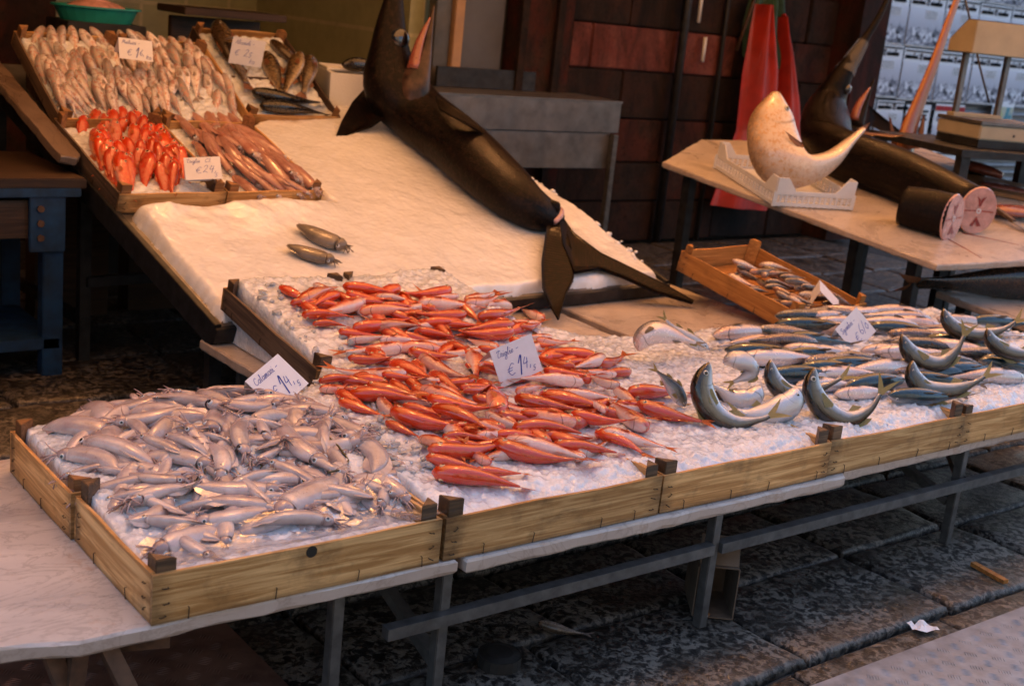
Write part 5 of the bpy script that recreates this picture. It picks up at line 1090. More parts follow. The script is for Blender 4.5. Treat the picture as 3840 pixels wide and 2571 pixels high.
hk_p = [make_fish('hake', .24, la, ve, 'hake', 'fin_pale', 'iris_pale', .014, False, True, (.13, .08), .3, .11, 22, 12) for la, ve in ((-.35, .1), (.15, -.2), (.4, .1), (0, .25), (-.1, -.1))]
HK = [(250, 155, 180, 300), (340, 155, 350, 300), (415, 150, 420, 330), (480, 155, 520, 330), (525, 175, 620, 320), (590, 165, 730, 300), (200, 280, 300, 520), (250, 225, 370, 430), (360, 255, 470, 450), (500, 310, 530, 440), (540, 290, 610, 440), (610, 290, 690, 460), (730, 280, 790, 430), (380, 390, 470, 560), (330, 440, 350, 620), (390, 450, 440, 620),
 (500, 360, 600, 560), (490, 450, 650, 670), (610, 440, 730, 610), (390, 530, 610, 725), (330, 590, 470, 700), (440, 500, 570, 650), (700, 380, 740, 520), (770, 420, 840, 600), (830, 430, 910, 580), (840, 200, 930, 300), (890, 195, 1000, 310), (970, 200, 1080, 350), (1050, 225, 1150, 350), (1120, 225, 1230, 350), (1210, 225, 1380, 380), (1040, 330, 1070, 460), (1060, 290, 1150, 480),
 (1120, 270, 1220, 440), (1240, 310, 1300, 490), (1250, 270, 1340, 430), (1330, 360, 1430, 500), (1400, 360, 1490, 500), (1100, 370, 1200, 570), (1180, 400, 1230, 590), (1060, 420, 1140, 560), (940, 440, 1000, 610), (1000, 450, 1060, 630), (770, 490, 870, 650), (860, 480, 970, 660), (840, 550, 920, 690), (900, 450, 960, 580), (1320, 440, 1340, 650), (1240, 430, 1270, 610),
 (1390, 480, 1430, 720), (1440, 450, 1540, 620), (1480, 580, 1450, 770), (1540, 600, 1590, 770), (980, 560, 1060, 730), (1050, 540, 1110, 700), (1200, 520, 1120, 660), (1130, 600, 1230, 750), (950, 620, 1010, 750), (1500, 480, 1570, 640), (660, 480, 720, 640), (560, 330, 640, 480), (280, 350, 330, 500), (430, 330, 480, 470)]
pl1 = Pile(-.05, .85, -.1, .6, lambda X, Y: .042+0*X)
hl_ = ['pale hake standing nose up in the top left crate', 'pale hake standing nose up in the crate beside the sea bass']
for k in range(46):
    t_ = rng.random(); y_ = rng.uniform(170, 600); xl = 170+(y_-170)*.36; xr = 1330+(y_-170)*.42; x_ = xl+(xr-xl)*t_; HK.append((x_, y_, x_+rng.uniform(0, 110), y_+170))
HN = ['strongly bent', 'gently bent', 'curved', 'arch backed', 'nearly straight']
HK.sort(key=lambda q: q[1])
for (x0, y0, x1, y1) in HK:
    right = (x0+x1)/2 > 790+(y0-200)*.42
    lay_in(HK1, pl1, z1(x0, y0), z1(x1, y1), hk_p[(k := (k+1) % 5)], .24, 'hake', HN[k]+' '+hl_[1 if right else 0], 'fish', 'hake packed in the top crates', rng.choice([70, -70, 30, -30, 110])+rng.uniform(-12, 12), 'hake', (.85, 1.1), .5, .07, cap=.088, dip=.025, xb=(.03, .79))
UMU = [(570, 760, 560, 930), (650, 715, 640, 820), (690, 740, 720, 890), (760, 715, 760, 830), (820, 700, 850, 800), (880, 740, 900, 840), (950, 720, 1010, 820), (770, 800, 770, 910), (850, 770, 800, 900), (970, 770, 950, 870), (1040, 800, 1080, 900), (1110, 820, 1130, 920), (640, 840, 650, 1020), (900, 800, 920, 990), (1000, 850, 980, 990), (1100, 870, 1100, 1100), (1150, 850, 1190, 1060), (1230, 870, 1230, 1010),
 (700, 920, 700, 1100), (830, 900, 940, 1110), (1040, 920, 980, 1060), (1270, 920, 1300, 1100), (1330, 960, 1370, 1100), (810, 1010, 890, 1255), (1010, 1000, 980, 1235), (1070, 1070, 1115, 1220), (1170, 1070, 1170, 1220), (600, 900, 620, 1010), (1180, 960, 1200, 1100)]
pl2 = Pile(-.05, .46, -.1, .65, lambda X, Y: .045+0*X)
for k in range(26):
    y_ = rng.uniform(770, 1060); x_ = rng.uniform(560+(y_-760)*.45, 1080+(y_-760)*.5); UMU.append((x_, y_, x_+rng.uniform(-10, 60), y_+200))
UMU.sort(key=lambda q: q[1])
for (x0, y0, x1, y1) in UMU:
    k = rng.choice(['mullet', 'mullet_pink', 'mullet_pink', 'mullet']); lab = 'brownish pink bream like fish among the upright mullets' if (x0, y0) == (640, 840) else ('red mullet packed nose up in the slope crate near the Triglie C2 card' if y0 > 850 else 'red mullet packed nose up at the back of its slope crate')
    lay_in(UM1, pl2, z1(x0, y0), z1(x1, y1), mul_protos['mullet_pale' if (x0, y0) == (640, 840) else k][(bi := rng.randrange(6))], .19, 'red_mullet', lab if 'bream' in lab else BN[bi]+' '+lab, 'fish', 'red mullet packed upright in the slope crate', rng.choice([80, -80, 35, -35])+rng.uniform(-15, 15), 'mullet', (1.12, 1.4), .5, .08, cap=.10, dip=.05, xb=(.035, .37))
bs_p = [make_fish('bass', .34, la, ve, 'bass', 'fin_brown', 'iris_silver', .012, True, True, (.13, .10), .35) for la, ve in ((.15, .1), (-.2, 0))]
db_p = [make_fish('bass', .38, la, ve, 'dark_bass', 'fin_dark', 'iris_dark', .010, True, True, (.13, .10), .35) for la, ve in ((.2, .2), (-.15, .1))]
pl3 = Pile(-.05, .52, -.1, .75, lambda X, Y: .045+0*X)
for (x0, y0, x1, y1, pr_, lab, ro) in ((1440, 115, 1690, 610, bs_p[0], 'long brown bass leaning on the crate side, snout highest', 70), (1780, 330, 1890, 610, bs_p[1], 'brown bass half hidden behind the Alicciole card', -60), (1810, 245, 1950, 400, bs_p[1], 'bass at the back corner of its crate by a post', 60), (2040, 335, 1930, 610, bs_p[0], 'golden bellied bass, left of the pair beside the foam box', 110), (2110, 355, 2050, 650, bs_p[1], 'golden bellied bass, right of the pair beside the foam box', 75),
        (1655, 620, 2190, 705, db_p[0], 'black bass lying across the crate, upper of two', 50), (1720, 690, 2200, 760, db_p[1], 'black bass lying across the crate, touching its front board', 50)):
    lay_in(BSM, pl3, z1(x0, y0), z1(x1, y1), pr_, .38 if pr_ in db_p else .34, 'sea_bass', lab, 'fish', 'bass in the top right crate', ro, 'bass', (.95, 1.5), .5, .08, cap=.12)

# ------------------------------------------------------------------ squid
def squid_mat(name, c0, c1, spot, amt, sss=.35):
    a = NM(name); v = a.coord('Object'); f = a.noise(v, 14, 4, .6); f2 = a.noise(v, 230, 3, .7); f3 = a.noise(v, 26, 5, .65)
    base = a.ramp(f, [(.3, c0), (.7, c1)]); base = a.mix(a.math('MULTIPLY', a.ramp(f2, [(.56, (0, 0, 0)), (.66, (1, 1, 1))]), a.ramp(f3, [(.46, (0, 0, 0)), (.64, (amt,)*3)])), base, spot)
    base = a.mix(a.ramp(f3, [(.55, (0, 0, 0)), (.75, (amt*.8,)*3)]), base, tuple(.5*x+.5*y for x, y in zip(spot, c0)))
    var = a.ramp(a.rand(), [(0, (.80, .78, .77)), (1, (1.08, 1.06, 1.05))]); base = a.mix(1.0, base, var, 'MULTIPLY')
    a.set(Base_Color=base, Roughness=.22, Coat_Weight=.5, Coat_Roughness=.05, Subsurface_Weight=sss, Subsurface_Radius=(.012, .006, .005), Subsurface_Scale=.6); a.bump(a.math('ADD', f3, a.math('MULTIPLY', f2, .4)), .3, .002); M[name] = a.m
squid_mat('squid', (.42, .31, .29), (.70, .60, .57), (.20, .08, .06), .55, .35); squid_mat('squid_head', (.30, .20, .19), (.55, .43, .41), (.12, .05, .045), .8, .25)
squid_mat('squid_red', (.40, .17, .12), (.58, .34, .27), (.20, .04, .02), .85, .2); squid_mat('cuttle', (.10, .085, .07), (.22, .19, .16), (.03, .022, .018), .9, .1); M['cuttle'].node_tree.nodes['Principled BSDF'].inputs['Coat Weight'].default_value = .12; M['cuttle'].node_tree.nodes['Principled BSDF'].inputs['Roughness'].default_value = .42
eye_mat('iris_squid', (.62, .64, .66))
def make_squid(L, lat, ver, mt='squid', hm='squid_head', wide=1.0, fin=1.0, arms=1.0, open_=False):
    out = []; ts = [0, .04, .12, .25, .45, .65, .82, .94, 1]; rr = [.008, .028, .058, .092, .120, .130, .128, .120, .104]
    t, P_, T_, N_, B_ = _spine('', L, lat, ver, 18); r_ = cub(ts, rr, t)*L*wide; vs, fs, uv = loft(P_, N_, B_, r_*.62, r_*.55, r_, t, 14); out.append(('mantle', mk('mantle', vs, fs[:-1], uv, [M[mt]])))
    e = len(t)-1
    # collar lip
    vs = []; nr = 14
    for q, (sc_, dx) in enumerate(((1.0, 0), (1.03, .02), (.92, .025), (.8, -.03))):
        for j in range(nr): ph = 2*math.pi*j/nr; vs.append(P_[e]+T_[e]*dx*L+N_[e]*math.cos(ph)*r_[e]*.6*sc_+B_[e]*math.sin(ph)*r_[e]*sc_)
    fs = [(q*nr+j, (q+1)*nr+j, (q+1)*nr+(j+1) % nr, q*nr+(j+1) % nr) for q in range(3) for j in range(nr)]; out.append(('collar', mk('collar', vs, fs, None, [M[mt]])))
    # fins: two rounded wings near the tip
    for sg in (-1, 1):
        base = []; tips = []
        for i in range(9):
            tt = .02+.50*i/8; k = min(int(tt*e), e-1); f_ = tt*e-k; p = P_[k]*(1-f_)+P_[k+1]*f_; rw = (r_[k]*(1-f_)+r_[k+1]*f_)
            wdt = .20*L*fin*math.sin(math.pi*min(1, (i/8)**.75))**.9; q = p+B_[k]*sg*rw*.85+N_[k]*rw*.1; base.append(q); tips.append(q+B_[k]*sg*wdt-N_[k]*wdt*.35-T_[k]*.04*L+N_[k]*rng.uniform(-.012, .012)*L)
        vs, fs, uv = sheet_fin(base, tips, 3); out.append(('fin', mk('fin', vs, fs, uv, [M[mt]])))
    # head
    hl = .24*L; th = np.linspace(0, 1, 8); hp = [P_[e]+T_[e]*(hl*x-.03*L) for x in th]; hr = np.array([.70, .80, .92, 1.0, .95, .82, .68, .4])*.088*L*wide
    vs, fs, uv = loft(np.array(hp), np.repeat(N_[e:e+1], 8, 0), np.repeat(B_[e:e+1], 8, 0), hr*.8, hr*.75, hr, th, 12); out.append(('head', mk('head', vs, fs, uv, [M[hm]])))
    for sg in (-1, 1):
        q = P_[e]+T_[e]*.09*L+B_[e]*sg*.078*L*wide+N_[e]*.028*L; out.append(('eye', eye_mesh(q, B_[e]*sg+N_[e]*.6, .038*L, M['iris_squid'])))
    n = MB(); hb = P_[e]+T_[e]*(hl-.06*L)
    for k in range(8):
        an = 2*math.pi*k/8; d_ = N_[e]*math.cos(an)*.6+B_[e]*math.sin(an); p = hb+d_*.035*L; pts = [p]; dr = T_[e]*1.0+d_*.55; dr = dr/np.linalg.norm(dr); cv = np.array([rng.uniform(-1, 1) for _ in range(3)])*.5
        for s in range(7): dr = dr+cv*.35+np.array([0, 0, -.12]); dr = dr/np.linalg.norm(dr); p = p+dr*.055*L*arms; pts.append(p)
        n.tube(pts, [.020*L, .019*L, .017*L, .015*L, .012*L, .009*L, .006*L, .003*L], 6)
    out.append(('arms', n.mesh('arms', True))); out[-1][1].materials.append(M[hm])
    for sg in (-1, 1):
        n = MB(); p = hb+B_[e]*sg*.02*L; pts = [p]; dr = T_[e].copy(); cv = np.array([rng.uniform(-1, 1), rng.uniform(-1, 1), 0])*.45
        for s in range(9): dr = dr+cv*.3+np.array([0, 0, -.06]); dr = dr/np.linalg.norm(dr); p = p+dr*.055*L*arms; pts.append(p)
        n.tube(pts, [.010*L]*7+[.016*L, .016*L, .004*L], 5); out.append(('tentacle', n.mesh('tentacle', True))); out[-1][1].materials.append(M[hm])
    return out
PROF['squid'] = ([.03, .05, .06, .07, .075, .075, .075, .07, .06, .05],)*2+([.03, .07, .09, .11, .125, .125, .12, .11, .10, .06],)
sq_p = [make_squid(.15, la, ve, fin=fi, arms=ar, wide=wi) for la, ve, fi, ar, wi in ((.3, -.2, .5, .75, 1.25), (-.5, .2, .4, .6, 1.4), (.9, 0, .55, .7, 1.25), (-.2, -.5, .3, .6, 1.45), (.1, .2, .6, .8, 1.25), (-.9, -.2, .5, .7, 1.3), (1.3, .1, .45, .8, 1.2), (0, 0, .5, .7, 1.5))]
def zz7(x, y): return (x*.7686/1.6396, (1371+y*.7686)/1.6396)
pileA = Pile(-.1, .85, -.05, .95, lambda X, Y: np.where(X < .6, hA(X, Y), .415)+.004)
def inA(x, y): return .05 < x < .62 and .10 < y < .76
SQ = [(770, 470, 440, 360, 0), (600, 500, 360, 420, 0), (410, 180, 530, 270, 2), (705, 150, 1070, 195, 1), (900, 205, 620, 275, 1), (200, 290, 500, 310, 1), (540, 220, 720, 175, 1), (700, 350, 650, 270, 1), (1330, 190, 1120, 185, 1), (1340, 210, 1640, 235, 1), (945, 590, 1290, 605, 0), (980, 650, 1310, 680, 0), (1580, 595, 1360, 480, 0), (1890, 550, 1740, 330, 0), (1935, 570, 1900, 430, 1), (1600, 250, 1740, 320, 1), (1190, 250, 1170, 390, 1), (1340, 260, 1530, 460, 1), (1040, 370, 1095, 510, 0), (1220, 765, 1560, 740, 0), (1340, 700, 1030, 755, 0), (600, 530, 850, 560, 1), (1660, 545, 1400, 690, 0), (860, 590, 720, 640, 1), (1500, 420, 1610, 500, 1), (870, 420, 760, 370, 1), (1000, 420, 870, 350, 1), (1700, 620, 1500, 640, 1), (1800, 640, 1600, 600, 1)]
SN = ['slightly bent', 'stubby bent', 'curled', 'broad arched', 'slim straight', 'hooked', 'tightly curled', 'broad straight']
SQ.sort(key=lambda s: -s[4])
apoly = [zz7(*q) for q in [(260, 300), (430, 190), (720, 130), (1300, 140), (1650, 180), (1900, 400), (1950, 640), (1650, 770), (1300, 800), (900, 750), (720, 640), (430, 520)]]
envA = envelope(apoly, hA, .016, .045, 70); envA0 = envelope(apoly, hA, .008, .034, 70)
# a lower layer of squid, then the ones that can be told apart on top
k = 0
while k < 165:
    x = rng.uniform(.06, .62); y = rng.uniform(.12, .76); an = rng.uniform(0, 6.28)
    if not inside(apoly, np.array([pxl((x, y, .46))[0]]), np.array([pxl((x, y, .46))[1]]))[0]: continue
    L = .15*rng.uniform(.55, .95); z = pileA.at(x, y)
    p = np.array((x-math.cos(an)*L/2, y-math.sin(an)*L/2, z)); q = np.array((x+math.cos(an)*L/2, y+math.sin(an)*L/2, z)); rad = [L*.08, L*.13, L*.15, L*.15, L*.12]; hz = [r2*.62 for r2 in rad]
    za, zb = pileA.rest(p, q, rad, hz, .75, .25); za, zb = min(za, envA0(pxl(p), p)), min(zb, envA0(pxl(q), q)); p[2] = za; q[2] = zb; pileA.stamp(p, q, za, zb, rad, [h_*.7 for h_ in hz])
    put(sq_p[k % 8], 'squid', fish_matrix(p, q, rng.uniform(-55, 55)) @ Matrix.Rotation(rng.uniform(-.1, .15), 4, 'Y') @ Matrix.Scale(L/.15, 4), SN[k % 8]+' pale squid tangled in the big heap of the corner crates', 'squid', 'squid heaped in the corner crates'); k += 1
sql = {(770, 470): 'large smooth white squid at the left of the heap, eye showing', (945, 590): 'smooth white squid lying level near the wrapped ice, ringed eye', (980, 650): 'white squid just under the level one by the wrapped ice', (1890, 550): 'big white squid with tip pointing down at the right of heap', (410, 180): 'short squid mantle sticking up at the heap edge over the crate', (705, 150): 'long grey squid along the back rim of the heap', (1040, 370): 'squid mantle opening toward the street in mid heap', (1220, 765): 'foremost squid lying on the wrapped ice, dark eye', (1340, 700): 'squid beside the foremost one with curled arms', (1580, 595): 'glossy squid mantle slanting down in the middle of heap', (200, 290): 'dark speckled squid at the left rim of heap'}
for (x0, y0, x1, y1, k) in SQ:
    lay(pileA, zz7(x0, y0), zz7(x1, y1), sq_p[(bi := rng.randrange(8))], .15, 'squid', sql.get((x0, y0)) or SN[bi]+' pale squid lying on top of the corner heap', 'squid', 'squid heaped in the corner crates', rng.uniform(-25, 25), 'squid', 0, (.7, 1.15), .5, .47, env=envA)
# red squid in the slope crate
sqr = [make_squid(.17, la, ve, 'squid_red', 'squid_head', 1.15, .4, .4) for la, ve in ((.15, 0), (-.2, .1), (.05, -.1))]
RS = [(1190, 770, 1330, 930), (1290, 750, 1410, 880), (1380, 740, 1460, 860), (1470, 755, 1560, 880), (1545, 760, 1620, 850), (1640, 840, 1880, 1000), (1320, 950, 1380, 1060), (1370, 890, 1480, 1070), (1440, 860, 1560, 980), (1480, 930, 1640, 1120), (1580, 890, 1720, 1030), (1700, 900, 1920, 1060), (1520, 1060, 1750, 1200), (1740, 1050, 1950, 1240), (1820, 1020, 2010, 1200), (1700, 1120, 1930, 1280), (1960, 1100, 2120, 1260), (1580, 1180, 1720, 1300), (1680, 1160, 1860, 1310), (1830, 1170, 2010, 1300), (1900, 1200, 2080, 1300), (1430, 980, 1560, 1150)]
for k in range(16):
    y_ = rng.uniform(780, 1080); x_ = rng.uniform(1210+(y_-780)*.75, 1560+(y_-780)*1.2); RS.append((x_, y_, x_+150, y_+140))
RS.sort(key=lambda q: q[1])
pl4 = Pile(-.05, .46, -.1, .65, lambda X, Y: .045+0*X)
for (x0, y0, x1, y1) in RS:
    lab = 'reddish squid with its eyed head at the front board of slope crate' if y1 > 1190 else 'reddish brown squid laid tip upward in the slope crate'
    lay_in(UM2, pl4, z1(x0, y0), z1(x1, y1), rng.choice(sqr), .17, 'squid', lab, 'squid', 'reddish squid in the slope crate', rng.uniform(-20, 20), 'squid', (.85, 1.15), .45, .07, cap=.09, xb=(.03, .375))
# two cuttlefish on the sloping ice
ct = [make_squid(.15, .1, .25, 'cuttle', 'cuttle', 2.0, .25, .5) for _ in range(2)]
for (d0, d1, lab) in (((680, 515), (775, 560), 'grey cuttlefish on the ice, farther from the mullets'), ((656, 562), (745, 592), 'brown cuttlefish on the ice touching the mullet heap')):
    lp = Pile(0, 2, 0, 1, lambda X, Y: .05+0*X); lay_in(dm, lp, d0, d1, ct[0] if 'grey' in lab else ct[1], .15, 'cuttlefish', lab, 'cuttlefish', 'cuttlefish on the sloping ice', 0, 'squid', (.8, 1.1), .3, .07)
# seaweed scraps and the plastic wrap over the front ice
def scrap(pts, label, r_=.0016):
    P3 = []
    for d in pts:
        z = .47
        for _ in range(4): p = PZ(*zz7(*d), z); z = .5*z+.5*(pileA.at(p[0], p[1])+.004)
        P3.append(p)
    n = MB(); n.tube(P3, r_, 6); tag(n.build('seaweed', M['seaweed'], smooth=True), label, 'seaweed', 'weed scraps on the squid')
scrap([(1605, 350), (1650, 390), (1700, 460), (1690, 500), (1600, 520)], 'bent olive seaweed stalk on the right of the squid heap', .0022)
scrap([(960, 490), (980, 530), (950, 560), (1000, 540), (1000, 500)], 'dark tangle of weed in the middle of squid heap')
scrap([(1250, 460), (1280, 490), (1270, 500)], 'tiny brown weed thread on the squid heap')
a = NM('plastic_film'); v = a.coord('Object', jitter=False); f = a.noise(v, 40, 4, .6, 1.0)
tp = a.n('BsdfTransparent'); tp.inputs[0].default_value = (.93, .93, .95, 1); gl = a.n('BsdfGlossy', i_Roughness=.16); gl.inputs[0].default_value = (.9, .9, .92, 1); fr2 = a.n('Fresnel', i_IOR=1.45)
bp = a.n('Bump', i_Height=f, i_Strength=.6, i_Distance=.006); a.l(bp.outputs[0], gl.inputs['Normal']); a.l(bp.outputs[0], fr2.inputs['Normal'])
df = a.n('BsdfDiffuse'); df.inputs[0].default_value = (.75, .75, .78, 1); m1 = a.n('MixShader', i_0=.10); a.l(tp.outputs[0], m1.inputs[1]); a.l(df.outputs[0], m1.inputs[2])
m2 = a.n('MixShader', i_0=a.math('MULTIPLY', fr2.outputs[0], .45, 0, True)); a.l(m1.outputs[0], m2.inputs[1]); a.l(gl.outputs[0], m2.inputs[2]); a.l(m2.outputs[0], a.out.inputs[0]); M['plastic_film'] = a.m
n = MB(); nu, nv = 90, 26; vs = []
for j in range(nv):
    for i in range(nu):
        s, t_ = i/(nu-1), j/(nv-1); x = .03+.60*s; y = .155-.150*t_+.035*math.sin(s*9)*(1-t_)
        z = pileA.at(x, max(y, .02), .012)*(1-t_)+t_*(T0+CH+.004)+.006; z -= .012*math.sin(math.pi*t_)
        vs.append((x, y, z+.007*(float(fbm(np.array(s*22), np.array(t_*7), 3, 4))-.45)*2))
n.add(vs, [(j*nu+i, j*nu+i+1, (j+1)*nu+i+1, (j+1)*nu+i) for j in range(nv-1) for i in range(nu-1)])
tag(n.build('plastic_sheet', M['plastic_film'], smooth=True), 'crinkled clear plastic sheet over ice at the front of squid crate', 'plastic sheet')

# ------------------------------------------------------------------ price cards
def card(FL, FR, BR, lines, label, paper='paper', back=True):
    FL, FR, BR = map(Vector, (FL, FR, BR)); x = (FR-FL); W_ = x.length; x.normalize(); dn = (BR-FR); Hh = dn.length; y = -dn.normalized(); y = (y-x*y.dot(x)).normalized(); z = x.cross(y)
    m = Matrix((x, y, z)).transposed().to_4x4(); m.translation = FL-y*Hh
    rt_ = empty('price_card', mat=m); tag(rt_, label, 'price card', 'handwritten price cards')
    def leaf(nm, w_, h_, mtx=None):
        n = MB(); k = 6; vs = []
        for sgn in (0, 1):
            for j in range(k):
                for i in range(k): vs.append((w_*i/(k-1), h_*j/(k-1), .0022*math.sin(math.pi*i/(k-1))*math.sin(math.pi*j/(k-1)*.5)*.0-.0006*sgn))
        q = [(j*k+i, j*k+i+1, (j+1)*k+i+1, (j+1)*k+i) for j in range(k-1) for i in range(k-1)]; n.add(vs, q+[tuple(c+k*k for c in reversed(f_)) for f_ in q]); return n.build(nm, M[paper], rt_, mtx)
    leaf('front_leaf', W_, Hh)
    if back: leaf('back_leaf', W_, Hh*.95, Matrix.Translation((0, Hh-.0004, -.0004)) @ Matrix.Rotation(R(68), 4, 'X') @ Matrix.Translation((0, -Hh*.95, 0)))
    for (tx, fx_, fy_, sz, wd) in lines:
        n = MB(); strokes(n, tx, fx_*W_, fy_*Hh, sz*Hh, .22, wd); n.build('writing', M['ink'], rt_)
    return rt_
def L3(name, a1, b1, unit, a2=.30): return [(name, .10, .74, .085, .0013), ('€', .22 if a2 < .4 else .25, .20, .15, .0016), (a1, .48, .20, .19, .0030), (b1, .60, .24, .15, .0018), (unit, .80, .10, .10, .0015)]
card((.4976, .6906, .5183), (.6064, .7433, .5603), (.6592, .6804, .4991), L3('Calamari -', '1', '4,', '5'), 'white folded card reading Calamari 14 on the squid heap')
card((1.2057, .6935, .5302), (1.331, .6797, .5727), (1.3615, .6493, .4754), L3('Triglie -', '1', '4,', '5'), 'white folded card reading Triglie 14 standing in the mullet heap')
card((2.6744, .7041, .4787), (2.7886, .7174, .5455), (2.832, .6554, .4707), [('Sgombri -', .08, .70, .085, .0013), ('€', .30, .15, .15, .0016), ('6/0', .55, .25, .17, .0018)], 'white folded card reading Sgombri 6 on the mackerel')
card((1.0675, 3.0464, 1.1464), (1.1976, 3.0326, 1.1403), (1.1889, 2.9965, 1.0637), L3('Merluzzi -', '1', '6,', 'Ka'), 'white folded card reading Merluzzi 16 among the hake')
_cs = (CAM-np.array((1.75, 3.35, 1.1)))*.022
card(np.array((1.6895, 3.3433, 1.1665))+_cs, np.array((1.8339, 3.3252, 1.1542))+_cs, np.array((1.8256, 3.3525, 1.0409))+_cs, [('Alicaioli -', .10, .76, .075, .0013), ('€', .12, .34, .11, .0014), ('25', .40, .32, .15, .0016), ('Ka', .62, .10, .09, .0013)], 'white folded card reading Alicaioli 25 in the bass crate')
card((1.0627, 2.3833, .7818), (1.1795, 2.3382, .7951), (1.1605, 2.2658, .7276), [('Triglie . C2', .06, .76, .080, .0013), ('€', .28, .28, .14, .0015), ('24,', .48, .30, .17, .0017), ('5', .80, .10, .12, .0014)], 'white folded card reading Triglie C2 24 at the slope crate corner')
pa = SM @ Vector((.20, .06, .135)); pb = SM @ Vector((.27, .12, .15)); pc = SM @ Vector((.27, .02, .09)); card(pa, pb, pc, [], 'blank backed white card standing in the orange crate')

# ------------------------------------------------------------------ the whole swordfish on the slope
flesh = simple('flesh', (.62, .32, .27), .25, 0, .25, 30, .1, .5, .6); simple('flesh_red', (.42, .09, .06), .25, 0, .35, 40, .1, .5, .6); simple('mouth_pink', (.28, .085, .06), .3, 0, .3, 30, .1, .5, .6)
simple('flesh_line', (.28, .03, .025), .25, 0, .3, 40, 0, .5, .5)
def big_loft(name, pts, dors, rd, rv, rw, mats, ns=44, nr=26, o=None, p=1.0):
    t, P_, T_, N_, B_, L = cspine(pts, dors, ns); o = P_.mean(0) if o is None else np.array(o); _pp = np.array(pts, float); ks = np.concatenate([[0], np.cumsum(np.linalg.norm(np.diff(_pp, axis=0), axis=1))]); ks = ks/ks[-1] if len(rd) == len(_pp) else np.linspace(0, 1, len(rd)); a1, a2, a3 = (cub(ks, q, t) for q in (rd, rv, rw))
    vs, fs, uv = loft(P_-o, N_, B_, a1, a2, a3, t, nr, p); return mk(name, vs, fs, uv, mats), o, (t, P_-o, T_, N_, B_, a1, a2, a3)
def part(root, nm, me): c = bpy.data.objects.new(nm, me); col.objects.link(c); c.parent = root; return c
def blade(root, nm, base, tips, mat, th=.004, o=(0, 0, 0), k=5):
    """stiff fin with thickness"""
    b_ = [np.asarray(p)-np.asarray(o) for p in base]; t_ = [np.asarray(p)-np.asarray(o) for p in tips]; vs, fs, uv = sheet_fin(b_, t_, k)
    nrm = np.cross(b_[-1]-b_[0], t_[0]-b_[0]); nrm = nrm/(np.linalg.norm(nrm)+1e-9); n_ = len(vs)
    v2 = [v_+nrm*th/2 for v_ in vs]+[v_-nrm*th/2 for v_ in vs]; f2 = fs+[tuple(c+n_ for c in reversed(f_)) for f_ in fs]; m = len(base); w_ = k+1
    ring = [i*w_ for i in range(m)]+[(m-1)*w_+j for j in range(1, w_)]+[i*w_+k for i in range(m-2, -1, -1)]+[j for j in range(k-1, 0, -1)]
    f2 += [(ring[i], ring[(i+1) % len(ring)], ring[(i+1) % len(ring)]+n_, ring[i]+n_) for i in range(len(ring))]
    return part(root, nm, mk(nm, v2, f2, list(uv)+list(uv), [M[mat]]))
bl_ = [PR(1272, 500, .08), PR(1205, 470, .12), PR(1122, 400, .145), PR(1042, 328, .155), PR(958, 262, .165)]
neck = PD(900, 195, float((bl_[-1]-CAM)@_f)+.02); dn_ = float((neck-CAM)@_f)
hd_ = [PD(892, 110, dn_-.01), PD(896, 40, dn_-.02), PD(908, -40, dn_-.03), PD(930, -140, dn_-.04), PD(960, -290, dn_-.05)]
sp_pts = hd_[::-1]+[neck]+bl_[::-1]
up_h = np.array([-.86, -.05, .1]); dors = np.array([up_h]*5+[[-.8, -.1, -.2], [-.70, -.30, -.30]]+[[-.60, -.45, -.35]]*4)
rr = [.010, .016, .030, .062, .092, .142, .140, .134, .124, .098, .056]
me, so, S_ = big_loft('swordfish_body', sp_pts, dors, [x*1.02 for x in rr], [x for x in rr], [x*.86 for x in rr], [M['sword']], 60, 28)
sw = bpy.data.objects.new('swordfish', me); col.objects.link(sw); sw.location = so; tag(sw, 'whole dark swordfish lying down the sloping ice with its head raised', 'swordfish', 'swordfish on the stalls')
def scal(P): return np.asarray(P)-so
def surf_eye(root, S, o, t_, vv_, r_, iris, both=False):
    """eye set on the loft surface, on the flank that faces the street (and its twin)"""
    tt, P_, T_, N_, B_, a1, a2, a3 = S; i = int(t_*(len(tt)-1)); sn = math.sqrt(1-vv_**2)
    for sg in (-1, 1):
        q = P_[i]+N_[i]*a1[i]*vv_+B_[i]*sg*a3[i]*sn; part(root, 'eye', eye_mesh(q, N_[i]*vv_/a1[i]*a3[i]+B_[i]*sg*sn, r_, M[iris]))
a = NM('cheek'); v = a.coord('Object'); a.set(Base_Color=a.ramp(a.noise(v, 16, 5, .6), [(.3, (.008, .006, .006)), (.7, (.085, .048, .036))]), Roughness=.42, Coat_Weight=.1, Specular_IOR_Level=.25); a.bump(a.noise(v, 40, 4), .4, .004); M['cheek'] = a.m
ii = min(range(len(S_[0])), key=lambda i: np.hypot(*(np.array(pxl(S_[1][i]+so))-np.array((893, 98))))); surf_eye(sw, S_, so, ii/(len(S_[0])-1)+.001, -.12, .046, 'iris_dark')
# lower jaw and throat: one wedge that opens away from the bill, pink inside
me, _, _ = big_loft('lower_jaw', [PD(993, 12, dn_-.03), PD(980, 80, dn_-.04), PD(966, 145, dn_-.05), PD(944, 205, dn_-.055), PD(935, 262, dn_-.04)], np.array([1., -.1, 0]), [.004, .016, .036, .070, .06], [.004, .022, .046, .080, .07], [.004, .026, .052, .092, .09], [M['cheek']], 26, 18, so); part(sw, 'lower_jaw', me)
me, _, _ = big_loft('mouth', [PD(984, 40, dn_-.055), PD(960, 98, dn_-.075), PD(944, 160, dn_-.085)], np.array([1., -.1, 0]), [.004, .016, .024], [.004, .020, .028], [.004, .022, .04], [M['mouth_pink']], 12, 12, so); part(sw, 'mouth', me)
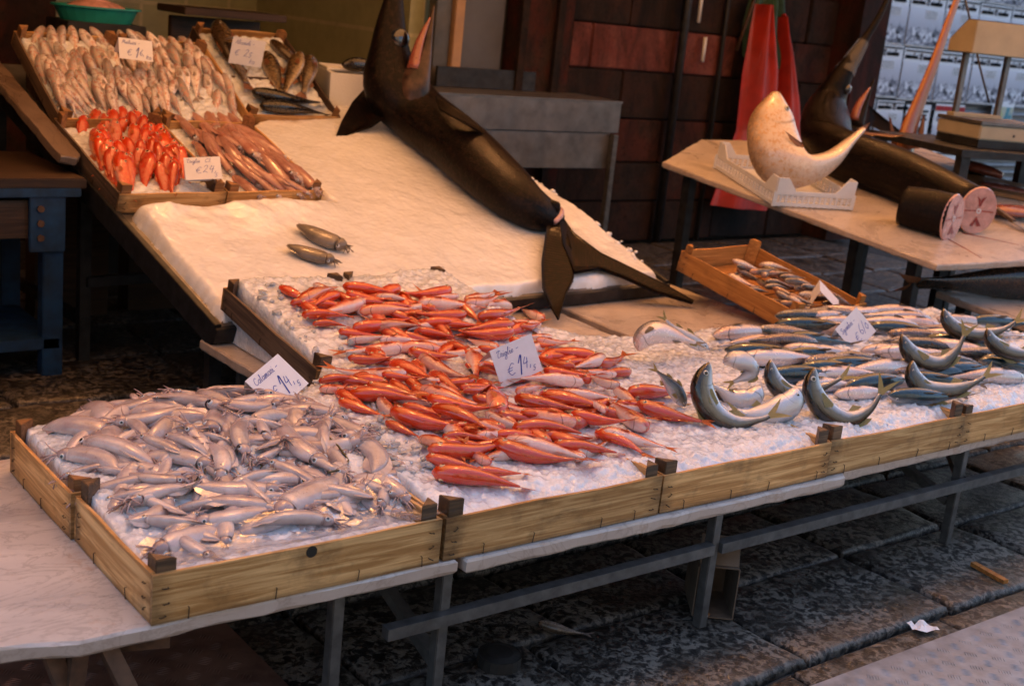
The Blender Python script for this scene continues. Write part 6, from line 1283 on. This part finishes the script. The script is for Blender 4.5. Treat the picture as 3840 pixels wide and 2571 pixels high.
# pectoral fins
blade(sw, 'pectoral_fin', [PR(996, 222, .30), PR(1030, 240, .32), PR(1070, 266, .31), PR(1106, 302, .27)], [PR(1006, 250, .29), PR(1035, 268, .31), PR(1070, 286, .30), PR(1104, 306, .27)], 'fin_dark', .006, so)
blade(sw, 'pectoral_fin', [PR(838, 200, .14), PR(806, 235, .11), PR(781, 280, .07), PR(764, 324, .035)], [PR(890, 262, .14), PR(850, 290, .09), PR(815, 302, .055), PR(768, 325, .033)], 'fin_dark', .008, so)
# crescent tail fin
blade(sw, 'tail_fin', [PR(*q, h_) for q, h_ in (((1258, 485), .08), ((1246, 545), .075), ((1238, 600), .065), ((1240, 655), .05), ((1258, 698), .04), ((1276, 729), .03))], [PR(*q, h_) for q, h_ in (((1290, 500), .09), ((1304, 560), .085), ((1314, 610), .07), ((1312, 640), .055), ((1294, 672), .045), ((1279, 727), .03))], 'fin_dark', .014, so, 7)
blade(sw, 'tail_fin', [PR(*q, h_) for q, h_ in (((1276, 486), .09), ((1312, 535), .09), ((1372, 580), .08), ((1450, 618), .06), ((1525, 655), .04), ((1586, 690), .02))], [PR(*q, h_) for q, h_ in (((1286, 560), .085), ((1312, 624), .07), ((1370, 614), .065), ((1425, 634), .05), ((1500, 668), .035), ((1584, 693), .02))], 'fin_dark', .014, so, 7)
me, _, _ = big_loft('cut_flesh', [PR(1268, 470, .12), PR(1275, 488, .11), PR(1268, 508, .10)], np.array([.5, -.5, .4]), [.012, .03, .012], [.012, .02, .012], [.010, .022, .012], [M['flesh']], 10, 12, so); part(sw, 'cut_flesh', me)
me, _, _ = big_loft('tail_keel', [PR(1240, 465, .13), PR(1262, 480, .13), PR(1268, 470, .13)], np.array([0, -.5, .6]), [.02, .045, .012], [.02, .03, .012], [.015, .03, .01], [M['fin_dark']], 10, 12, so); part(sw, 'tail_keel', me)

# ------------------------------------------------------------------ cut swordfish, chunk, head and amberjack on the right table
cA, cB = PF(1905, 345, .10), PF(2228, 478, .108); cM = (cA+cB)/2+np.array(FN)*.012
nk = PF(1900, 285, .12); dk = float((nk-CAM)@_f)
pts = [PD(2075, -120, dk+.02), PD(2020, 20, dk), PD(1975, 95, dk), PD(1925, 175, dk), PD(1893, 250, dk), cA+np.array(FN)*.01, cM, cB]
rr = [.012, .018, .028, .068, .118, .134, .128, .102]
dors = np.array([[-.8, -.1, .1]]*5+[[-.2, -.2, 1]]*3)
me, so2, S2 = big_loft('cut_swordfish_body', pts, dors, rr, rr, [x*.85 for x in rr], [M['sword']], 50, 26); s2 = bpy.data.objects.new('swordfish', me); col.objects.link(s2); s2.location = so2; tag(s2, 'cut swordfish on the marble, head raised and steak face exposed', 'swordfish', 'swordfish on the stalls')
def steak_face(root, c, ax, r1, r2, o, upv):
    ax = Vector(ax).normalized(); u_ = (Vector(upv)-ax*Vector(upv).dot(ax)).normalized(); w_ = ax.cross(u_); c = Vector(c)-Vector(o)
    n = MB(); k = 28
    vs = [c+ax*.004]+[c+(u_*math.cos(2*math.pi*j/k)*r1+w_*math.sin(2*math.pi*j/k)*r2)*.97+ax*.003 for j in range(k)]+[c+(u_*math.cos(2*math.pi*j/k)*r1+w_*math.sin(2*math.pi*j/k)*r2)*1.005-ax*.004 for j in range(k)]
    n.add(vs, [(0, 1+j, 1+(j+1) % k) for j in range(k)]+[(1+j, 1+k+j, 1+k+(j+1) % k, 1+(j+1) % k) for j in range(k)]); part(root, 'steak_face', n.mesh('steak_face')).data.materials.append(M['flesh'])
    def patch(nm, pts_, mat, h_):
        q = MB(); q.add([c+u_*a_*r1+w_*b_*r2+ax*h_ for a_, b_ in pts_], [tuple(range(len(pts_)))]); me_ = q.mesh(nm); me_.materials.append(M[mat]); part(root, nm, me_)
    patch('dark_muscle', [(.62, -.25), (.50, -.02), (.18, .02), (.18, -.04), (.42, -.14)], 'flesh_line', .0062); patch('dark_muscle', [(.62, .25), (.46, .14), (.20, .05), (.20, 0), (.48, .05)], 'flesh_line', .0066)
    patch('dark_muscle', [(-.62, -.32), (-.30, -.02), (-.22, .03), (-.40, .06), (-.66, -.1)], 'flesh_line', .0062); patch('dark_muscle', [(-.64, .3), (-.34, .1), (-.24, .03), (-.36, .02), (-.66, .12)], 'flesh_line', .0066)
    patch('dark_muscle', [(.03, .12), (-.02, .12), (-.05, .8), (.0, .82)], 'flesh_red', .0062); patch('dark_muscle', [(.03, -.12), (-.02, -.12), (-.04, -.8), (.02, -.8)], 'flesh_red', .0062)
    for (a_, b_, ra, rb) in ((.40, -.42, .36, .36), (.40, .42, .36, .36), (-.36, -.42, .36, .38), (-.36, .42, .36, .38)): patch('muscle_block', [(a_+ra*math.cos(2*math.pi*j/14), b_+rb*math.sin(2*math.pi*j/14)) for j in range(14)], 'flesh', .0046)
    patch('backbone', [(.11*math.cos(2*math.pi*j/12), .13*math.sin(2*math.pi*j/12)) for j in range(12)], 'white_plastic', .0072); patch('marrow', [(.06*math.cos(2*math.pi*j/12), .07*math.sin(2*math.pi*j/12)) for j in range(12)], 'flesh', .0078)
tc = (CAM-cB)/np.linalg.norm(CAM-cB); steak_face(s2, cB+S2[2][-1]*.022, S2[2][-1]+tc*.45, .108, .094, so2, FN)
ii = min(range(len(S2[0])), key=lambda i: np.hypot(*(np.array(pxl(S2[1][i]+so2))-np.array((1915, 205))))); surf_eye(s2, S2, so2, ii/(len(S2[0])-1)+.001, -.3, .03, 'iris_dark')
jt, jb = PD(2000, 180, dk), PD(1955, 290, dk-.02); me, _, _ = big_loft('lower_jaw', [jt, (jt+jb)/2, jb], np.array([1., -.1, 0]), [.004, .018, .05], [.004, .018, .05], [.004, .024, .05], [M['sword']], 12, 12, so2); part(s2, 'lower_jaw', me)
me, _, _ = big_loft('mouth', [PD(1990, 200, dk-.03), PD(1964, 240, dk-.05), PD(1952, 275, dk-.05)], np.array([1., -.1, 0]), [.004, .018, .02], [.004, .018, .02], [.004, .024, .03], [M['mouth_pink']], 12, 12, so2); part(s2, 'mouth', me)
w0, w1 = PD(1975, 95, dk), PD(1932, 165, dk); n = MB(); t7 = np.linspace(0, 1, 9); n.tube([w0*(1-t_)+w1*t_-so2 for t_ in t7], [(.032+.024*t_)*(1+.07*rng.uniform(-1, 1)) for t_ in t7], 14, 0, False); me = n.mesh('bill_wrap', True); me.materials.append(M['plastic_film']); part(s2, 'bill_wrap', me)
blade(s2, 'pectoral_fin', [PD(1985, 240, dk+.25), PD(1990, 265, dk+.25), PD(1985, 285, dk+.25)], [PD(2060, 300, dk+.3), PD(2062, 305, dk+.3), PD(2050, 315, dk+.3)], 'fin_dark', .006, so2)
# cut chunk of swordfish
c0, c1 = PF(2066, 470, .088), PF(2172, 498, .092); me, so3, S3 = big_loft('swordfish_chunk', [c0, (c0+c1)/2, c1], FN, [.088, .102, .105], [.086, .09, .092], [.082, .088, .088], [M['sword']], 14, 26)
s3 = bpy.data.objects.new('swordfish_chunk', me); col.objects.link(s3); s3.location = so3; tag(s3, 'thick round chunk of swordfish with a pink cut face', 'fish chunk'); tc = (CAM-c1)/np.linalg.norm(CAM-c1); steak_face(s3, c1+S3[2][-1]*.012, S3[2][-1]+tc*.25, .108, .092, so3, FN)
# second bill: a severed head standing behind, its bill wide and orange brown
fish_mat('bill_orange', (.30, .10, .03), (.46, .17, .05), (.52, .22, .07), None, .3, None, .35, (60, 20), 0, (.3, .6), gill=False)
q0 = PF(2072, 350, .05); dq = float((q0-CAM)@_f)+.10
rr = [.020, .032, .042, .054, .075, .085]; me, so4, S4 = big_loft('swordfish_bill', [PD(2215, -70, dq), PD(2170, 50, dq), PD(2135, 150, dq), PD(2102, 235, dq), PD(2075, 310, dq), PD(2068, 372, dq)], np.array([.2, -.9, .2]), [x*.5 for x in rr], [x*.5 for x in rr], rr, [M['bill_orange']], 24, 14)
s4 = bpy.data.objects.new('severed_swordfish', me); col.objects.link(s4); s4.location = so4; tag(s4, 'severed swordfish head standing on end with an orange brown bill', 'swordfish head')
for qa, qb, qc in (((2040, 345), (2055, 345), (2034, 268)), ((2090, 340), (2110, 335), (2112, 262))): blade(s4, 'jaw_side', [PD(*qa, dq+.02), PD((qa[0]+qb[0])/2, qa[1], dq-.03), PD(*qb, dq+.02)], [PD(*qc, dq), PD(qc[0]+1, qc[1]+2, dq), PD(qc[0]+3, qc[1]+3, dq)], 'fin_brown', .012, so4)
# amberjack curled in the white plastic crate
pcA = np.array([3.762, 2.371, .764]); pcB = np.array([3.568, 1.809, .682]); pcD = np.array([3.946, 1.679, .682])
wm = frame(pcB+FN*.002, Vector(pcD-pcB), FN); Wc, Dc, Hc = .40, .594, .105
wc = empty('plastic_crate', mat=wm); tag(wc, 'white plastic slotted crate holding the big pale fish', 'crate')
def lattice(L, h_, nx_, nz_):
    n = MB(); th = .006
    for z in (.012, h_*.62): n.box((0, 0, z), (L, th*1.2, .016))
    for i in range(nx_+1): x = -L/2+L*i/nx_; n.box((x, .001, h_*.33), (.008 if 0 < i < nx_ else .02, th, h_*.64))
    for k_ in range(nz_): n.box((0, .0015, .03+k_*h_*.11), (L, th*.6, .005))
    for sg in (-1, 1): # raised corner ears
        n.add([(sg*L/2, -th/2, h_*.6), (sg*L/2, -th/2, h_*1.25), (sg*(L/2-.05), -th/2, h_*1.25), (sg*(L/2-.10), -th/2, h_*.68), (sg*L/2, th/2, h_*.6), (sg*L/2, th/2, h_*1.25), (sg*(L/2-.05), th/2, h_*1.25), (sg*(L/2-.10), th/2, h_*.68)], [(0, 1, 2, 3), (7, 6, 5, 4), (0, 4, 5, 1), (1, 5, 6, 2), (2, 6, 7, 3), (3, 7, 4, 0)])
    return n
lattice(Wc, Hc, 14, 4).build('end_wall', M['white_plastic'], wc, Matrix.Translation((Wc/2, 0, 0))); lattice(Wc, Hc, 14, 4).build('end_wall', M['white_plastic'], wc, Matrix.Translation((Wc/2, Dc, 0)))
for x in (0, Wc): lattice(Dc-.014, Hc, 20, 4).build('side_wall', M['white_plastic'], wc, Matrix.Translation((x, Dc/2, 0)) @ Matrix.Rotation(-math.pi/2, 4, 'Z'))
n = MB(); n.box((Wc/2, Dc/2, .006), (Wc-.02, Dc-.02, .008)); n.build('base', M['white_plastic'], wc)
aj = PF(1800, 400, .10); da = float((aj-CAM)@_f)
pts = [PD(1774, 214, da+.05), PD(1770, 258, da+.02), PD(1768, 308, da), PD(1788, 362, da-.03), PD(1838, 388, da-.03), PD(1894, 370, da), PD(1940, 328, da+.02), PD(1974, 296, da+.04)]
dors = np.array([[-.75, .55, .1]]*3+[[-.55, .6, -.3]]+[[-.1, .6, -.5]]*4)
me, so5, S5 = big_loft('amberjack_body', pts, dors, [.022, .092, .124, .130, .112, .086, .050, .020], [.026, .090, .120, .112, .090, .074, .046, .020], [.020, .062, .080, .082, .070, .048, .024, .012], [M['amberjack']], 44, 24, None, 1.18)
am = bpy.data.objects.new('amberjack', me); col.objects.link(am); am.location = so5; tag(am, 'big pale amberjack curled head up in the white plastic crate', 'fish')
surf_eye(am, S5, so5, .12, -.5, .013, 'iris_silver')
blade(am, 'tail_fin', [PD(1962, 294, da+.04), PD(1966, 299, da+.03), PD(1968, 305, da+.04)], [PD(1990, 280, da+.06), PD(1978, 300, da+.04), PD(2000, 312, da+.02)], 'fin_brown', .004, so5)
blade(am, 'tail_fin', [PD(1966, 300, da+.03), PD(1968, 303, da+.03), PD(1968, 306, da+.03)], [PD(2066, 309, da+.02), PD(2070, 311, da+.02), PD(2040, 314, da+.02)], 'fin_brown', .004, so5)
blade(am, 'pectoral_fin', [PD(1796, 300, da-.10), PD(1802, 308, da-.10), PD(1806, 318, da-.10)], [PD(1838, 330, da-.09), PD(1838, 336, da-.09), PD(1830, 342, da-.09)], 'fin_brown', .003, so5)
# tuna like fish on the low slab
ta, tbb = PZ(2098, 648, .46), PZ(2420, 650, .47)
curved_fish('bass', [tbb+np.array([.25, -.1, 0]), tbb, (ta+tbb)/2+np.array([0, 0, .006]), ta], np.array([-.3, -.5, .7]), 'dark_bass', 'fin_brown', 'iris_dark', 'tuna', 'dark tuna with reddish tail lying on the low marble slab', 'fish', None, .01, (.11, .055), .75, False, False, .09, .72, 20)
# fillets, bone and knife on the cutting table
def fillet(d0, d1, wd, ht, label, mat='flesh_red', skin='black', name='fish_fillet', h=.01):
    p, q = PF(*d0, h), PF(*d1, h); k = 8; t_ = np.linspace(0, 1, k); rt_ = None
    me_, o_, _ = big_loft(name, [p*(1-x)+q*x+FN*ht*.5 for x in t_], FN, [ht*.5*s_ for s_ in (.4, .8, 1, 1, .95, .9, .7, .3)], [ht*.45]*8, [wd/2*s_ for s_ in (.4, .8, 1, 1, 1, .9, .7, .4)], [M[mat]], 14, 12)
    rt_ = bpy.data.objects.new(name, me_); col.objects.link(rt_); rt_.location = o_; tag(rt_, label, 'fillet', 'fish cuts on the cutting table'); return rt_
fillet((2190, 385), (2290, 412), .10, .06, 'red trimmed piece of swordfish behind the steak face', 'mouth_pink', h=.03)
fillet((2200, 400), (2250, 412), .09, .04, 'black skinned offcut under the red trimming', 'fin_dark', h=.0)
fillet((2240, 425), (2380, 450), .12, .03, 'flat pink fillet on the board beyond the cut swordfish', 'mouth_pink')
fillet((2260, 490), (2400, 500), .14, .05, 'thick pink fillet lying by the knife', 'mouth_pink')
kp, kq = PF(2275, 475, .05), PF(2345, 525, .012); kn = empty('knife', tuple((kp+kq)/2)); tag(kn, 'worn grey knife stuck beside the cut swordfish', 'knife'); ko = (kp+kq)/2
n = MB(); n.bar(Vector(kp-ko), Vector(kq-ko)*.3, .03, .016); n.build('handle', M['grey_wood'], kn, bevel=.003); n = MB(); n.bar(Vector(kq-ko)*.3, Vector(kq-ko)*2.2, .035, .003); n.build('blade', M['steel'], kn)
wb0, wb1 = PF(2205, 385, .0), PF(2500, 440, .0); n = MB(); bm_ = frame(PF(2255, 440, .001), Vector(wb1-wb0), FN); n.box((.3, .12, .012), (.9, .34, .022)); o = n.build('cutting_board', M['post_light'], None, bm_, bevel=.003); tag(o, 'brown wooden cutting board under pink fillets', 'cutting board')
for (d0, d1) in (((2165, 545), (2245, 590)), ((2200, 533), (2330, 560))):
    p, q = PF(*d0, .0009), PF(*d1, .0009); n = MB(); n.tube([p, (p+q)/2+np.array([.006, .004, 0]), q], [.003, .002, .001], 6); tag(n.build('blood_streak', M['flesh_line'], smooth=True), 'thin red blood streak on the cutting marble', 'blood streak', 'blood streaks on the marble')

# ------------------------------------------------------------------ scale on the table at the right back
sp0 = PD(2235, 338, 6.3); sdep = 6.3; sX = Vector((1, -.35, 0)).normalized(); smx = frame(sp0, sX, (0, 0, 1))
sc2 = empty('market_scale', mat=smx); tag(sc2, 'cream market scale with a clear hooded display on two posts', 'scale')
n = MB(); n.box((.22, .17, .02), (.44, .34, .04)); n.build('foot', M['black'], sc2)
n = MB(); n.box((.22, .17, .075), (.45, .35, .07)); n.build('housing', M['cream_plastic'], sc2, bevel=.006)
n = MB(); n.box((.22, .17, .122), (.46, .36, .018)); n.build('pan', M['steel'], sc2, bevel=.004)
n = MB(); n.box((.18, .30, .14), (.30, .06, .02)); n.build('post_base', M['cream_plastic'], sc2, bevel=.003)
for x in (.06, .32): n = MB(); n.box((x, .30, .30), (.028, .028, .31)); n.build('post', M['steel'], sc2, bevel=.003)
n = MB(); n.prism([(-.10, 0), (.10, 0), (.10, .06), (-.02, .16), (-.10, .16)], 0, .36)
n.build('display_hood', M['cream_plastic'], sc2, Matrix(((0, 0, 1, .0), (1, 0, 0, .28), (0, 1, 0, .45), (0, 0, 0, 1))), bevel=.004)
n = MB(); n.add([(.01, .385, .517), (.35, .385, .517), (.35, .265, .616), (.01, .265, .616)], [(0, 1, 2, 3)]); n.build('display_window', M['steel'], sc2)
n = MB(); n.box((.2, -.004, .07), (.012, .006, .012)); n.build('knob', M['black'], sc2)
n = MB(); n.box((.35, .25, -.02), (1.1, .8, .035)); o = n.build('table_top', M['dark_steel']); o.matrix_world = smx; 
st_ = empty('scale_table', mat=smx); tag(st_, 'dark table carrying the market scale', 'table'); o.parent = st_; o.matrix_parent_inverse = Matrix.Identity(4); o.matrix_world = smx
o.matrix_local = Matrix.Identity(4)
for x, y in ((-.15, -.1), (.8, -.1), (-.15, .6), (.8, .6)): n = MB(); n.box((x, y, -.04-(sp0[2]-.05)/2), (.05, .05, sp0[2]-.05)); n.build('leg', M['dark_steel'], st_)
fillet_pl = MB(); fillet_pl.box((.42, -.12, .012), (.3, .14, .02)); o = fillet_pl.build('fillet_tray', M['flesh'], None, smx, bevel=.004); tag(o, 'pink fillet laid on the table edge by the scale', 'fillet')
pA, pB = PY(2205, -30, YS-.08), PY(2255, 240, YS-.08); n = MB(); n.tube([PD(2200, -30, 7.2), PD(2222, 60, 7.15), PD(2240, 150, 7.1), PD(2262, 235, 7.0)], .006, 8); tag(n.build('power_cable', M['black'], smooth=True), 'black cable hanging behind the scale', 'cable')

# ------------------------------------------------------------------ red aprons, foam box, basin, box and litter
def apron(name, poly, y, mat, label, folds=5, seed=1):
    """hanging cloth: outline from its real place in front of the wall, pleated in depth"""
    P3 = [PY(*q, y) for q in poly]; n = MB(); nv = 16; nu = 22; vs = []
    lft = [p for p in P3[:len(P3)//2]]; rgt = [p for p in P3[len(P3)//2:]][::-1]
    def along(ps, t_): s = t_*(len(ps)-1); i = min(int(s), len(ps)-2); return ps[i]*(1-(s-i))+ps[i+1]*(s-i)
    for j in range(nv):
        a_, b_ = along(lft, j/(nv-1)), along(rgt, j/(nv-1))
        for i in range(nu):
            s = i/(nu-1); p = a_*(1-s)+b_*s; d_ = .035*math.sin(s*folds*math.pi+seed)*(1-.4*j/nv)-.07*math.sin(math.pi*s); vs.append((p[0], p[1]+d_, p[2]))
    q = [(j*nu+i, j*nu+i+1, (j+1)*nu+i+1, (j+1)*nu+i) for j in range(nv-1) for i in range(nu-1)]; m_ = len(vs); vs2 = vs+[(x, y_+.006, z) for x, y_, z in vs]; n.add(vs2, q+[tuple(c+m_ for c in reversed(f_)) for f_ in q])
    return tag(n.build(name, M[mat], smooth=True), label, 'apron', 'aprons hanging on the wall')
apron('hanging_apron', [(1735, 10), (1705, 170), (1690, 300), (1630, 470), (1760, 480), (1772, 300), (1775, 160), (1752, 10)], 3.98, 'red_cloth', 'bright red rubber apron hanging from the wall hook', 4, 1)
apron('hanging_apron', [(1775, 40), (1780, 140), (1775, 250), (1760, 330), (1830, 330), (1822, 230), (1805, 120), (1785, 30)], 4.03, 'red_cloth', 'second red apron fold hanging behind the bright one', 3, 2)
apron('hanging_apron', [(1720, -20), (1700, 60), (1700, 130), (1780, 160), (1795, 80), (1785, -20)], 4.06, 'green_cloth', 'dark green cloth hung above the red aprons', 5, 3)
n = MB(); n.tube([PY(1735, -30, 4.0), PY(1685, 115, 4.02)], .012, 8); tag(n.build('wooden_pole', M['old_wood'], smooth=True), 'thin pole leaning by the hanging aprons', 'pole')
bx = Matrix.Translation(Vector(PR(752, 243, .03))) @ Matrix.Rotation(R(-20), 4, 'Z')
fb2 = empty('foam_box', mat=bx); tag(fb2, 'white polystyrene fish box behind the swordfish head', 'foam box')
n = MB(); Wf, Df, Hf, tf = .34, .46, .15, .025
n.prism([(0, 0), (Wf, 0), (Wf, Df), (0, Df)], 0, .02); n.box((Wf/2, tf/2, Hf/2+.01), (Wf, tf, Hf-.02)); n.box((Wf/2, Df-tf/2, Hf/2+.01), (Wf, tf, Hf-.02)); n.box((tf/2, Df/2, Hf/2+.01), (tf, Df-2*tf-.002, Hf-.02)); n.box((Wf-tf/2, Df/2, Hf/2+.01), (tf, Df-2*tf-.002, Hf-.02)); n.build('tub', M['styrofoam'], fb2)
n = MB(); n.box((Wf*.46, Df*.62, Hf+.008), (Wf*.9, Df*.66, .014)); n.build('lid', M['styrofoam'], fb2, bevel=.004)
curved_fish('bass', [PD(782, 148, float((PR(752, 243, .03)-CAM)@_f)+.05), PD(830, 150, float((PR(752, 243, .03)-CAM)@_f)+.12), PD(880, 160, float((PR(752, 243, .03)-CAM)@_f)+.2)], np.array([0, 0, 1.]), 'dark_bass', 'fin_dark', 'iris_dark', 'sea_bass', 'dark fish tail end lying over the foam box', 'fish', None, .01, (.1, .08), .4, False, False)
# green basin on a stand
bp = PY(220, 50, 4.05); bs = empty('plastic_basin', tuple(bp)); tag(bs, 'teal plastic basin of pale fish on a stand in the shop', 'basin')
def ringm(rad_z, k=24, sx=1.0): 
    n = MB(); vs = []
    for (r_, z) in rad_z:
        for j in range(k): vs.append((math.cos(2*math.pi*j/k)*r_*sx, math.sin(2*math.pi*j/k)*r_*.7, z))
    n.add(vs, [(q*k+j, q*k+(j+1) % k, (q+1)*k+(j+1) % k, (q+1)*k+j) for q in range(len(rad_z)-1) for j in range(k)]+[tuple(range(k))]); return n
ringm([(.16, 0), (.19, .06), (.205, .062), (.205, .07), (.18, .068), (.155, .02), (.01, .02)]).build('bowl', M['green_plastic'], bs, smooth=False)
ringm([(.01, .105), (.10, .085), (.15, .06), (.15, .05)]).build('contents', M['flesh'], bs, smooth=True)
n = MB(); n.box((bp[0], bp[1], bp[2]/2), (.36, .3, bp[2])); tag(n.build('basin_stand', M['black'], bevel=.004), 'dark stand under the teal basin', 'stand')
# cardboard box lying under the front table
cb = empty('cardboard_box', mat=Matrix.Translation((1.43, .055, .0)) @ Matrix.Rotation(R(-38), 4, 'Z') @ Matrix.Scale(.78, 4)); tag(cb, 'open cardboard box standing on the paving behind the table leg', 'box')
for nm, c_, d_ in (('side', (0, .0+.10, .09), (.004, .2, .17)), ('side', (.13, .10, .09), (.004, .2, .17)), ('bottom', (.065, .10, .004), (.126, .2, .004)), ('back', (.065, .198, .09), (.126, .004, .17)), ('top', (.065, .10, .178), (.126, .2, .004))):
    n = MB(); n.box(c_, d_); n.build(nm, M['cardboard'], cb)
n = MB(); n.box((.065, .03, .225), (.126, .004, .095), 0, Matrix.Rotation(R(-20), 3, 'X')); n.build('flap', M['cardboard'], cb)
# litter on the paving
sqf = [make_fish('hake', .13, .3, 0, 'small_fish', 'fin_pale', 'iris_silver', .012, False, False)]
p, q = PZ(1222, 1423, .012), PZ(1345, 1452, .012); put(sqf[0], 'dropped_fish', fish_matrix(p, q, 85) @ Matrix.Scale(float(np.linalg.norm(p-q))/.13, 4), 'small grey fish dropped on the dark paving', 'fish')
n = MB(); pp = PZ(2110, 1438, .004); vs = []; 
for j in range(5):
    for i in range(6): vs.append((pp[0]+(i-2.5)*.012+(j-2)*.004, pp[1]+(j-2)*.012-(i-2.5)*.004, pp[2]+rng.uniform(0, .014)))
n.add(vs, [(j*6+i, j*6+i+1, (j+1)*6+i+1, (j+1)*6+i) for j in range(4) for i in range(5)]); tag(n.build('crumpled_paper', M['paper']), 'crumpled white paper scrap on the paving by the plate', 'paper scrap')
n = MB(); p = PZ(1615, 1408, .007); n.tube([p-np.array([.012, 0, 0]), p+np.array([.004, .002, 0])], .004, 8); n.tube([p+np.array([.004, .002, 0]), p+np.array([.014, .004, 0])], .004, 8, 1); tag(n.build('cigarette_butt', [M['paper'], M['post_light']]), 'cigarette butt beside the table leg foot', 'cigarette butt')
n = MB(); p = PZ(1140, 1520, .0); vs = []
n.tube([(p[0], p[1], 0), (p[0], p[1], .03)], .05, 18); n.tube([(p[0], p[1], .03), (p[0], p[1], .034)], [.046, .03], 18); tag(n.build('jar_cap', M['black'], smooth=False), 'round black plastic cap lying in shade under the table', 'cap')
n = MB(); n.bar(PZ(2225, 1288, .008), PZ(2300, 1330, .008), .02, .012); tag(n.build('wood_strip', M['orange_pine']), 'broken wood strip on the paving by the table leg', 'wood strip')
